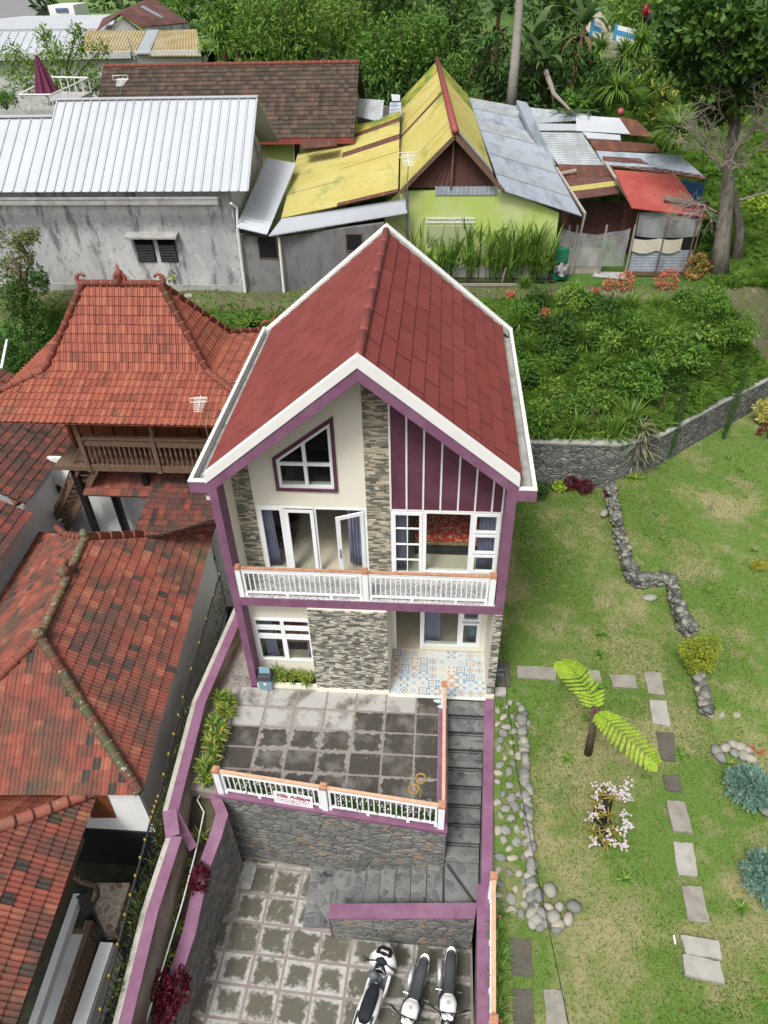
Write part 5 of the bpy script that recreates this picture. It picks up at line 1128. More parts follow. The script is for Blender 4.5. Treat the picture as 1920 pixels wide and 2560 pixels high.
# G: brown tiled house behind
hg = thing('brown_tiled_house', 'lime walled house under a broad mossy brown tiled roof', 'house', (-5, 25, GZ))
gy = 23.0; gr = 26.4; ge0, ge1 = at(885, 345, y=gy), at(230, 345, y=gy); gr0, gr1 = at(887, 158, y=gr), at(258, 162, y=gr)
ge1.z = ge0.z; gr1.z = gr0.z; ge1.x = gr1.x
b = MB(); tiles(b, [ge1, ge0, V3(ge0.x, gr, gr0.z), gr1], X, .22, .25, roll=.04, hgt=.035); b.prism([V3(ge1.x, gr, gr0.z), V3(ge0.x, gr, gr0.z), V3(ge0.x, gr+3, gr0.z-2.2), V3(ge1.x, gr+3, gr0.z-2.2)], (0, 0, -.05)); b.build('roof', clayold, hg)
b = MB(); capline(b, [gr1, V3(ge0.x, gr, gr0.z)], .1, .35); b.build('ridge_cap', capclay, hg, smooth=True)
b = MB(); b.box(ge1.x, ge0.x, gy-.04, gy, ge0.z-.22, ge0.z); b.build('fascia', mat('red_fascia', (.27, .055, .045), .6, [('noise', 3, .5, .7, (.16, .04, .03))]), hg)
b = MB(); b.box(ge1.x+.4, ge0.x-.3, gy+.5, gy+.7, GZ-.5, ge0.z-.05); b.prism([(ge0.x-.3, gy+.5, GZ), (ge0.x-.3, gr+3, GZ), (ge0.x-.3, gr+3, gr0.z-2.3), (ge0.x-.3, gr, gr0.z-.1), (ge0.x-.3, gy+.5, ge0.z-.05)], (-.2, 0, 0)); b.build('wall', lime, hg)
q = [at(733, 352, y=gy+.47), at(752, 352, y=gy+.47), at(752, 410, y=gy+.47), at(735, 410, y=gy+.47)]; f = MB(); f.prism(q, (0, .02, 0)); o = f.build('window', whiteU, hg); f = MB(); f.prism([a.lerp((q[0]+q[2])/2, .25)+V3(0, -.01, 0) for a in q], (0, .01, 0)); f.build('pane', black, o)
b = MB(); sheet(b, [at(755, 372, y=21.6), at(842, 365, y=21.6), at(842, 347, y=22.5), at(755, 347, y=22.5)], 9); tag(b.build('awning', crust), 'rust brown corrugated awning under the brown tiled roof', 'awning')
# H: lime house with yellow roof
hy = thing('lime_house', 'lime green house with a long steep yellow and grey corrugated roof and open gable', 'house', (5, 20, GZ))
HY = 17.6; HB = 30.5
gA = at(1138, 333, y=HY-.3); gL = at(1000, 478, y=HY-.3); gR = at(1258, 473, y=HY-.3)
kA = at(1093, 152, y=HB); kL = at(1003, 250, y=HB); kR = at(1180, 252, y=HB)
b = MB(); sheet(b, [gL, gA, kA, kL], 1, 0, m=0); b.v, b.f, b.m, b.r = [], [], [], []
def slope(mb, a, c, kc, ka, ribs, mats, bands):      # ribs run up the slope; a,c front lower/upper, ka,kc back
    for i in range(len(bands)-1):
        s0_, s1_ = bands[i], bands[i+1]; a0, a1, c0, c1 = a.lerp(ka, s0_), a.lerp(ka, s1_), c.lerp(kc, s0_), c.lerp(kc, s1_); up_ = V3(0, 0, .012*(i % 2)+.002*i)
        sheet(mb, [a0+up_, a1+up_, c1+up_, c0+up_], max(1, int(ribs*(s1_-s0_))), .022, mats[i], per=3, nv=2)
slope(b, gL, gA, kA, kL, 90, [0, 0, 0, 1, 0, 0, 0, 2, 2], [0, .15, .34, .50, .53, .62, .72, .84, .92, 1]); b.build('roof_slope', [cyellow, cbrown, cmoss], hy)
b = MB(); mR = gR
yR0, yR1 = gA.lerp(gR, .82), kA.lerp(kR, .9)
slope(b, yR0, gA, kA, yR1, 80, [1, 3, 0, 0, 0, 2, 2], [0, .06, .10, .25, .5, .75, .9, 1]); b.build('roof_slope', [cyellow, cbrown, cmoss, cgrey], hy)
b = MB(); b.tube([gA+V3(0, -.05, .06), kA+V3(0, 0, .06)], [.15, .12], 8); b.build('ridge_cap', ridgered, hy, smooth=True)
gr_r = at(1455, 540, y=HY-.2); gr_k = at(1300, 268, y=HB-2)
b = MB(); slope(b, gr_r, gA.lerp(gR, .97)-V3(0, 0, .1), kA.lerp(kR, .9)-V3(0, 0, .05), gr_k, 70, [0, 1, 0, 1, 0, 2, 0, 2], [0, .14, .24, .33, .46, .58, .7, .85, 1]); b.build('roof_slope', [czinc, corr('pale_grey_sheet', (.33, .36, .40), [('noise', .9, .45, .65, (.25, .28, .31), (2, .7, 1)), ('noise', 5, .6, .75, (.42, .44, .46), None, .6)]), cgrey], hy)
# lower yellow roof on the left of the main slope
yl0, yl1 = at(703, 545, y=HY-.9), at(995, 480, y=HY-.35); yk0, yk1 = at(748, 372, y=HY+6.5), at(1000, 278, y=HY+8.5)
ym0, ym1 = yl0.lerp(yl1, .48)+V3(0, 0, -.02), yk0.lerp(yk1, .45)
b = MB()
slope(b, yl0, ym0, ym1, yk0, 55, [0, 0, 0, 0], [0, .3, .5, .8, 1]); slope(b, ym0, yl1, yk1, ym1, 55, [1, 0, 0, 0, 1, 0, 1, 2], [0, .03, .28, .45, .60, .67, .84, .9, 1])
b.build('lower_roof', [cyellow, crust, cmoss], hy)
b = MB(); wl, wr = at(963, 600, y=HY).x, at(1398, 530, y=HY).x; ga = at(1138, 340, y=HY); wz = at(1100, 478, y=HY).z
b.pxz([(wl, GZ-.4), (wr, GZ-.4), (wr, at(1398, 532, y=HY).z), (at(1268, 482, y=HY).x, wz), (at(1000, 482, y=HY).x, wz), (wl, wz-.5)], HY, HY+.2)
b.box(wl, wl+.2, HY+.2, HB-1, GZ-.4, gL.z-.6); b.build('wall', lime, hy)
b = MB(); ax = at(1138, 352, y=HY+.1); lx, rx = at(1012, 470, y=HY+.1), at(1250, 466, y=HY+.1); sheet(b, [V3(lx.x, HY+.12, lx.z), V3((lx.x+rx.x)/2, HY+.12, lx.z), V3(ax.x, HY+.12, ax.z), V3(ax.x-.01, HY+.12, ax.z)], 8); sheet(b, [V3((lx.x+rx.x)/2, HY+.12, lx.z), V3(rx.x, HY+.12, lx.z), V3(ax.x+.01, HY+.12, ax.z), V3(ax.x, HY+.12, ax.z)], 8); b.build('gable_sheeting', cbrown, hy)
b = MB(); b.bar(gL+V3(0, 0, -.05), gA+V3(0, 0, -.1), .1, .14); b.bar(gR+V3(0, 0, -.05), gA+V3(0, 0, -.1), .1, .14); b.bar(V3(ax.x-.1, HY-.05, lx.z), V3(ax.x-.05, HY-.05, ax.z), .07, .07); b.build('barge_board', woodold, hy)
b = MB(); q0, q1 = at(1088, 468, y=HY-.02), at(1245, 468, y=HY-.02); sheet(b, [V3(q0.x, HY-.04, q0.z-.28), V3(q1.x, HY-.04, q0.z-.28), V3(q1.x, HY-.02, q0.z+.02), V3(q0.x, HY-.02, q0.z+.02)], 14, .012); b.build('patch_sheet', [czinc], hy)
b = MB(); q0, q1 = at(1066, 556, y=HY), at(1188, 545, y=HY); n = 14
for i in range(n):
    for s_ in (-1, 1): x = q0.x+(q1.x-q0.x)*(i+.5)/n; b.bar((x-.05*s_, HY-.02, q0.z), (x+.05*s_, HY-.02, q0.z+.15), .02)
b.box(q0.x, q1.x, HY-.04, HY-.01, q0.z-.02, q0.z); b.box(q0.x, q1.x, HY-.04, HY-.01, q0.z+.15, q0.z+.17); b.build('vent_grille', white, hy)
b = MB(); b.box(q0.x, q1.x-.05, HY-.02, HY+.0, q0.z-.95, q0.z-.12); b.build('blocked_window', mat('faded_board', (.33, .37, .2), .9), hy)
b = MB(); b.box(wl, wr, HY-.03, HY, GZ-.4, GZ+.55); b.build('plinth', concrete, hy)
# annex with pale metal sheets between F and H
an = thing('grey_annex', 'dark rendered annex under overlapping pale corrugated sheets between the grey and lime houses', 'outbuilding', (-1.5, 16.5, GZ))
AY = WY+.1
b = MB(); x1_ = at(960, 560, y=AY).x; b.pxz([(xr+.02, GZ-.4), (x1_, GZ-.4), (x1_, at(960, 545, y=AY+.4).z-.08), (at(672, 592, y=AY).x, at(672, 592, y=AY).z-.05), (xr+.02, at(600, 580, y=AY).z-.1)], AY, AY+.2); b.build('wall', darkstucco, an)
za = 7.7
q = [at(672, 590, y=AY-.5), at(1018, 533, y=AY+.6), at(1016, 496, y=AY+1.4), at(706, 545, y=AY+.6)]
b = MB(); sheet(b, [q[1], q[2], q[3], q[0]], 8, .045); b.build('roof_sheet', cwhite, an)
q = [at(590, 572, y=AY-.4), at(668, 590, y=AY-.5), at(741, 412, y=AY+4.6), at(668, 398, y=AY+4.6)]
b = MB(); sheet(b, [q[0]+V3(0, 0, .06), q[3]+V3(0, 0, .06), q[2]+V3(0, 0, .06), q[1]+V3(0, 0, .06)], 22, .045, per=4); b.build('roof_sheet', cwhite, an)
for u0, u1, v0, v1 in ((651, 689, 592, 643), (868, 903, 586, 624)):
    a, c = at(u0, v1, y=AY-.02), at(u1, v0, y=AY-.02); f = MB(); f.box(a.x-.05, c.x+.05, AY-.04, AY, a.z-.05, c.z+.05); o = f.build('window', woodold, an); f = MB(); f.box(a.x, c.x, AY-.05, AY-.04, a.z, c.z); f.build('pane', black, o)
for u0, v0, u1, v1 in ((593, 573, 614, 731), (697, 594, 710, 731)):
    b = MB(); b.tube([at(u0, v0, y=AY-.2), at(u1, v1, y=AY-.2)], .05, 6); b.build('post', white, an)
b = MB(); b.tube([at(1018, 480, y=HY-.6), V3(at(1018, 480, y=HY-.6).x, HY-.6, GZ)], .06, 6); tag(b.build('utility_pole', steel), 'slim grey pole at the left corner of the lime wall', 'pole')
aerial('small white comb aerial above the eave of the yellow roof', at(1018, 480, y=HY-.62), at(1021, 400, y=HY-.62), 1.0)
# sheds to the right
SY = at(1560, 684, z=GZ).y
rs = thing('patched_shed', 'low shed with a patchwork roof of rusted, grey and white corrugated sheets', 'shed', (11, 21, GZ))
def quadsheet(px, zs, ribs, mt, name='roof_sheet', par=None, amp=.018, rot=False, lift=0, label=None):
    q = [at(u, v, y=yy)+V3(0, 0, lift) for (u, v), yy in zip(px, zs)]
    if rot: q = q[1:]+q[:1]
    b = MB(); sheet(b, q, ribs, amp, per=3); return b.build(name, mt, par)
Yf, Ym, Yb = SY+.9, SY+3.2, SY+6.5
def yz(v): return SY+.2+(560-v)/300*9.0        # depth of a roof point by its height in the photograph (roofs step back)
def PS(px, ribs, mt, rot=False, lift=0, par=rs): return quadsheet(px, [yz(v) for u, v in px], ribs, mt, 'roof_sheet', par, .018, rot, lift)
PS([(1290, 265), (1480, 285), (1460, 300), (1315, 310)], 12, cgrey, True)
PS([(1320, 310), (1440, 312), (1440, 328), (1335, 328)], 10, cwhite, True, .03)
PS([(1440, 290), (1548, 298), (1575, 338), (1440, 330)], 14, cwhite, True, .05)
PS([(1548, 292), (1590, 300), (1638, 342), (1575, 338)], 6, crust, True)
PS([(1335, 330), (1455, 332), (1510, 415), (1395, 410)], 14, cgrey, True)
PS([(1455, 332), (1550, 340), (1552, 353), (1470, 348)], 6, cwhite, True, .04)
PS([(1470, 348), (1640, 362), (1655, 382), (1490, 378)], 8, crust, True, .02)
PS([(1490, 377), (1700, 388), (1768, 448), (1510, 412)], 16, czinc, True)
PS([(1505, 392), (1600, 398), (1622, 412), (1508, 404)], 4, crust, True, .03)
PS([(1510, 414), (1640, 420), (1760, 440), (1770, 450), ], 6, crust, True, .02)
PS([(1395, 412), (1530, 414), (1540, 440), (1400, 448)], 8, crust, True, .02)
PS([(1398, 448), (1540, 436), (1575, 480), (1425, 500)], 8, cbrown, True)
PS([(1420, 470), (1560, 452), (1568, 464), (1425, 482)], 3, cyellow, True, .05)
b = MB(); k0, k1 = at(1290, 265, y=yz(265)), at(1360, 422, y=yz(422)); b.prism([k0, k1, k1+V3(.5, 0, -.1), k0+V3(.5, 0, -.1)], (0, 0, .25)); b.build('valley_sheet', czinc, rs)
b = MB()
for (u0, v0, u1, v1) in ((1390, 425, 1462, 540), (1512, 410, 1583, 523), (1392, 440, 1440, 430)):
    b.bar(at(u0, v0, y=yz(v0)-.1)+V3(0, 0, .08), at(u1, v1, y=yz(v1)-.3)+V3(0, 0, .08), .09, .09)
b.build('weighting_pole', mat('bleached_pole', (.38, .35, .3), .9), rs)
b = MB(); b.box(at(1400, 600, y=SY+3).x, at(1760, 600, y=SY+3).x, SY+3.4, SY+3.5, GZ, GZ+1.9); b.build('back_wall', cbrown, rs)
b = MB()
for u in (1406, 1425, 1495, 1563): p = at(u, 686, z=GZ+.02); b.bar(p, V3(p.x+.03, p.y, GZ+2.0), .07, .07)
p0_, p1_ = at(1463, 532, y=SY-.1), at(1428, 686, z=GZ+.02); b.bar(p0_, p1_, .08, .08); b.build('post', mat('grey_timber', (.25, .23, .2), .9), rs)
b = MB(); p, q = at(1395, 645, y=SY), at(1500, 692, z=GZ); b.box(p.x, at(1500, 690, y=SY).x, SY-.03, SY, GZ-.1, GZ+1.05); b.build('board_wall', oldply, rs)
b = MB(); p0_ = at(1395, 640, y=SY-.1); 
def drape(x0, x1, y, z0, z1, amp, n=24): 
    b.grid(lambda u, v: (x0+(x1-x0)*u, y-.06*math.sin(u*17+v*5)*v-.1*v, z0+(z1-z0)*v+amp*math.sin(u*math.pi)*v*0-.3*amp*math.sin(math.pi*u)*(v)), n, 8)
drape(at(1400, 560, y=SY).x, at(1575, 560, y=SY).x, SY-.12, GZ+.35, GZ+1.9, .8); b.build('plastic_sheet', tarpm, rs)
rd = thing('red_roofed_shed', 'small shed with a red sheet roof, clouded plastic and printed sacks on its front', 'shed', (15, 20, GZ))
b = MB(); RZ = 6.75
q = [at(1580, 520, y=SY-.25), at(1768, 543, y=SY-.1), at(1690, 437, y=SY+3.0), at(1535, 424, y=SY+3.0)]; b2 = MB(); sheet(b2, [q[1], q[2], q[3], q[0]], 16, .018, per=3); b2.build('roof', cred, rd)
xL, xR_ = at(1570, 680, y=SY).x, at(1720, 672, y=SY).x; zT = at(1650, 530, y=SY).z
b = MB(); zc = at(1640, 625, y=SY).z
b.grid(lambda u, v: (xL+(xR_-xL)*u, SY-.02+.015*math.sin(v*14*2*math.pi), GZ+.1+(zc-GZ-.1)*v), 2, 84); b.build('corrugated_front', czinc, rd)
b = MB(); b.box(xL, xR_, SY+.05, SY+.08, zc, zT); b.build('dark_screen', black, rd); b = MB(); b.box(xL, xR_, SY+2.6, SY+2.7, GZ, zT+.3); b.build('back_wall', cbrown, rd)
b = MB(); zd = at(1640, 588, y=SY).z; b.grid(lambda u, v: (xL+(xR_-xL)*u, SY-.05-.05*math.sin(9*u+3*v), zd-.1*math.sin(u*math.pi)*(1-v)+(zT-zd)*v), 16, 6); b.build('plastic_sheet', tarpm, rd)
b = MB()
for u0, u1 in ((1577, 1648), (1643, 1708)):
    a, c = at(u0, 620, y=SY-.1), at(u1, 596, y=SY-.1); b.grid(lambda u, v: (a.x+(c.x-a.x)*u, SY-.08-.03*math.sin(3*u), a.z-.1-.12*math.sin(u*math.pi)+(c.z-a.z+.1)*v+.06*math.sin(u*math.pi)*v), 10, 4)
b.build('printed_sack', sack, rd)
b = MB()
for u in (1566, 1640, 1712, 1722): p = at(u, 676, y=SY-.08); b.bar(V3(p.x, SY-.1, GZ), V3(p.x+.03, SY-.1, zT), .05, .05)
b.box(xL, xR_, SY-.1, SY, GZ-.05, GZ+.1); b.build('post', woodold, rd)
b = MB(); q = [at(1660, 500, y=SY+.6), at(1738, 515, y=SY+.4)]; b.bar(q[0]+V3(0, 0, .1), q[1]+V3(0, 0, .1), .25, .1); b.build('plank', mat('grey_timber2', (.2, .19, .15), .9), rd)
b = MB(); q = [at(1690, 438, y=SY+3.2), at(1765, 450, y=SY+3.2)]; b.prism([q[0]-V3(0, 0, .15), q[1]-V3(0, 0, .15), q[1]-V3(0, 0, 1.4), q[0]-V3(0, 0, 1.4)], (0, .05, 0)); b.build('blue_tarpaulin', mat('blue_tarp', (.02, .07, .16), .6), rd)
t = thing('green_armchair', 'worn green armchair with a white and dark cloth standing outside the shed', 'chair', at(1400, 690, z=GZ))
b = MB(); p = at(1400, 700, z=GZ); b.box(p.x-.35, p.x+.3, p.y-.1, p.y+.6, GZ, GZ+.45); b.box(p.x-.35, p.x+.3, p.y+.5, p.y+.7, GZ+.45, GZ+1.15); b.build('seat', mat('green_vinyl', (.01, .16, .09), .5), t, bevel=.08)
b = MB(); b.blob((p.x, p.y-.1, GZ+.4), .3, .2, .3, 0, None, 9, 6, .35); b.build('cloth', mat('grey_cloth', (.3, .3, .3), .8, [('noise', 4, .45, .55, (.05, .05, .06))]), t)
# small roof pieces between brown roof and yellow roof
bs = thing('back_lean_to', 'low patched grey sheet roofs tucked behind the yellow roof and beside the brown tiled roof', 'shed', at(930, 280, y=26))
for px, ribs, mt in (([(885, 245), (960, 250), (955, 305), (885, 290)], 10, cgrey), ([(975, 255), (1003, 255), (1003, 290), (972, 295)], 4, czinc), ([(978, 235), (1000, 237), (1000, 252), (980, 252)], 3, cwhite), ([(885, 310), (940, 305), (1000, 285), (885, 345)], 6, cmoss)):
    quadsheet(px, [27-(v-240)/40 for u, v in px], ribs, mt, 'roof_sheet', bs, .02, True)
b = MB(); p = at(930, 300, y=26.5); b.box(at(890, 300, y=27).x, at(1000, 300, y=27).x, 27.5, 27.7, GZ, p.z+.4); b.build('back_wall', darkstucco, bs)
# far buildings top left
fw = thing('white_roofed_warehouse', 'long low warehouse with a white metal roof and pale block wall at the upper left', 'warehouse', at(50, 150, y=40))
Yq = 36
b = MB(); q = [at(0, 130, y=Yq), at(195, 132, y=Yq), at(215, 76, y=Yq+7), at(0, 78, y=Yq+7)]; q[0] = q[0]-V3(9, 0, 0); q[3] = q[3]-V3(9, 0, 0); ribsheet(b, [q[0], q[1], q[2], q[3]], 26, .1, .05); b.build('roof', [cwhite, seamm], fw)
b = MB(); q = [at(190, 132, y=Yq), at(338, 140, y=Yq), at(368, 76, y=Yq+7), at(215, 76, y=Yq+7)]; sheet(b, q, 20, .04, per=3); b.build('roof', ctan, fw)
b = MB(); q = [at(338, 137, y=Yq), at(372, 137, y=Yq), at(398, 76, y=Yq+7), at(368, 76, y=Yq+7)]; sheet(b, [p+V3(0, 0, .05) for p in q], 5, .04); b.build('roof', cwhite, fw)
b = MB(); q = [at(368, 140, y=Yq), at(502, 140, y=Yq), at(492, 73, y=Yq+7), at(398, 76, y=Yq+7)]; sheet(b, q, 16, .04); b.build('roof', ctan, fw)
b = MB(); zb_ = at(0, 132, y=Yq+.3).z; b.box(at(0, 150, y=Yq).x-9, at(500, 150, y=Yq).x, Yq+.3, Yq+.6, GZ-1, zb_-.05); b.box(at(0, 150, y=Yq).x-9, at(330, 150, y=Yq).x, Yq-.1, Yq+.3, zb_-.35, zb_-.02); b.build('wall', mat('pale_block', (.46, .46, .45), .9, [('noise', .6, .45, .7, (.34, .34, .33)), ('noise', 3, .5, .7, (.38, .39, .39))]), fw)
fw2 = thing('far_white_shed', 'far white flat roofed building with a small lit window block beyond the warehouse', 'building', at(150, 50, y=55))
b = MB(); q = [at(0, 70, y=48), at(280, 70, y=48), at(290, 36, y=58), at(60, 40, y=58)]; q[0].x -= 8; b.prism(q, (0, 0, -2)); b.build('roof', cwhite, fw2)
b = MB(); p0_, p1_ = at(125, 38, y=59), at(182, 12, y=59); b.box(p0_.x, p1_.x, 59, 62, p0_.z-.6, p1_.z); b.build('upper_block', white, fw2)
b = MB(); p0_, p1_ = at(140, 31, y=58.9), at(168, 20, y=58.9); b.box(p0_.x, p1_.x, 58.93, 58.99, p0_.z, p1_.z); b.build('window', mat('blue_pane', (.08, .13, .25), .2), fw2)
mg = thing('maroon_gabled_shed', 'concrete gabled shed with a dark maroon metal roof at the upper left', 'shed', at(340, 60, y=44))
a0, a1, a2 = at(242, 76, y=43), at(298, 33, y=43), at(352, 68, y=43); dk = V3(7.2, 6.5, 2.2)
b = MB(); k1 = at(380, -8, y=50); b.prism([a1, a2, at(470, 56, y=47), k1], (0, 0, -.06)); b.prism([a0, a1, k1, k1-V3(4, 0, 1.2)], (0, 0, -.06)); b.build('roof', cbrown, mg)
b = MB(); b.prism([a0+V3(.3, .3, -.3), a1+V3(0, .3, -.25), a2+V3(-.3, .3, -.2), a2+V3(-.3, .3, -3), a0+V3(.3, .3, -3)], (0, .3, 0)); b.prism([a2+V3(0, 0, -.1), at(470, 58, y=47), at(470, 58, y=47)-V3(0, 0, 3), a2-V3(0, 0, 3)], (0, .2, 0)); b.build('wall', greystucco, mg)
b = MB(); p, q = at(358, 30, y=43.5), at(410, 58, y=43.5); b.bar(p+V3(0, 0, .3), q+V3(0, 0, .3), .5, .05); b.build('roof_light', czinc, mg)
# upper right: path head with blue and white walls and a parked red scooter
bl = mat('blue_paint', (.05, .27, .52), .5); 
for nm, lab, (u0, v0), (u1, v1), yy in (('parapet', 'larger blue and white parapet wall at the head of the path beside the red scooter', (1541, 62), (1590, 74), 33.5), ('parapet', 'smaller blue and white parapet wall partly hidden by banana leaves', (1482, 50), (1506, 60), 35.5)):
    t = thing(nm, lab, 'wall', at(u0, v0, y=yy)); p, q = at(u0, v0, y=yy), at(u1, v1, y=yy); h = .7
    b = MB(); b.prism([p, q, q-V3(0, 0, h), p-V3(0, 0, h)], (0, .12, 0)); b.build('wall_body', white, t)
    b = MB(); b.prism([p+V3(0, -.01, -.2), q+V3(0, -.01, -.2), q+V3(0, -.01, -.42), p+V3(0, -.01, -.42)], (0, .14, 0)); b.prism([p+V3(-.05, -.03, .02), p+V3(.08, -.03, .02), p+V3(.08, -.03, -h), p+V3(-.05, -.03, -h)], (0, .2, 0)); b.build('painted_band', bl, t)
t = thing('red_scooter', 'red scooter parked beyond the blue and white parapet at the upper right', 'scooter', at(1612, 48, y=35))
p = at(1612, 62, y=35); b = MB(); b.blob(p+V3(0, 0, .5), .2, .6, .2, 0, None, 9, 6, .15); b.blob(p+V3(-.2, -.5, .7), .15, .15, .25, 0, None, 7, 5, .15); b.build('body', mat('red_bike', (.30, .015, .03), .4), t, smooth=True)
b = MB(); b.tube([p+V3(-.1, .5, .75), p+V3(.1, -.1, .78)], .09, 7); b.tube([p+V3(-.25, -.5, .9), p+V3(.2, -.5, .9)], .02, 6)
for yy in (-.6, .6): b.tube([p+V3(-.05, yy, .28), p+V3(.07, yy, .28)], .28, 12)
b.build('seat', black, t)
# ------------------------------------------------------------------ terrain
def sstep(a, c, x): t = min(1, max(0, (x-a)/(c-a))); return t*t*(3-2*t)
wb = [at(1318, 1210, z=0), at(1530, 1210, z=.15), at(1640, 1165, z=.3), at(1790, 1075, z=.35), at(1925, 1000, z=.4), at(2150, 870, z=.5), V3(34, 30, .6)]   # foot of the rubble wall
wt = [at(1318, 1102, y=wb[0].y).z, at(1535, 1122, y=wb[1].y).z]
def wally(x):
    if x <= wb[0].x: return wb[0].y
    for p, q in zip(wb, wb[1:]):
        if x <= q.x: return p.y+(q.y-p.y)*(x-p.x)/(q.x-p.x)
    return wb[-1].y
# pebble wall line on the lawn (foot)
pw = [at(*q, z=.0) for q in ((1520, 1222), (1530, 1290), (1548, 1370), (1572, 1440), (1590, 1466), (1668, 1462), (1680, 1500), (1700, 1560), (1722, 1600), (1745, 1690), (1760, 1770))]
def raised(x, y):     # the upper lawn beyond the pebble wall
    if y > pw[0].y: xx = pw[0].x
    elif y < pw[-1].y: xx = pw[-1].x+(pw[-1].y-y)*.35
    else:
        xx = pw[-1].x
        for p, q in zip(pw, pw[1:]):
            if q.y <= y <= p.y: xx = p.x+(q.x-p.x)*(p.y-y)/max(.01, p.y-q.y); break
    return .32*sstep(xx-.02, xx+.22, x)*sstep(-1.8, .6, y)
def bankz(x, y):
    w_ = wally(x) if x > 6.3 else 9.3
    top = (1.72 if x < 8.3 else 1.72-.18*min(1, (x-8.3)/3)) if x > 6.3 else .2
    if x < -1.0: top = -3.3
    s = (y-w_)/max(3, (15.2-w_)); base = top+(4.45-top)*min(1, max(0, s))**.8
    if x > 6.3: base = top+(4.45-top)*sstep(-.05, 1.0, s)
    far = 0
    if y > 22: far = 3.7*sstep(23, 33, y)+2.6*sstep(34, 60, y)+6*sstep(60, 150, y)
    if x > 15.5: far += 2.2*sstep(15.5, 23, x)*sstep(15, 26, y)*(1-.9*sstep(22, 40, y))
    if x < 0 and y > 22: far *= (.25 if y < 60 else .55)
    return base+far+.12*math.sin(x*1.3+y*.7)*math.sin(y*1.1)*(1 if s < 1 else .5)
def heightsheet(name, xs, ys, fn, mt, keep=lambda x, y: True):
    b = MB(); idx = {}
    for j, y in enumerate(ys):
        for i, x in enumerate(xs): idx[i, j] = len(b.v); b.v.append((x, y, fn(x, y)))
    for j in range(len(ys)-1):
        for i in range(len(xs)-1):
            if keep((xs[i]+xs[i+1])/2, (ys[j]+ys[j+1])/2): b.f.append((idx[i, j], idx[i+1, j], idx[i+1, j+1], idx[i, j+1])); b.m.append(0); b.r.append(.5)
    return tag(b.build(name, mt, smooth=True), kind='structure')
fr = lambda a, c, n: [a+(c-a)*i/n for i in range(n+1)]
LZ = -.06
def lawnz(x, y): return LZ+raised(x, y)+.012*math.sin(x*2.1+y)*math.sin(y*1.7-x)
heightsheet('lawn', fr(6.28, 34, 180), fr(-16, 29, 225), lawnz, lawnm, lambda x, y: y < wally(x)+.3)
b = MB(); b.face([(5.85, -16, -.10), (6.4, -16, -.10), (6.42, 9.6, -.10), (6.3, 9.6, -.10), (6.36, 0, -.10), (5.85, -8, -.10)]); tag(b.build('lawn_edge', lawnm), kind='structure')
heightsheet('grass_bank', fr(-22, 46, 240), fr(8.2, 24, 140), bankz, bankm, lambda x, y: y > (wally(x)+.12 if x > 6.3 else 9.3 if x > -1 else 10.5))
heightsheet('hillside', fr(-110, 120, 90), fr(24, 260, 80), bankz, bankm)
heightsheet('path', fr(-16, 22, 90), fr(14.9, 16.9, 8), lambda x, y: bankz(x, y)+.03, pathm)
heightsheet('dirt_path', fr(15.5, 26, 24), fr(12.5, 20, 20), lambda x, y: bankz(x, y)+.04, pathm, lambda x, y: abs(y-16.2-.25*(x-18)) < 1.1)
heightsheet('hilltop_path', fr(at(1490, 80, y=35).x, at(1560, 80, y=35).x, 6), fr(31, 44, 12), lambda x, y: at(1560, 70, y=34).z-.95+.03+.12*(y-34), mat('pale_path', (.38, .34, .28), .9, [('noise', 2, .45, .7, (.28, .25, .2))]))
heightsheet('far_field', fr(-90, -6, 10), fr(50, 160, 10), lambda x, y: 9.5+.035*(y-50), farfield)
b = MB(); q = [at(-150, 75, y=60), at(60, 75, y=60), at(118, 0, y=75), at(-150, -40, y=80)]; b.prism(q, (0, 0, -3)); tag(b.build('dark_flat_roof', asphalt), 'dark grey flat roof in the far upper left corner', 'roof')
# kerb stone, soil bed for the cane, litter along the path
b = MB(); k0, k1 = at(1480, 742, z=4.35), at(1700, 728, z=4.35); b.bar(k0, k1, .12, .16); tag(b.build('kerb', concrete), 'broken pale concrete kerb along the path edge above the green bank', 'kerb')
b = MB(); q = [at(1050, 705, z=4.5), at(1390, 705, z=4.5), at(1400, 680, z=4.5), at(1050, 690, z=4.5)]; b.prism(q, (0, 0, .06)); tag(b.build('cane_bed', soil), kind='structure')
b = MB(); q = [at(1480, 692, z=4.52), at(1570, 700, z=4.52), at(1558, 682, z=4.52), at(1490, 680, z=4.52)]; b.prism(q, (0, 0, .03)); tag(b.build('doorstep', concrete), 'pale rough concrete slab on the ground before the plastic sheeted shed', 'slab')
# rubble retaining wall at the back of the lawn
t = thing('rubble_wall', 'high dark rubble retaining wall with a pale coping behind the lawn', 'retaining wall', wb[1])
b, c = MB(), MB(); tops = [1.75, 1.75, 1.6, 1.55, 1.5, 1.5, 1.6]
pts = [wb[0]+V3(-2.2, 0, 0)]+wb; tp = [1.75]+tops
for i in range(len(pts)-1):
    p, q = pts[i], pts[i+1]; w0 = V3(0, .38, 0); z0, z1 = tp[i], tp[i+1]
    b.hexa([(p.x, p.y, -.6), (q.x, q.y, -.6), (q.x, q.y+.4, -.6), (p.x, p.y+.4, -.6), (p.x, p.y, z0), (q.x, q.y, z1), (q.x, q.y+.4, z1), (p.x, p.y+.4, z0)])
    c.hexa([(p.x, p.y-.02, z0), (q.x, q.y-.02, z1), (q.x, q.y+.42, z1), (p.x, p.y+.42, z0), (p.x, p.y-.02, z0+.07), (q.x, q.y-.02, z1+.07), (q.x, q.y+.42, z1+.07), (p.x, p.y+.42, z0+.07)])
b.build('stonework', rubble2, t); c.build('coping', concrete, t)
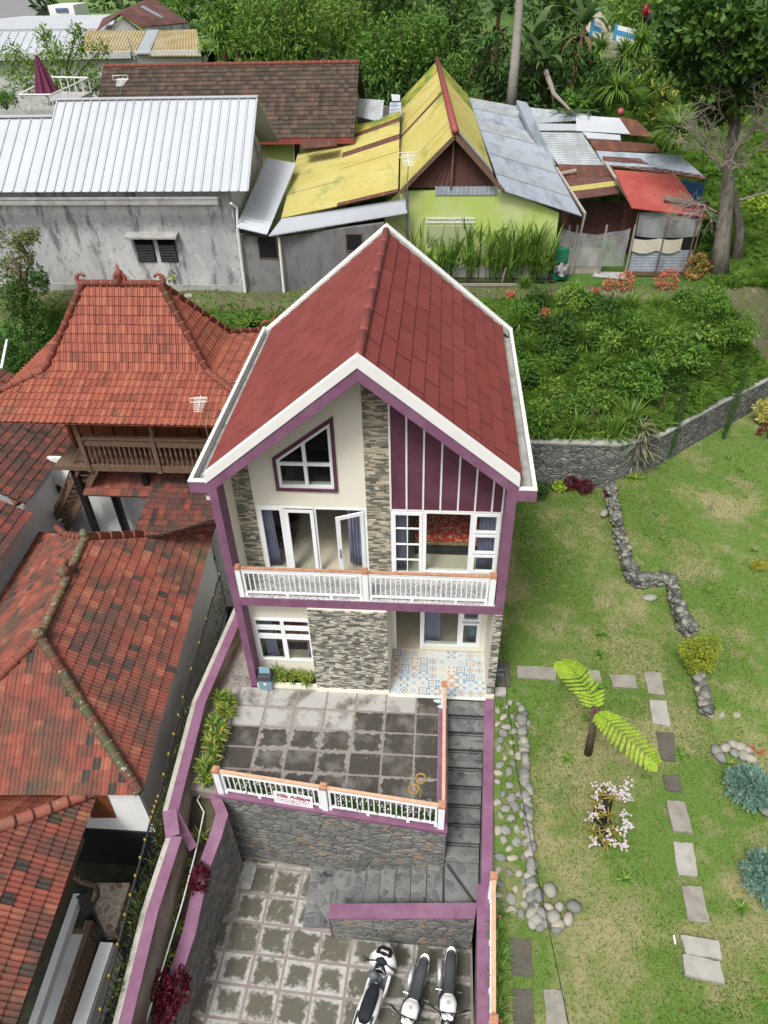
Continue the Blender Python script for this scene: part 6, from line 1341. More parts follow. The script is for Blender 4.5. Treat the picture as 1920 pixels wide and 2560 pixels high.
# wire fence on top of it
t = thing('wire_fence', 'rusty post and wire fence along the top of the rubble wall', 'fence', (10, 10, 1.8))
posts = [at(1425, 1095, y=10.2), at(1490, 1075, y=10.3), at(1770, 1010, y=wally(15)+.6), at(1850, 905, y=wally(18)+.7)]
posts = [V3(7.2, 10.1, 1.8), V3(10.0, 10.0, 1.8), V3(12.6, wally(12.6)+.7, 1.9), V3(15.2, wally(15.2)+.7, 2.0), V3(18, wally(18)+.7, 2.1)]
b = MB(); c = MB()
for p in posts: b.bar(p, p+V3(.05, 0, 1.15), .05, .05)
for p, q in zip(posts, posts[1:]):
    for h in (.45, .75, 1.05): c.tube([p+V3(0, 0, h), p.lerp(q, .5)+V3(0, 0, h-.03), q+V3(0, 0, h)], .0035, 4)
b.build('post', barkd, t); c.build('wire', barkd, t)
# ------------------------------------------------------------------ grass
def blades_batch(name, P, L, Wd, lean, mt, label=None):
    n = len(P); g = rng; a = g.random(n)*2*math.pi; D = np.stack([np.cos(a), np.sin(a), np.zeros(n)], 1); Sd = np.stack([-np.sin(a), np.cos(a), np.zeros(n)], 1)
    l = (L*(.5+g.random(n)))[:, None]; up = np.array([0, 0, 1.0]); ln = (lean*(.3+g.random(n)))[:, None]; w_ = Wd*(.6+.8*g.random(n))[:, None]
    m1 = P+up*l*.6+D*l*ln*.3; tp = P+up*l*(1-.35*ln)+D*l*ln
    V = np.stack([P-Sd*w_/2, P+Sd*w_/2, m1+Sd*w_*.4, tp, m1-Sd*w_*.4], 1)
    b = MB(); cl = .5+.5*np.sin(P[:, 0]*2.1+1.7*np.sin(P[:, 1]*1.3))*np.sin(P[:, 1]*2.7+P[:, 0])
    b.arrays(V, None, np.clip(.55*g.random(n)+.45*cl, 0, 1)); o = b.build(name, mt); return tag(o, kind='stuff')
def spread(n, x0, x1, y0, y1, fn, ok=lambda x, y: True, f=1.0):
    out = []
    while len(out) < n:
        x, y = random.uniform(x0, x1), y0+(y1-y0)*random.random()**f
        if ok(x, y): out.append((x, y, fn(x, y)))
    return np.array(out)
def lawnok(x, y):
    d = 6.6
    patch = math.sin(x*.9+1.3)*math.sin(y*.8+.4*x)
    return y < wally(x)-.05 and random.random() < .62+.38*patch
blades_batch('lawn_grass', spread(90000, 6.45, 13.2, -8, 11, lawnz, lawnok), .038, .010, .8, grassL)
blades_batch('lawn_grass', spread(22000, 11.5, 20, 1, 13, lawnz, lambda x, y: lawnok(x, y) and (x > 13.2 or y > 11)), .04, .014, .8, grassL)
def bankok(x, y): return y > (wally(x)+.3 if x > 6.3 else 9.4)
blades_batch('bank_grass', spread(80000, 6.4, 19, 8.8, 15.2, bankz, bankok), .24, .02, 1.1, grassB)
blades_batch('bank_grass', spread(7000, -12, 6.4, 9.6, 15.0, lambda x, y: bankz(x, y), lambda x, y: x > -.8 or y > 11.5), .28, .035, 1.0, grassB)
blades_batch('path_grass', spread(6000, -12, 19, 14.8, 17.2, bankz, lambda x, y: random.random() < .3+.7*abs(math.sin(x*1.3+y*3))), .10, .02, .8, grassB)
blades_batch('hill_grass', spread(30000, 11.5, 27, 21, 36, bankz, lambda x, y: x > 12+.0*y), .5, .045, 1.2, grassB)
blades_batch('hill_grass', spread(9000, 15.5, 24, 15, 22, bankz, lambda x, y: abs(y-16.2-.25*(x-18)) > 1.0), .4, .05, 1.0, grassB)
b = MB()      # fallen leaves and bits on the lawn and slabs: nobody could count them
for i in range(520):
    x, y = random.uniform(6.5, 13.5), random.uniform(-8, 9); a = random.random()*6.28; l = random.uniform(.02, .055); z = lawnz(x, y)+.03
    if y > wally(x)-.2: continue
    d = V3(math.cos(a), math.sin(a), 0)*l; s_ = V3(-math.sin(a), math.cos(a), .2)*l*.4; p = V3(x, y, z); b.face([p-d, p+s_, p+d, p-s_])
for i in range(160):
    x, y = (random.uniform(-.2, 4.9), random.uniform(-3.2, -.1)) if i % 2 else (random.uniform(0, 5.6), random.uniform(-8, -5)); z = .012 if i % 2 else -2.885; a = random.random()*6.28; l = random.uniform(.015, .035)
    d = V3(math.cos(a), math.sin(a), 0)*l; s_ = V3(-math.sin(a), math.cos(a), .1)*l*.4; p = V3(x, y, z); b.face([p-d, p+s_, p+d, p-s_])
tag(b.build('fallen_leaves', leafm('fallen_leaves', (.10, .05, .02), (.24, .12, .04), (.40, .30, .12), .8, .1)), kind='stuff')
# weeds dotted over the lawn
for i, (u, v) in enumerate([(1620, 1340), (1655, 1350), (1860, 1245), (1885, 1380), (1820, 1150), (1855, 1545), (1490, 1720), (1630, 1355), (1700, 1890), (1820, 1910), (1500, 1590), (1860, 1620), (1560, 2200), (1500, 1640), (1850, 2270), (1420, 1900), (1770, 1480), (1795, 1520), (1850, 1180), (1640, 1290), (1750, 1230), (1475, 1800)]):
    p = at(u, v, z=.2 if v < 1600 and u > 1600 else -.03); b = MB(); rosette(b, p, 26, .24, .035, 1.4, (15, 70)); tag(b.build('weed_tuft', grassB), 'small dark green grass tuft growing in the mown lawn', 'grass tuft', 'grass tufts dotted over the lawn')
# ------------------------------------------------------------------ plants on the bank
def bush(label, p, R, n, size, mt, name='bush', asp=.42, group=None, lobes=6, cat='bush', **kw):
    p = Vector(p); t = thing(name, label, cat, p, group=group); b = MB()
    for i in range(5): a = i*1.3; b.tube([p+V3(0, 0, -.1), p+V3(math.cos(a)*R[0]*.5, math.sin(a)*R[1]*.5, R[2]*1.2)], [.03, .012], 4)
    b.build('stem', barkd, t); b = MB(); crown(b, p+V3(0, 0, R[2]*.85), R, n, size, lobes, asp=asp, **kw); b.build('foliage', mt, t); return t
def gp(u, v):       # where the sight line meets the bank
    d = ray(u, v); t = 12.0
    for _ in range(900):
        p = CAMP+d*t
        if p[1] > 8.5 and p[2] <= bankz(p[0], p[1]): break
        t += .06
    return Vector((float(p[0]), float(p[1]), bankz(p[0], p[1])))
bush('broad mid green bush in the middle of the bank above the rubble wall', gp(1590, 1000), (.95, .8, .8), 2600, .17, leafM)
bush('leafy pale green bush at the right of the bank centre', gp(1660, 920), (.9, .8, .85), 2400, .18, leafY)
bush('dark bush on the bank nearest the villa roof corner', gp(1400, 850), (.8, .6, .6), 1500, .13, leafD)
bush('dark feathery bush with red flowers below the path', gp(1350, 770), (.5, .5, .5), 900, .09, leafD)
bush('low green shrub on the bank left of the broad bush', gp(1480, 960), (.7, .6, .4), 1200, .14, leafM)
bush('yellow green upright shrub just below the path edge', gp(1450, 770), (.35, .35, .4), 500, .24, leafY, asp=.3)
bush('dark green thicket at the right end of the bank', gp(1800, 850), (1.2, 1.0, .55), 3000, .13, leafM)
bush('low green thicket on the bank beside the dirt path', gp(1760, 780), (1.1, .8, .45), 2200, .12, leafM)
for i, (u, v, L, n, lab) in enumerate([(1395, 830, .9, 70, 'arching long leaved grass clump beside the villa gutter'), (1460, 870, 1.0, 80, 'arching grass clump on the left half of the bank'), (1530, 830, 1.0, 90, 'tall arching grass clump at the centre of the bank'), (1580, 880, .9, 70, 'arching grass clump left of the leafy pale bush'), (1490, 930, .85, 70, 'arching grass clump low on the left half of the bank'), (1430, 750, .8, 60, 'upright bright grass clump just under the path'), (1700, 760, .7, 70, 'broad grass clump under the coral flowers'), (1310, 720, .6, 50, 'bluish grass clump behind the villa roof near the path'), (1555, 780, .7, 50, 'short upright grass clump by the dead stalks')]):
    b = MB(); rosette(b, gp(u, v), n*2, L, .038, 1.35, (35, 85)); tag(b.build('grass_clump', grassB), lab, 'grass clump')
# more clumps and shrubs that fill the bank: individuals, copied
protos = []
for i in range(3):
    b = MB(); rosette(b, (0, 0, 0), 110, .75, .03, 1.5, (25, 85)); rosette(b, (.15, .1, 0), 60, .6, .03, 1.3, (25, 80)); o = b.build('grass_clump', grassB); protos.append(o)
shr = []
for i, mt_s in enumerate((leafM, leafY, leafD)):
    b = MB(); crown(b, (0, 0, .4), (.55, .5, .45), 900, .13, 5, asp=.42); shr.append(b.build('leafy_shrub', mt_s))
nc_, used_ = 0, set()
while nc_ < 84:
    x, y = random.uniform(6.8, 17.5), random.uniform(9.8, 15.0)
    if nc_ % 4 == 3: y = wally(x)+random.uniform(.45, .9)
    if y < wally(x)+.4: continue
    k = nc_ % 3; src = protos[k] if nc_ % 2 else shr[k]; o = src if src.name not in used_ else src.copy()
    if src.name not in used_: used_.add(src.name)
    else: COL.objects.link(o)
    o.location = (x, y, bankz(x, y)); s_ = random.uniform(.6, 1.15)*(1.5 if nc_ % 5 == 1 else 1); o.scale = (s_, s_, s_*random.uniform(.8, 1.2)); o.rotation_euler = (0, 0, random.uniform(0, 6))
    if nc_ % 2: tag(o, 'arching green grass clump filling the bank between the path and the rubble wall', 'grass clump', 'grass clumps filling the bank')
    else: tag(o, 'small leafy green shrub filling the bank between the path and the rubble wall', 'shrub', 'small shrubs filling the bank')
    nc_ += 1
for (u, v, lab) in ((1330, 975, 'pale yellow green leafy plant low on the bank by the gutter'), (1372, 950, 'second yellow leaved plant low on the bank near the gutter'), (1445, 920, 'yellow leaved seedling in the middle left of the bank'), (1740, 980, 'yellow green plant by the wire fence post on the right')):
    b = MB(); rosette(b, gp(u, v), 26, .42, .09, 1.3, (20, 75)); tag(b.build('yellow_leaf_plant', leafF), lab, 'plant')
for (u, v, lab) in ((1632, 985, 'single big pale taro leaf low on the bank above the agave'), (1712, 865, 'pair of big taro leaves on the right half of the bank')):
    p = gp(u, v)+V3(0, 0, .4); b = MB()
    for a in (0, 1.2): b.tube([p-V3(0, 0, .5), p+V3(a*.3, 0, 0)], .015, 4); q = p+V3(a*.3, 0, 0); b.face([q+V3(0, .2, .05), q+V3(-.2, .15, .03), q+V3(-.17, -.1, 0), q+V3(0, -.32, -.08), q+V3(.17, -.1, 0), q+V3(.2, .15, .03)])
    tag(b.build('taro_plant', leafB), lab, 'taro')
bush('tangle of dry brown stalks in the middle of the bank foot', gp(1390, 1010), (.5, .4, .15), 420, .25, twig, name='dry_stalks', asp=.06, cat='dry stalks')
bush('pile of pale dry cane stalks lying below the kerb', gp(1560, 765), (.8, .3, .12), 380, .5, twig, name='dry_stalks', asp=.05, cat='dry stalks')
for (u, v, s, lab) in ((1520, 716, .22, 'small cluster of coral flowers at the left of the kerb'), (1560, 718, .38, 'large cluster of coral red flowers beside the kerb'), (1664, 718, .42, 'round cluster of coral red flowers at the right end of the kerb'), (1735, 690, .5, 'orange and yellow flowering shrub at the foot of the mossy trunk'), (1488, 728, .13, 'tiny coral flower head left of the kerb'), (1275, 735, .14, 'pale orange flower spike behind the villa roof edge'), (1362, 790, .2, 'hanging red flower spike on the dark feathery bush')):
    p = at(u, v+8, z=4.45); b = MB(); leaves(b, p+V3(0, 0, s), (s, s*.7, s), 60+int(900*s), .07+.06*s, asp=.6); tag(b.build('flowering_plant', leafO if 'shrub' not in lab else leafm('orange_yellow_leaves', (.12, .18, .03), (.45, .2, .08), (.5, .38, .1))), lab, 'flowers')
# bushes left of the villa roof, behind the joglo
for (u, v, s, lab, mt) in ((600, 790, .75, 'rosette leaved bright plant behind the joglo roof', leafY), (520, 770, .6, 'dark strap leaved plant in the shade behind the joglo roof', leafM), (700, 760, .5, 'rosette leaved plant peeping over the villa rear gutter', leafY), (635, 830, .5, 'small bright plant beside the joglo hip end', leafY)):
    p = at(u, v, z=3.5); b = MB()
    for q in range(5): rosette(b, p+V3(random.uniform(-.25, .25), random.uniform(-.2, .2), random.uniform(0, .4)), 22, s, .11, 1.3, (15, 80))
    tag(b.build('rosette_plant', mt), lab, 'plant')
bush('yellow green bush against the foot of the grey rendered wall', at(430, 712, z=4.6), (.42, .4, .5), 700, .17, leafF)
b = MB(); b.bar(at(462, 742, z=4.5), at(480, 740, z=4.5), .3, .1); tag(b.build('drain_slab', concrete), 'small concrete slab at the foot of the white downpipe', 'slab')
# ivy covered tree at the left edge
t = thing('ivy_tree', 'ivy smothered leaning tree in front of the grey rendered wall at the left edge', 'tree', at(80, 930, y=13))
b = MB(); p = at(80, 930, y=13); limbs(b, p, at(60, 680, y=13.6), .16, .1, at(50, 650, y=13.8), (.8, .6, .5)); b.build('trunk', barkd, t, smooth=True)
b = MB()
for (u, v, z, R, n) in ((70, 790, 13.2, (.85, .7, 1.0), 2600), (35, 730, 13.4, (.8, .7, .8), 1800), (85, 700, 13.6, (.55, .5, .6), 1200), (20, 870, 12.6, (.8, .7, .9), 1600), (105, 850, 12.6, (.55, .5, .9), 1300), (60, 900, 12, (.8, .6, .7), 1400)): crown(b, at(u, v, y=z), R, n, .12, 6)
b.build('foliage', leafD, t); b = MB()
for (u, v, z, R, n) in ((40, 600, 14.2, (.75, .5, .4), 700), (80, 590, 14.4, (.4, .4, .3), 350), (20, 660, 14, (.6, .5, .5), 600), (70, 640, 14.2, (.4, .4, .3), 300)): crown(b, at(u, v, y=z), R, n, .12, 5)
b.build('foliage', leafm('sallow_leaves', (.10, .13, .03), (.17, .20, .05), (.28, .28, .10)), t)
bush('spreading green bush below the ivy tree at the left edge', at(20, 960, y=12), (.9, .7, .5), 2400, .12, leafM)
b = MB(); b.bar(at(2, 930, z=3.6), at(18, 850, z=4.0), .08, .08); tag(b.build('white_post', white), 'leaning white pole end at the far left edge below the ivy', 'pole')
# sugar cane in front of the lime wall
for i in range(24):
    u = 1045+i*14.4+random.uniform(-6, 6); p = at(u, 700+random.uniform(-10, 4), z=4.55); b = MB()
    for k in range(3):
        q = p+V3(random.uniform(-.15, .15), random.uniform(-.15, .15), 0); tpz = random.uniform(.3, 1.45); b.tube([q, q+V3(random.uniform(-.1, .1), 0, tpz)], .02, 4, r=.1)
        rosette(b, q+V3(0, 0, tpz*.5), 5, 1.0, .06, 1.1, (40, 80)); rosette(b, q+V3(0, 0, tpz), 6, 1.25, .065, 1.0, (50, 88))
    tag(b.build('sugar_cane', grassB), 'sugar cane clump growing in a row along the lime green wall', 'sugar cane', 'sugar cane along the lime wall')
b = MB(); b.bar(at(1150, 712, z=4.55), at(1320, 712, z=4.55), .1, .1); b.bar(at(1255, 705, z=4.6), at(1265, 670, z=5.2), .05, .05); tag(b.build('fallen_pole', twig), 'dry pole lying along the sugar cane bed', 'pole')
# ------------------------------------------------------------------ big trees and the wood behind
t = thing('mossy_tree', 'tall lichen covered tree with a broad dark crown in the upper right corner', 'tree', at(1800, 690, z=4.6))
p = at(1795, 692, z=4.55); b = MB()
T = [p, at(1805, 600, y=p.y+.15), at(1815, 520, y=p.y+.3), at(1822, 430, y=p.y+.5), at(1835, 330, y=p.y+.8), at(1850, 200, y=p.y+1.0), at(1845, 60, y=p.y+1.2)]
b.tube(T, [.42, .30, .26, .24, .2, .18, .12], 10)
p2 = at(1838, 650, z=4.7); b.tube([p2, at(1850, 580, y=p2.y+.3), at(1840, 520, y=p2.y+.3), at(1830, 440, y=p2.y+.4)], [.26, .2, .15, .12], 8)
for (u, v, y_) in ((1760, 120, 1.5), (1900, 150, 2), (1700, 60, 2), (1780, 20, 0), (1910, 60, -.5)): b.tube([T[4], T[5].lerp(at(u, v, y=p.y+y_), .5), at(u, v, y=p.y+y_)], [.12, .08, .03], 6)
b.build('trunk', barkm, t, smooth=True)
b = MB(); Ly = p.y
for (u, v, dy, R, n) in ((1730, 60, .5, (1.0, 1.0, .8), 900), (1690, 130, .8, (.7, .8, .6), 650), (1800, 40, -.3, (1.2, 1.1, .9), 1100), (1890, 90, 0, (1.1, 1.0, 1.0), 1000), (1760, 190, .6, (.9, .8, .7), 750), (1870, 230, .3, (.9, .9, .7), 800), (1690, 30, 1.0, (.7, .7, .6), 500), (1830, 140, -.6, (.9, .9, .8), 800), (1930, 180, 0, (.8, .8, .9), 700), (1780, 285, .8, (.5, .5, .4), 300)):
    crown(b, at(u, v, y=Ly+dy), R, n, .30, 5, asp=.5, shell=.3)
b.build('crown', leafD, t)
# bare grey tree
t = thing('bare_tree', 'leafless grey twiggy tree tangled in front of the mossy trunk', 'tree', at(1760, 560, z=4.7))
b = MB()
def branch(p, d, L, r, dep):
    q = p+d*L*.5+V3(random.uniform(-.06, .06), random.uniform(-.06, .06), 0); e = p+d*L; b.tube([p, q, e], [r, r*.8, r*.6], 4 if dep > 1 else 6)
    if dep >= 5: return
    for k in range(4 if dep < 4 else 3):
        nd = (d+V3(random.gauss(0, .55), random.gauss(0, .5), random.gauss(.02, .4))).normalized(); branch(e if k else q, nd, L*random.uniform(.6, .82), r*.58, dep+1)
for (u, v, y_, d) in ((1815, 470, .3, (-.3, -.3, .6)), (1825, 430, .4, (.3, -.4, .5)), (1790, 530, -.2, (-.5, -.4, .3)), (1835, 380, .4, (.2, -.4, .6)), (1800, 420, .0, (-.5, -.3, .4)), (1850, 500, 0, (.6, -.3, .3)), (1860, 330, .5, (.4, -.5, .3)), (1810, 300, .5, (-.4, -.4, .5))): branch(at(u, v, y=p.y+y_), Vector(d).normalized(), 1.0, .05, 1)
b.build('branch', twig, t)
b = MB(); leaves(b, at(1870, 440, y=p.y-.5), (.7, .5, .5), 160, .12); b.build('sparse_leaves', leafY, t)
bush('yellow green shrub right of the mossy trunk', at(1900, 560, z=5.0), (.9, .8, .7), 1500, .18, leafF)
bush('leafy green bush behind the red roofed shed at the foot of the trunk', at(1785, 480, z=5.5), (.7, .6, .7), 800, .28, leafM)
bush('large leaved taro bush between the red shed and the mossy trunk', at(1765, 610, z=4.9), (.5, .5, .6), 220, .42, leafM, asp=.7)
# hill plants upper right
for (u, v, y_, s, lab, mt) in ((1640, 190, 29, 1.0, 'upper variegated dracaena on the steep hill at the right', leafV), (1650, 260, 27.5, 1.1, 'lower variegated dracaena on the steep hill at the right', leafV), (1610, 230, 28, .8, 'green dracaena left of the variegated pair on the hill', leafY)):
    p_ = at(u, v, y=y_); b = MB()
    for q in range(16): rosette(b, p_+V3(random.uniform(-.7, .7), random.uniform(-.5, .5), random.uniform(-.9, .6)), 16, .6, .11, 1.2, (10, 80))
    tag(b.build('dracaena_shrub', mt), lab, 'shrub')
for (u, v, y_, L, n, lab) in ((1690, 340, 23, 1.5, 130, 'big arching grass clump beside the corner of the patched shed'), (1560, 150, 31, 1.5, 120, 'long hanging grass below the blue and white parapet'), (1500, 130, 31.5, 1.3, 100, 'hanging grass on the hill below the smaller parapet'), (1600, 120, 31, 1.5, 120, 'hanging grass right of the larger parapet'), (1540, 230, 28, 1.4, 110, 'arching grass clump halfway down the right hill'), (1740, 280, 24, 1.2, 110, 'arching grass clump high behind the bare tree')):
    p_ = at(u, v, y=y_); b = MB(); rosette(b, p_, n*2, L, .06, 1.7, (10, 75)); tag(b.build('grass_clump', grassB), lab, 'grass clump')
for (u, v, y_, R, n, sz, lab, mt) in ((1455, 255, 30.5, (.9, .8, .5), 400, .35, 'low fern like bush behind the patched shed', leafM), (1580, 60, 38, (1.5, 1.2, 1.2), 900, .3, 'bright bush beside the pale path at the top', leafY), (1660, 20, 42, (3, 2, 2), 1600, .3, 'dark bush behind the red scooter', leafD), (1580, 30, 42, (1.5, 1.5, 1.2), 900, .25, 'planted bush by the head of the path', leafM)):
    bush(lab, at(u, v, y=y_)-V3(0, 0, R[2]*.5), R, n, sz, mt)
def bananap(label, base, h, n=8, L=2.4, wd=.55, dead=4):
    base = Vector(base); t = thing('banana_plant', label, 'banana plant', base); b = MB(); top = base+V3(random.uniform(-.3, .3), 0, h)
    b.tube([base, base.lerp(top, .5), top], [.2, .16, .1], 8)
    for i in range(dead): blade(b, base.lerp(top, .8)+V3(0, 0, 0), (math.cos(i*1.7), math.sin(i*1.7), .1), 1.9, .28, 3.4, 0)
    b.build('stem', mat('banana_stem%d' % len(MATS), (.20, .13, .07), .9, [('noise', 5, .45, .65, (.10, .06, .035), (2, 2, .5)), ('noise', 3, .6, .7, (.16, .2, .06))]), t)
    b = MB()
    for i in range(n):
        a = i*2.4+random.random(); e = random.uniform(.35, 1.2); blade(b, top, (math.cos(a)*math.cos(e), math.sin(a)*math.cos(e), math.sin(e)), L*random.uniform(.7, 1.1), wd, random.uniform(1.0, 1.9), 0)
    b.build('leaf', leafB, t); return t
BY = 32.5
for (u, v, y_, h, L, lab) in ((1230, 120, 33, 3.2, 2.4, 'banana plant left of the pale palm trunk'), (1340, 110, 33.5, 3.6, 2.7, 'banana plant with broad leaves right of the pale palm trunk'), (1375, 160, 32, 3.0, 2.6, 'banana plant with a hanging dead stem above the patched shed'), (1450, 60, 36, 3.0, 2.6, 'banana plant overhanging the smaller blue and white parapet'), (1060, 40, 38, 3.0, 2.2, 'banana plant with brown hanging leaves above the yellow ridge'), (590, 110, 36, 3.5, 2.3, 'banana plant behind the tan corrugated roof'), (1240, 30, 37, 3.5, 2.5, 'banana plant at the top edge left of the palm trunk'), (545, 60, 38, 3, 2.2, 'banana plant at the top left of the wood')):
    p_ = at(u, v, y=y_); p_.z -= h; bananap(lab, p_, h, L=L)
b = MB(); q0, q1, q2 = at(1365, 180, y=31), at(1385, 235, y=28.5), at(1425, 275, y=26.5); b.tube([q0, q1, q2], [.14, .1, .05], 6); tag(b.build('plant_debris', twig), 'bent brown banana stem fallen across the shed roof', 'stem')
b = MB(); p_ = at(1430, 285, y=yz(285))+V3(0, 0, .25)
for i in range(30): blade(b, p_+V3(random.uniform(-.6, 1.2), random.uniform(-.4, .4), -.1), (math.cos(i), math.sin(i), .0), random.uniform(.5, 1.1), .12, .15)
tag(b.build('fallen_banana_leaf', leafB), 'torn pale banana leaves lying on the patchwork shed roof', 'leaves')
b = MB(); p_ = at(1552, 277, y=yz(277)); b.blob(p_+V3(0, 0, -.05), .16, .16, .18, 0, None, 9, 6, .05); tag(b.build('red_pot', mat('faded_red_pot', (.35, .08, .1), .5), smooth=True), 'faded red pot standing on the far edge of the patchwork shed roof', 'pot')
t = thing('palm_tree', 'bare pale palm trunk rising past the top of the picture behind the sheds', 'palm tree', at(1278, 275, y=29.5))
b = MB(); b.tube([at(1276, 278, y=29.5), at(1288, 150, y=29.8), at(1298, 20, y=30.1), at(1306, -160, y=30.6)], [.27, .23, .2, .17], 10); b.build('trunk', palmm, t, smooth=True)
b = MB(); tp_ = at(1306, -160, y=30.6)
for i in range(14): blade(b, tp_, (math.cos(i*2.4), math.sin(i*2.4), .6), 3.2, .7, 1.6)
b.build('frond', leafM, t)
# trees behind the roofs: (u, v, y, R, n, leaf size, material, label)
TR = [(700, 60, 33, (2.6, 2.0, 2.4), 5200, .30, leafY, 'broad light green willow leaved tree above the brown tiled roof'),
 (600, 30, 37, (2.2, 2.0, 2.2), 2600, .3, leafM, 'green tree left of the willow leaved tree'),
 (850, 70, 36, (1.8, 1.6, 2.2), 2600, .28, leafY, 'light green tree right of the willow leaved tree'),
 (985, 130, 34, (1.9, 1.6, 2.0), 3000, .24, leafM, 'round mid green tree left of the yellow ridge'),
 (1060, 110, 35.5, (1.7, 1.6, 2.0), 2600, .24, leafM, 'bushy green tree just behind the yellow ridge end'),
 (1150, 190, 33.5, (1.1, 1.2, 1.2), 1400, .2, leafM, 'small leafy tree right of the yellow ridge end'),
 (930, 10, 42, (3, 2.5, 3), 3000, .32, leafD, 'dark tree at the top edge above the mid green trees'),
 (780, -20, 44, (3.2, 2.5, 3), 3000, .34, leafD, 'dark tree at the top edge behind the willow leaved tree'),
 (1120, 20, 43, (2.6, 2.5, 3), 2600, .34, leafD, 'dark tree at the top edge right of centre'),
 (470, -10, 62, (4, 3, 3), 2400, .4, leafM, 'distant green tree beyond the maroon gabled shed'),
 (1420, -10, 44, (3, 2.5, 2.5), 2400, .34, leafD, 'dark tree at the top edge between palm trunk and parapet')]
for (u, v, y_, R, n, sz, mt, lab) in TR:
    c_ = at(u, v, y=y_); gz = min(bankz(c_.x, y_), c_.z-R[2]*1.2); tree('broadleaf_tree', lab, 'tree', (c_.x, y_, gz), c_.z, R, n, sz, mt, r0=.2, lobes=12, asp=.3 if mt is leafY else .42)
for (u, v, y_, lab) in ((860, 190, 31.5, 'dark drooping dracaena tree right of the brown tiled roof'), (1220, 130, 32, 'dark drooping dracaena tree left of the palm trunk'), (1315, 190, 31.5, 'dark drooping dracaena tree right of the palm trunk'), (960, 240, 29.5, 'small dracaena in front of the dark wood beside the yellow roof'), (540, 90, 33, 'round headed dracaena at the right end of the tan roof'), (1450, 160, 31, 'dark dracaena tree above the patched shed'), (1500, 210, 29, 'drooping dracaena shrub on the dark slope above the shed')):
    p_ = at(u, v, y=y_); b = MB(); b.tube([p_-V3(0, 0, 2.4), p_], .1, 6, r=.05)
    for q in range(22): rosette(b, p_+V3(random.gauss(0, .45), random.gauss(0, .4), random.uniform(-1.5, .9)), 14, .65, .10, 2.2, (-10, 60))
    tag(b.build('dracaena_tree', leafD if 'dark' in lab or 'droop' in lab else leafY), lab, 'tree')
# understorey: one uncountable mass
b = MB()
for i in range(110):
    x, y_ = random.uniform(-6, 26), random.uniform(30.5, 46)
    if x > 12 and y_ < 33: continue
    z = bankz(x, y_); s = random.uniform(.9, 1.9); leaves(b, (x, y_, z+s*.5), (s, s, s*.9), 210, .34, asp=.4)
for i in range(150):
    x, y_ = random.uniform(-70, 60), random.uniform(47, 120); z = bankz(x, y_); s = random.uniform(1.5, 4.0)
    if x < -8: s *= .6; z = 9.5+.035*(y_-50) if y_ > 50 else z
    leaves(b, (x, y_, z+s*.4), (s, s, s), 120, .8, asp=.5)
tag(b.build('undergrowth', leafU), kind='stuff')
# shrub tree by the roof terrace
t = thing('leafy_shrub_tree', 'open branched light green tree beside the parasol terrace', 'tree', at(140, 230, y=28))
b = MB(); c0_ = at(150, 250, y=27.5)
for (u, v) in ((30, 120), (70, 160), (110, 80), (150, 150), (200, 110), (220, 170), (255, 120), (60, 210), (190, 80), (110, 190)):
    e = at(u, v, y=27+random.uniform(-.8, .8)); b.tube([c0_-V3(0, 0, 1), c0_.lerp(e, .5)+V3(0, 0, .1), e], [.09, .05, .02], 5)
b.build('trunk', barkd, t)
b = MB()
for (u, v, s) in ((30, 130, .5), (75, 165, .7), (110, 85, .35), (150, 150, .8), (200, 115, .5), (215, 180, .8), (255, 125, .4), (60, 215, .5), (190, 75, .3), (110, 200, .8), (170, 215, .8), (235, 210, .6), (130, 120, .5), (25, 180, .4)): leaves(b, at(u, v, y=27+random.uniform(-.5, .5)), (s*1.3, s, s), int(480*s), .17, shell=.1)
b.build('crown', leafY, t)
bush('low green hedge at the left edge beside the white roofed terrace', at(15, 268, y=23), (.9, .6, .45), 900, .12, leafM)
# power cable over the lawn
b = MB(); ca = at(1258, 1560, z=3.0); pts = [V3(6.62, 5.2, 2.6), V3(6.6, .5, .9), V3(6.75, -2.5, .75), V3(6.95, -5, 1.1), V3(7.3, -9.5, 2.0)]
b.tube(pts, .008, 5); tag(b.build('overhead_cable', black), 'thin black cable hanging above the cobbled strip', 'cable')
# ------------------------------------------------------------------ stones, slabs and garden plants
def stones_wall(name, label, pts, h, n, s=(.09, .16), w=.2):
    b = MB()
    for i in range(n):
        q = random.random()*(len(pts)-1); j = int(q); p = pts[j].lerp(pts[min(j+1, len(pts)-1)], q-j); z = random.random()*h
        d = (pts[min(j+1, len(pts)-1)]-pts[j]).normalized(); nn = V3(-d.y, d.x, 0); r_ = random.uniform(*s)
        b.blob(p+nn*(random.uniform(-.3, .5)*w)+V3(0, 0, z+.02), r_, r_*random.uniform(.65, .9), r_*random.uniform(.5, .75), 0, None, 8, 6, .1, random.uniform(0, 3))
    o = b.build(name, pebm, smooth=True); return tag(o, label, 'stone wall')
stones_wall('pebble_wall', 'long low retaining wall of rounded river stones crossing the lawn', pw[:9], .38, 760, (.08, .145), .32)
stones_wall('pebble_wall', 'short tail of river stones below the yellow green bush', [at(*q, z=.0) for q in ((1745, 1690), (1752, 1740), (1765, 1790))], .2, 50)
def loose(name, pts, label, group, smin=.07, smax=.15, z=-.03, cat='stone', flat=.5):
    for (u, v) in pts:
        r_ = random.uniform(smin, smax); p = at(u, v, z=z); b = MB(); b.blob((0, 0, 0), r_, r_*random.uniform(.6, .9), r_*flat, 0, None, 9, 6, .1, random.uniform(0, 3))
        o = b.build(name, stoneg, smooth=True); o.location = p+V3(0, 0, r_*flat*.45); tag(o, label, cat, group)
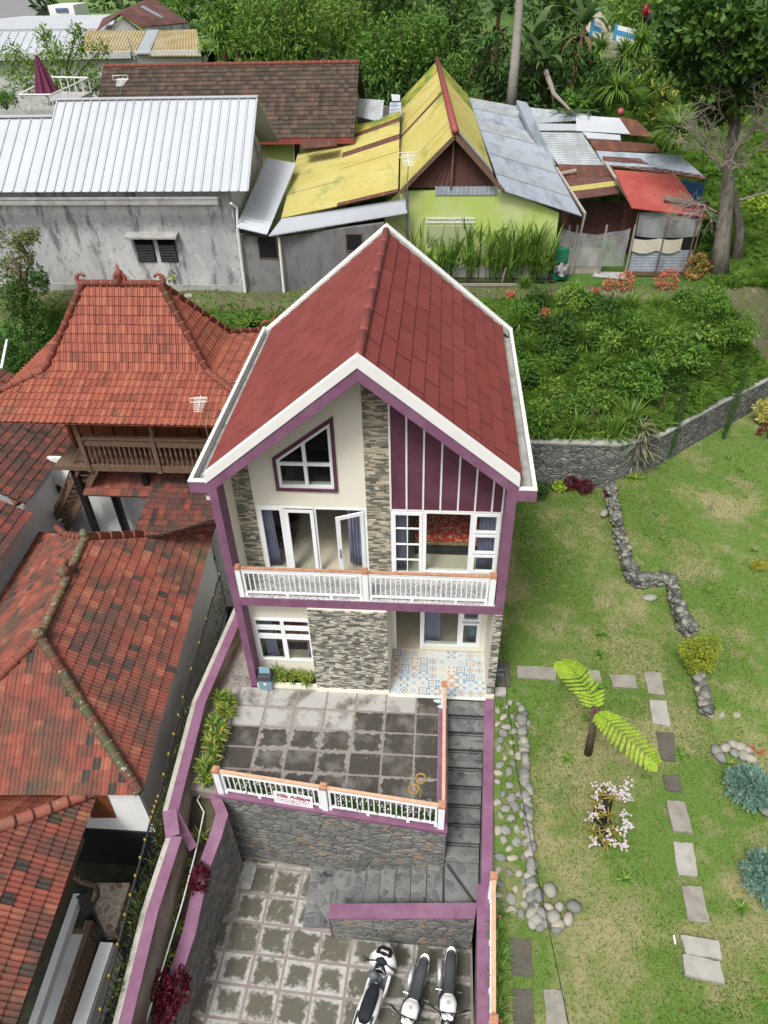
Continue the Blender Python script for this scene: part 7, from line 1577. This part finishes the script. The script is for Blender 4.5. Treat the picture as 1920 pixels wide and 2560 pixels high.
# cobbles set in the strip beside the wall
cob = []
for i in range(500):
    v = random.uniform(1752, 2290); u = random.uniform(1243, 1318)
    p = at(u, v, z=-.04)
    if all((p.x-q.x)**2+((p.y-q.y)*.8)**2 > (.17)**2 for q in cob): cob.append(p)
for p in cob[:130]:
    r_ = random.uniform(.085, .15); b = MB(); b.blob((0, 0, 0), r_, r_*random.uniform(.6, .9), .035, 0, random.uniform(.25, 1), 8, 5, .2, random.uniform(0, 3)); o = b.build('cobble', stoneg, smooth=True); o.location = (p.x, p.y, -.06)
    tag(o, 'flat pale cobble set in the mossy strip between the mauve wall and the lawn', 'cobble', 'cobbles in the strip beside the mauve wall')
edge = []
for i in range(46): v = 1775+i*11.3; edge.append((1306+(v-1775)*.045+random.uniform(-4, 8), v))
loose('edging_stone', edge, 'river stone in the row edging the cobbled strip along the lawn', 'stones edging the cobbled strip', .10, .16, -.02)
loose('loose_stone', [(1345, 2240), (1330, 2272), (1355, 2285), (1372, 2270), (1340, 2300), (1362, 2310), (1385, 2295), (1395, 2315), (1350, 2320), (1330, 2312), (1398, 2268), (1375, 2228), (1434, 2270), (1420, 2300), (1392, 2325)], 'grey stone in the heap at the lower end of the cobbled strip', 'stones heaped at the end of the strip', .11, .17, -.02, flat=.65)
loose('rockery_stone', [(1768, 1735), (1780, 1762), (1800, 1765), (1772, 1785), (1803, 1790), (1825, 1775), (1845, 1770), (1860, 1765), (1880, 1772), (1900, 1780), (1790, 1720), (1762, 1715), (1755, 1750), (1815, 1800), (1838, 1792)], 'grey stone in the L shaped row below the yellow green bush', 'stones in the L shaped row', .12, .19, .02, flat=.6)
loose('rockery_stone', [(1790, 1880), (1812, 1872), (1830, 1862), (1850, 1870), (1868, 1878), (1800, 1895), (1835, 1885), (1858, 1890), (1875, 1900)], 'grey stone in the small heap above the upper blue conifer', 'stones heaped above the conifer', .12, .18, -.02, flat=.6)
loose('white_stone', [(1790, 1668), (1805, 1670), (1797, 1682)], 'pale stone in the trio right of the yellow green bush', 'trio of pale stones', .10, .13, .05, flat=.5)
loose('rockery_stone', [(1905, 1990), (1915, 2030), (1900, 2010), (1918, 1975)], 'grey stone at the right edge behind the upper blue conifer', 'stones at the right edge', .12, .18, .0, flat=.6)
loose('grey_rock', [(1510, 1286)], 'brownish rock at the foot of the pebble wall under the rubble wall', None, .2, .22, 0)
loose('flat_stone', [(1625, 1495)], 'flat pale stone on the brown patch inside the pebble wall bend', None, .22, .24, -.03, flat=.25)
def slab(name, px, z, mt, label, th=.07, tilt=0):
    b = MB(); q = [at(u, v, z=z) for u, v in px]
    # irregular chipped edge
    e = []
    for i in range(len(q)):
        a, c = q[i], q[(i+1) % len(q)]
        for k in range(6): e.append(a.lerp(c, k/6)+V3(random.uniform(-.012, .012), random.uniform(-.012, .012), 0))
    b.prism(e, (0, 0, -th)); o = b.build(name, mt); tag(o, label, 'stepping slab'); return o
S_ = lambda *a: slab('stepping_slab', *a)
S_([(1293, 1664), (1391, 1668), (1390, 1700), (1293, 1694)], -.02, flag, 'long brown slab beside the porch at the start of the slab path')
S_([(1470, 1674), (1500, 1676), (1504, 1707), (1474, 1702)], -.02, flag, 'slab half hidden behind the upper fern frond')
S_([(1523, 1686), (1588, 1687), (1594, 1721), (1534, 1716)], -.02, flag, 'wide slab right of the upper fern frond')
S_([(1609, 1680), (1653, 1681), (1662, 1737), (1622, 1733)], -.02, flag, 'upright slab at the corner where the slab path turns')
S_([(1624, 1749), (1664, 1751), (1677, 1814), (1632, 1808)], -.015, flagl, 'pale chipped slab just below the path corner')
S_([(1639, 1829), (1684, 1832), (1691, 1902), (1655, 1899)], -.02, flagd, 'dark slab right of the lower fern frond tip')
S_([(1657, 1936), (1697, 1938), (1706, 1980), (1665, 1975)], -.025, flagd, 'small dark sunken slab in the middle of the path')
S_([(1666, 2000), (1711, 2003), (1732, 2081), (1683, 2076)], .02, flag, 'thick slab right of the flowering orchid clump', .12)
S_([(1683, 2104), (1733, 2108), (1745, 2191), (1696, 2186)], -.01, flagl, 'pale crumbling slab below the thick slab')
S_([(1705, 2215), (1755, 2216), (1774, 2307), (1721, 2302)], -.02, flag, 'brownish slab above the raised pair of slabs')
S_([(1702, 2336), (1797, 2352), (1805, 2398), (1716, 2384)], .06, flagl, 'upper one of the raised pair of pale slabs', .1)
S_([(1706, 2384), (1800, 2404), (1811, 2457), (1714, 2436)], .05, flagl, 'lower one of the raised pair of pale slabs', .1)
S_([(1271, 2344), (1327, 2349), (1332, 2444), (1279, 2436)], -.03, flagd, 'dark slab below the stone heap with a white fleck')
S_([(1282, 2471), (1330, 2472), (1340, 2600), (1283, 2600)], -.03, flagd, 'dark slab at the bottom edge nearest the railing')
S_([(1360, 2472), (1410, 2474), (1420, 2600), (1368, 2600)], -.03, flag, 'brownish slab at the bottom edge right of the dark slab')
S_([(1237, 1650), (1275, 1652), (1275, 1716), (1236, 1714)], -.02, flagd, 'dark slab with grey slippers beside the porch pilaster')
S_([(1237, 1718), (1266, 1718), (1265, 1738), (1238, 1738)], .01, flagl, 'small pale slab at the foot of the porch pilaster')
b = MB(); b.bar(at(1684, 2338, z=0), at(1688, 2360, z=0), .03, .03); tag(b.build('white_stick', white), 'short white stick on the lawn left of the raised slabs', 'stick')
# tree fern
p = at(1470, 1883, z=-.05); tpz = at(1487, 1777, y=p.y).z; top = V3(at(1487, 1777, y=p.y).x, p.y, tpz)
t = thing('tree_fern', 'young tree fern with a dark stump trunk and two bright green fronds', 'tree fern', p)
b = MB(); b.tube([p, p.lerp(top, .5)+V3(.02, 0, 0), top], [.10, .085, .09], 9)
for i in range(14): a = i*.45; b.tube([top, top+V3(.09*math.cos(a), .09*math.sin(a), .06)], .018, 4)
b.build('trunk', barkd, t, smooth=True)
def frond(base, ends, name='frond'):
    """arching frond through the given 3-D points with paired pinnae made of small leaflets"""
    b = MB(); P = [Vector(q) for q in ends]
    def C(s):
        k = s*(len(P)-1); j = min(int(k), len(P)-2); return P[j].lerp(P[j+1], k-j)
    b.tube([C(i/12) for i in range(13)], [.015*(1-i/14) for i in range(13)], 5, r=.2)
    n = 17
    for i in range(n):
        s = .06+.92*i/n; c = C(s); d = (C(min(1, s+.03))-C(max(0, s-.03))).normalized(); side = d.cross(V3(0, 0, 1)).normalized()
        L = .42*math.sin(math.pi*min(1, .13+s*.83))**.7
        for sg in (-1, 1):
            dd = (side*sg+d*.45+V3(0, 0, -.12)).normalized(); m_ = 13
            for k in range(m_):
                q = c+dd*L*(k+.5)/m_; fd_ = dd.cross(V3(0, 0, 1)).normalized(); w_ = .040*math.sin(math.pi*(.18+.8*k/m_))**.6
                r = random.uniform(.2, 1)
                for s2 in (-1, 1):
                    e = q+fd_*s2*w_+dd*.015-V3(0, 0, .008); b.face([q-dd*.014, e-dd*.012, e+dd*.012, q+dd*.016], 0, r)
    b.build(name, leafF, t)
yA = top.y
frond(top, [top, at(1478, 1735, z=tpz+.12), at(1445, 1690, z=tpz+.16), at(1420, 1665, z=tpz+.1), at(1400, 1650, z=tpz-.02)])
frond(top, [top, at(1520, 1800, z=tpz+.1), at(1565, 1840, z=tpz+.12), at(1615, 1885, z=tpz+.0), at(1650, 1915, z=tpz-.15)])
b = MB(); q = at(1432, 1790, z=tpz-.3); b.tube([top, top.lerp(q, .5)+V3(0, 0, .1), q], .012, 4)
for i in range(24): s = random.random(); c = top.lerp(q, s)+V3(0, 0, .1*math.sin(math.pi*s)); b.face([c, c+V3(.03, .04, 0), c+V3(.05, 0, -.02), c+V3(.02, -.04, 0)])
b.build('dry_frond', leafm('dry_frond', (.15, .19, .04), (.2, .2, .06), (.3, .26, .1)), t)
# orchids on dark stumps
t = thing('orchid_clump', 'tall clump of white and pink orchids growing on dark stumps in the lawn', 'orchids', at(1515, 2085, z=-.05))
b = MB()
for (u, v, h, r) in ((1500, 2020, .95, .16), (1508, 2075, .5, .15)):
    p = at(u, v+25, z=-.05); b.tube([p, p+V3(.02, .02, h*.5), p+V3(0, 0, h)], [r*1.2, r, r*.8], 8); 
    for i in range(16): b.blob(p+V3(random.uniform(-r, r), random.uniform(-r, r), random.uniform(0, h)), .07, .07, .09, 0, None, 6, 4, .3)
b.build('stump', mat('dark_stump', (.02, .016, .013), .95, [('noise', 9, .5, .7, (.06, .045, .03))]), t)
b = MB(); f = MB()
for (u, v, h) in ((1500, 1990, .95), (1530, 1995, .95), (1490, 2005, .8), (1520, 2040, .75), (1490, 2045, .5), (1525, 2075, .5), (1500, 2095, .35), (1540, 2085, .4), (1480, 2080, .4), (1515, 2110, .25)):
    p = at(u, v, z=h); rosette(b, p, 12, .24, .035, 1.3, (10, 75))
for (u, v, h, n) in ((1490, 1965, 1.15, 22), (1518, 1968, 1.15, 26), (1565, 1965, 1.1, 34), (1548, 1985, 1.05, 40), (1570, 1990, 1.0, 26), (1495, 1993, .95, 26), (1500, 2018, .8, 24), (1482, 2040, .7, 30), (1562, 2040, .8, 24), (1568, 2065, .7, 40), (1555, 2075, .6, 16), (1525, 2090, .5, 26), (1532, 2100, .4, 16), (1490, 2105, .35, 24), (1560, 2110, .4, 40), (1535, 1980, 1.0, 20), (1480, 2098, .35, 16)):
    p = at(u, v, z=h); b.tube([p-V3(0, 0, .35)+V3(random.uniform(-.1, .1), 0, 0), p], .008, 4)
    for i in range(int(n*.6)):
        c = p+V3(random.gauss(0, .06), random.gauss(0, .07), random.gauss(0, .06))
        for k in range(5): a = k*1.257+random.random(); d = V3(math.cos(a), math.sin(a), random.uniform(-.2, .5))*.03; s_ = V3(-math.sin(a), math.cos(a), 0)*.012; f.face([c, c+d*.6+s_, c+d, c+d*.6-s_], 0)
b.build('leaves', leafm('orchid_leaves', (.14, .15, .025), (.28, .25, .045), (.42, .33, .07)), t); f.build('flowers', petal, t)
# blue conifers
def conifer(label, c, R, mt=leafJ, n=260):
    t = thing('blue_conifer', label, 'conifer', c); c = Vector(c); b = MB(); b.tube([c, c+V3(0, 0, R*1.1)], [.06, .03], 6); b.build('trunk', barkd, t); b = MB()
    for i in range(n):
        a = i*2.4; e = math.asin(random.uniform(-.1, .98)); d = V3(math.cos(a)*math.cos(e), math.sin(a)*math.cos(e), math.sin(e)); L = R*random.uniform(.75, 1.1); rr = random.random()
        o_ = c+V3(0, 0, R*.4)
        for k in range(9):
            s = .45+.55*k/8; q = o_+d*L*s
            for m_ in range(3):
                dd = (d+V3(random.gauss(0, .6), random.gauss(0, .6), random.gauss(0, .5))).normalized()*.085; sv = dd.cross(V3(.2, .1, 1)).normalized()*.014; b.face([q, q+dd*.5+sv, q+dd, q+dd*.5-sv], 0, min(1, max(0, .6*rr+.4*random.random())))
    b.build('foliage', mt, t)
conifer('upper blue green conifer at the right of the stone heap', at(1865, 1985, z=-.05), .52)
conifer('lower blue green conifer cut by the right edge of the picture', at(1915, 2215, z=-.05), .55)
t = bush('bright yellow green conifer bush at the end of the pebble wall', at(1735, 1668, z=.05), (.5, .45, .62), 3600, .085, leafm('golden_needles', (.16, .22, .02), (.28, .34, .03), (.42, .44, .06)), name='golden_conifer', asp=.35)
# thin cypresses
for (ub, vb, ut, vt, lab) in ((1670, 1145, 1712, 985, 'slim leaning cypress left of the pair in front of the rubble wall'), (1808, 1095, 1866, 925, 'slim leaning cypress right of the pair in front of the rubble wall')):
    p = at(ub, vb, z=.35); q = at(ut, vt, y=p.y+.15); t = thing('thin_cypress', lab, 'cypress', p); b = MB(); b.tube([p, q], [.03, .01], 5); b.build('trunk', barkd, t); b = MB(); n = 1500; g = rng
    s = g.random(n); rad = .15*np.sin(np.pi*np.clip(s*.9+.08, 0, 1))**.7; a = g.random(n)*6.283; P = np.array(p)[None]*(1-s[:, None])+np.array(q)[None]*s[:, None]
    P = P+np.stack([np.cos(a)*rad*g.random(n)**.4, np.sin(a)*rad*g.random(n)**.4, 0*a], 1); D = np.array((q-p).normalized()); L = .10+.08*g.random(n)[:, None]; T2 = D*L+np.stack([np.cos(a), np.sin(a), 0*a], 1)*.03; Sv = np.stack([-np.sin(a), np.cos(a), 0*a], 1)*.009
    b.arrays(np.stack([P-Sv, P+Sv, P+T2], 1), None, g.random(n)); b.build('foliage', leafC, t)
# purple bronze dragon tree
t = thing('dragon_plant', 'tall bronze purple strap leaved plant at the bend of the rubble wall', 'plant', at(1590, 1190, z=.2)); p = at(1575, 1180, z=.2)
b = MB(); b.tube([p, p+V3(.05, 0, .7), p+V3(.12, .05, 1.5)], [.07, .06, .05], 7); b.build('stem', barkd, t)
b = MB()
for z, n, L in ((.7, 70, 1.0), (1.2, 60, .95), (1.6, 40, .8), (1.8, 20, .6)): rosette(b, p+V3(.08, 0, z), n, L, .075, 1.5, (5, 75))
b.build('leaves', leafP, t)
b = MB(); rosette(b, p+V3(.05, -.05, .35), 26, .6, .035, 2.6, (-10, 40)); b.build('dead_leaves', twig, t)
for (u, v, lab) in ((1560, 1195, 'left bright green palm seedling below the bronze plant'), (1585, 1200, 'right bright green palm seedling below the bronze plant')):
    p = at(u, v, z=.15); b = MB(); rosette(b, p+V3(0, -.1, .1), 26, .42, .035, .9, (10, 60)); tag(b.build('palm_seedling', leafF), lab, 'palm seedling')
for (u, v, s, lab) in ((1425, 1215, .24, 'left crimson coleus at the foot of the rubble wall'), (1462, 1225, .24, 'right crimson coleus at the foot of the rubble wall'), (1620, 1155, .28, 'crimson coleus right of the bronze strap leaved plant'), (1525, 1240, .14, 'small crimson coleus at the top of the pebble wall'), (1880, 1018, .25, 'crimson coleus at the foot of the wall near the right edge'), (1912, 1095, .32, 'large crimson coleus cut by the right edge')):
    p = at(u, v, z=.1); b = MB(); leaves(b, p+V3(0, 0, s*.7), (s*1.2, s, s), int(1500*s), .08, asp=.65); tag(b.build('crimson_coleus', leafR), lab, 'coleus')
bush('dark low shrub hugging the villa corner below the gutter end', at(1340, 1240, z=-.05), (.55, .4, .28), 1400, .09, leafD)
bush('tall pale yellow leaved croton at the right edge', at(1912, 1050, z=.4), (.45, .4, .5), 900, .14, leafm('croton_leaves', (.25, .28, .05), (.45, .42, .1), (.6, .55, .2)), name='croton')
b = MB(); leaves(b, at(1398, 1215, z=.15), (.25, .2, .12), 160, .1, asp=.7); tag(b.build('yellow_foliage', leafF), 'patch of yellow leaved plants left of the crimson coleus', 'plant')
b = MB(); p = at(1895, 1420, z=.35); leaves(b, p+V3(0, 0, .15), (.22, .18, .12), 160, .09); tag(b.build('yellow_flowers', leafm('yellow_heads', (.12, .2, .03), (.4, .34, .04), (.55, .45, .05))), 'yellow flowering tuft on the lawn near the right edge', 'flowers')
for (u, v, lab) in ((1884, 1868, 'left red flower beside the stone heap'), (1906, 1880, 'right red flower beside the stone heap')):
    b = MB(); leaves(b, at(u, v, z=.15), (.05, .05, .04), 30, .05); b.tube([at(u, v, z=.15), at(u, v+6, z=-.05)], .006, 4); tag(b.build('red_flower', mat('scarlet_petal', (.55, .06, .03), .6)), lab, 'flower')
b = MB(); p = at(1776, 1278, z=.3)
for i in range(6): b.tube([p, p+V3(random.uniform(-.2, .2), random.uniform(-.1, .3), random.uniform(.3, .55))], .008, 4)
tag(b.build('bare_sapling', twig), 'bare thin sapling standing on the upper lawn', 'sapling')
bl_ = [at(u, v, z=-.05) for u, v in ((1247, 2300), (1246, 2380), (1248, 2460), (1250, 2560))]
for i in range(9):
    v = 2290+i*34; p = at(1246+random.uniform(-4, 6), v, z=-.06); b = MB(); rosette(b, p, 46, .36, .018, 1.4, (15, 80)); f = b.build('lily_clump', grassB); tag(f, 'daylily clump in the row outside the peach railed wall', 'daylily', 'daylilies along the railed wall')
for (u, v, lab) in ((1250, 2294, 'orange daylily bloom at the top of the row by the wall'), (1238, 2345, 'orange daylily bloom touching the railing'), (1250, 2553, 'orange daylily bloom at the bottom edge')):
    b = MB(); p = at(u, v, z=.25); rosette(b, p, 7, .07, .025, .6, (10, 60)); b.tube([p, p-V3(0, 0, .3)], .005, 4); tag(b.build('lily_flower', leafO), lab, 'flower')
b = MB(); rosette(b, at(1250, 1765, z=-.02), 30, .17, .025, .8, (15, 70)); tag(b.build('spiky_weed', leafY), 'spiky green rosette at the head of the cobbled strip', 'plant')
b = MB(); rosette(b, at(648, 2075, z=-2.8)*1, 2, .1, .02)
# ------------------------------------------------------------------ motorcycles in the yard
mw = mat('bike_white', (.80, .80, .79), .22, spec=.6); mk = mat('bike_black', (.012, .014, .018), .32, spec=.6); ms_ = mat('seat_vinyl', (.035, .037, .04), .55, bump=('noise', 200, .2, .002)); mt_ = mat('tyre_rubber', (.02, .02, .02), .85); mg_ = mat('grey_plastic', (.10, .115, .135), .5); chrome = mat('chrome', (.6, .61, .62), .38, metal=.7)
def wheel(parent, x, y, z, r, w):
    b = MB(); n = 22
    def rn(r0, r1, w_, mb):
        for i in range(n):
            a0, a1 = 2*math.pi*i/n, 2*math.pi*(i+1)/n; q = []
            for a in (a0, a1):
                for rr in (r0, r1): q.append((rr*math.cos(a), rr*math.sin(a)))
            mb.hexa([(x-w_/2, y+q[0][0], z+q[0][1]), (x-w_/2, y+q[1][0], z+q[1][1]), (x-w_/2, y+q[3][0], z+q[3][1]), (x-w_/2, y+q[2][0], z+q[2][1]), (x+w_/2, y+q[0][0], z+q[0][1]), (x+w_/2, y+q[1][0], z+q[1][1]), (x+w_/2, y+q[3][0], z+q[3][1]), (x+w_/2, y+q[2][0], z+q[2][1])])
    t = thing_child('wheel', parent)
    rn(r-.06, r, w, b); b.build('tyre', mt_, t, local=True, smooth=True); b = MB(); rn(r-.085, r-.06, w*.6, b)
    for i in range(5): a = i*1.257; b.bar((x, y, z), (x, y+(r-.07)*math.cos(a), z+(r-.07)*math.sin(a)), .03, .03)
    b.tube([(x-.06, y, z), (x+.06, y, z)], .04, 8); b.build('rim', chrome, t, local=True)
def thing_child(name, parent):
    me = bpy.data.meshes.new(name); o = bpy.data.objects.new(name, None); COL.objects.link(o); o.parent = parent; return o
def loft(mb, secs, n=14, m=0, p=2.4):
    """superellipse sections (y, z, halfwidth, halfheight[, xoff]) along the machine"""
    b = len(mb.v); r = .5
    for s in secs:
        y, z, hw, hh = s[:4]; xo = s[4] if len(s) > 4 else 0
        for k in range(n):
            a = 2*math.pi*k/n; ca, sa = math.cos(a), math.sin(a); mb.v.append((xo+hw*math.copysign(abs(ca)**(2/p), ca), y, z+hh*math.copysign(abs(sa)**(2/p), sa)))
    for i in range(len(secs)-1):
        for k in range(n): k2 = (k+1) % n; mb.f.append((b+i*n+k, b+i*n+k2, b+(i+1)*n+k2, b+(i+1)*n+k)); mb.m.append(m); mb.r.append(r)
    mb.f.append(tuple(b+k for k in range(n))); mb.f.append(tuple(b+(len(secs)-1)*n+k for k in range(n-1, -1, -1))); mb.m += [m]*2; mb.r += [r]*2
def motorbike(label, loc, rz, plate=False, sc=1.0):
    """naked street motorcycle; +Y is the tail, -Y the front"""
    t = thing('motorcycle', label, 'motorcycle', loc, rz); t.scale = (1.06, .83, .95)
    B = lambda name, mt, fn, **k: (lambda b: (fn(b), b.build(name, mt, t, local=True, **k))[1])(MB())
    wheel(t, 0, .66, .30, .30, .11); wheel(t, 0, -.66, .30, .30, .095)
    B('seat', ms_, lambda b: loft(b, [(.98, .86, .05, .03), (.9, .86, .10, .05), (.6, .80, .125, .06), (.35, .76, .12, .06), (.12, .75, .13, .055), (-.08, .78, .09, .05), (-.12, .80, .05, .03)]), smooth=True)
    B('tail_cowl', mw, lambda b: loft(b, [(1.06, .86, .045, .03), (1.0, .84, .095, .04), (.8, .79, .125, .05), (.5, .72, .13, .07), (.3, .68, .12, .05)]), smooth=True)
    B('fuel_tank', mw, lambda b: loft(b, [(-.02, .78, .09, .05), (-.1, .82, .14, .11), (-.25, .85, .175, .14), (-.42, .86, .165, .13), (-.55, .84, .11, .10), (-.6, .82, .07, .05)]), smooth=True)
    B('tank_trim', mk, lambda b: (loft(b, [(-.12, .80, .03, .05, -.155), (-.3, .80, .035, .08, -.165), (-.5, .80, .03, .05, -.13)]), loft(b, [(-.12, .80, .03, .05, .155), (-.3, .80, .035, .08, .165), (-.5, .80, .03, .05, .13)])), smooth=True)
    B('cables', mk, lambda b: [b.tube([(x, -.5, 1.0), (x*1.4, -.68, .98), (x*.5, -.72, .85)], .007, 4) for x in (-.12, -.05, .06, .13)])
    B('fuel_cap', chrome, lambda b: b.tube([(0, -.28, .98), (0, -.28, 1.0)], .045, 12))
    B('engine', mk, lambda b: (b.box(-.15, .15, -.35, .2, .28, .62), b.box(-.04, .04, .1, .7, .4, .6), b.tube([(-.2, 0, .35), (.2, 0, .35)], .1, 10)))
    B('exhaust', chrome, lambda b: (b.tube([(-.12, -.3, .3), (-.17, 0, .22), (-.19, .3, .32)], .03, 7), b.tube([(-.20, .28, .34), (-.21, .5, .44), (-.22, .85, .56)], [.05, .068, .06], 10)), smooth=True)
    B('handlebar', mk, lambda b: (b.tube([(-.38, -.40, 1.0), (-.16, -.50, .98), (.16, -.50, .98), (.38, -.40, 1.0)], .016, 6), b.tube([(-.40, -.38, 1.0), (-.27, -.44, 1.0)], .024, 7), b.tube([(.40, -.38, 1.0), (.27, -.44, 1.0)], .024, 7), b.tube([(.36, -.5, 1.0), (.22, -.54, 1.0)], .01, 4), b.tube([(-.36, -.5, 1.0), (-.22, -.54, 1.0)], .01, 4)))
    B('fork', chrome, lambda b: (b.tube([(-.09, -.66, .3), (-.09, -.5, .95)], .024, 6), b.tube([(.09, -.66, .3), (.09, -.5, .95)], .024, 6)))
    B('front_mudguard', mw if not plate else mk, lambda b: loft(b, [(-.95, .5, .03, .02), (-.85, .6, .065, .03), (-.66, .65, .07, .03), (-.48, .6, .055, .03)]), smooth=True)
    hl = B('headlight', mk, lambda b: loft(b, [(-.82, .82, .06, .05), (-.78, .84, .11, .09), (-.66, .86, .12, .1), (-.58, .9, .09, .06)]), smooth=True)
    B('dashboard', chrome, lambda b: (b.tube([(-.05, -.60, .96), (-.05, -.61, 1.0)], .05, 10), b.tube([(.06, -.60, .96), (.06, -.61, 1.0)], .05, 10)))
    for s_ in (-1, 1):
        B('mirror', mk, lambda b: (b.tube([(s_*.25, -.47, 1.0), (s_*.34, -.44, 1.14)], .008, 4), b.blob((s_*.37, -.43, 1.15), .07, .02, .04, 0, None, 8, 5, 0)))
        B('footpeg', chrome, lambda b: b.tube([(s_*.12, .2, .38), (s_*.27, .2, .38)], .015, 5))
    B('tail_light', mat('tail_lamp', (.25, .02, .02), .3) if 'tail_lamp' not in MATS else MATS['tail_lamp'], lambda b: b.box(-.05, .05, 1.03, 1.075, .80, .85))
    if plate: B('number_plate', mw, lambda b: b.hexa([(-.13, -.93, .66), (.13, -.93, .66), (.13, -.91, .66), (-.13, -.91, .66), (-.13, -.86, .82), (.13, -.86, .82), (.13, -.84, .82), (-.13, -.84, .82)]))
    return t
def scooter(label, loc, rz):
    t = thing('scooter', label, 'scooter', loc, rz); t.scale = (1.05, .93, 1.0)
    B = lambda name, mt, fn, **k: (lambda b: (fn(b), b.build(name, mt, t, local=True, **k))[1])(MB())
    wheel(t, 0, .62, .26, .26, .12); wheel(t, 0, -.66, .26, .26, .11)
    B('seat', mk, lambda b: loft(b, [(.80, .84, .06, .03), (.7, .83, .13, .05), (.45, .82, .145, .06), (.15, .78, .14, .06), (-.02, .75, .10, .05), (-.08, .74, .06, .03)]), smooth=True)
    B('rear_body', mw, lambda b: loft(b, [(1.12, .80, .07, .05), (1.0, .78, .17, .08), (.8, .72, .21, .11), (.45, .66, .225, .13), (.15, .6, .20, .14), (-.05, .5, .15, .13)]), smooth=True)
    B('grab_rail', mk, lambda b: b.tube([(-.16, .6, .82), (-.15, .9, .86), (0, 1.0, .87), (.15, .9, .86), (.16, .6, .82)], .018, 6))
    B('side_panel', mw, lambda b: (loft(b, [(-.4, .44, .03, .10, -.19), (-.1, .42, .035, .10, -.2), (.2, .5, .03, .1, -.19)]), loft(b, [(-.4, .44, .03, .10, .19), (-.1, .42, .035, .10, .2), (.2, .5, .03, .1, .19)])), smooth=True)
    B('wind_visor', mk, lambda b: loft(b, [(-.52, 1.02, .05, .02), (-.60, 1.0, .17, .035), (-.75, .92, .17, .05), (-.86, .84, .08, .03)]), smooth=True)
    B('floor_board', mg_, lambda b: (b.box(-.16, .16, -.42, .05, .34, .40), b.box(-.045, .045, -.4, .02, .40, .56)))
    B('leg_shield', mw, lambda b: loft(b, [(-.34, .6, .10, .24), (-.42, .68, .27, .31), (-.55, .74, .31, .31), (-.70, .74, .24, .26), (-.88, .72, .12, .14), (-.95, .7, .03, .05)]), smooth=True)
    B('inner_panel', mk, lambda b: loft(b, [(-.345, .66, .12, .2), (-.40, .70, .19, .26), (-.46, .74, .18, .26)]), smooth=True)
    B('front_mudguard', mw, lambda b: loft(b, [(-.98, .36, .03, .03), (-.9, .5, .08, .04), (-.7, .56, .09, .04), (-.55, .5, .07, .04)]), smooth=True)
    B('handlebar', mk, lambda b: (b.tube([(-.36, -.34, 1.0), (-.12, -.44, .98), (.12, -.44, .98), (.36, -.34, 1.0)], .018, 6), loft(b, [(-.36, .98, .06, .03), (-.44, 1.0, .13, .05), (-.54, .98, .10, .05), (-.6, .95, .04, .03)])), smooth=True)
    B('headlight', chrome, lambda b: loft(b, [(-.60, .93, .03, .03), (-.56, .95, .08, .035), (-.5, .96, .09, .03)]), smooth=True)
    B('exhaust', mk, lambda b: b.tube([(.16, .1, .3), (.2, .4, .36), (.21, .85, .46)], [.03, .065, .055], 9), smooth=True)
    for s_ in (-1, 1): B('mirror', mk, lambda b: (b.tube([(s_*.2, -.4, 1.0), (s_*.28, -.36, 1.16)], .008, 4), b.blob((s_*.31, -.35, 1.17), .075, .02, .045, 0, None, 8, 5, 0)))
    B('tail_light', MATS.get('tail_lamp') or mat('tail_lamp', (.25, .02, .02), .3), lambda b: b.box(-.07, .07, 1.0, 1.03, .74, .79))
    B('luggage_hook', mg_, lambda b: b.blob((.12, -.25, .62), .13, .11, .12, 0, None, 10, 6, .05), smooth=True)
    return t
# ground points under the machines
def gpt(u, v, h): p = at(u, v, z=-2.9+h); return p
a_, c_ = gpt(1063, 2392, .85), gpt(1032, 2500, .9); d = (c_-a_); rz = math.atan2(d.x, -d.y); pos = a_+Vector((math.sin(-rz)*0, 0, 0)); o_ = a_-Vector((-math.sin(rz), math.cos(rz), 0))*.98*.83
motorbike('middle motorcycle with a black seat, white tank and chrome silencer', (o_.x, o_.y, -2.9), rz)
a_, c_ = gpt(1129, 2372, .85), gpt(1122, 2490, .9); d = (c_-a_); rz = math.atan2(d.x, -d.y); o_ = a_-Vector((-math.sin(rz), math.cos(rz), 0))*1.0*.83
motorbike('right hand motorcycle with a white tail and number plate next to the railed wall', (o_.x, o_.y, -2.9), rz, True)
a_, c_ = gpt(962, 2370, .9), gpt(905, 2548, .8); d = (a_-c_); rz = math.atan2(-d.x, d.y)+math.pi
mid = gpt(940, 2440, .6); scooter('white and black scooter parked on the left of the two motorcycles', (mid.x, mid.y-.25, -2.9), rz)
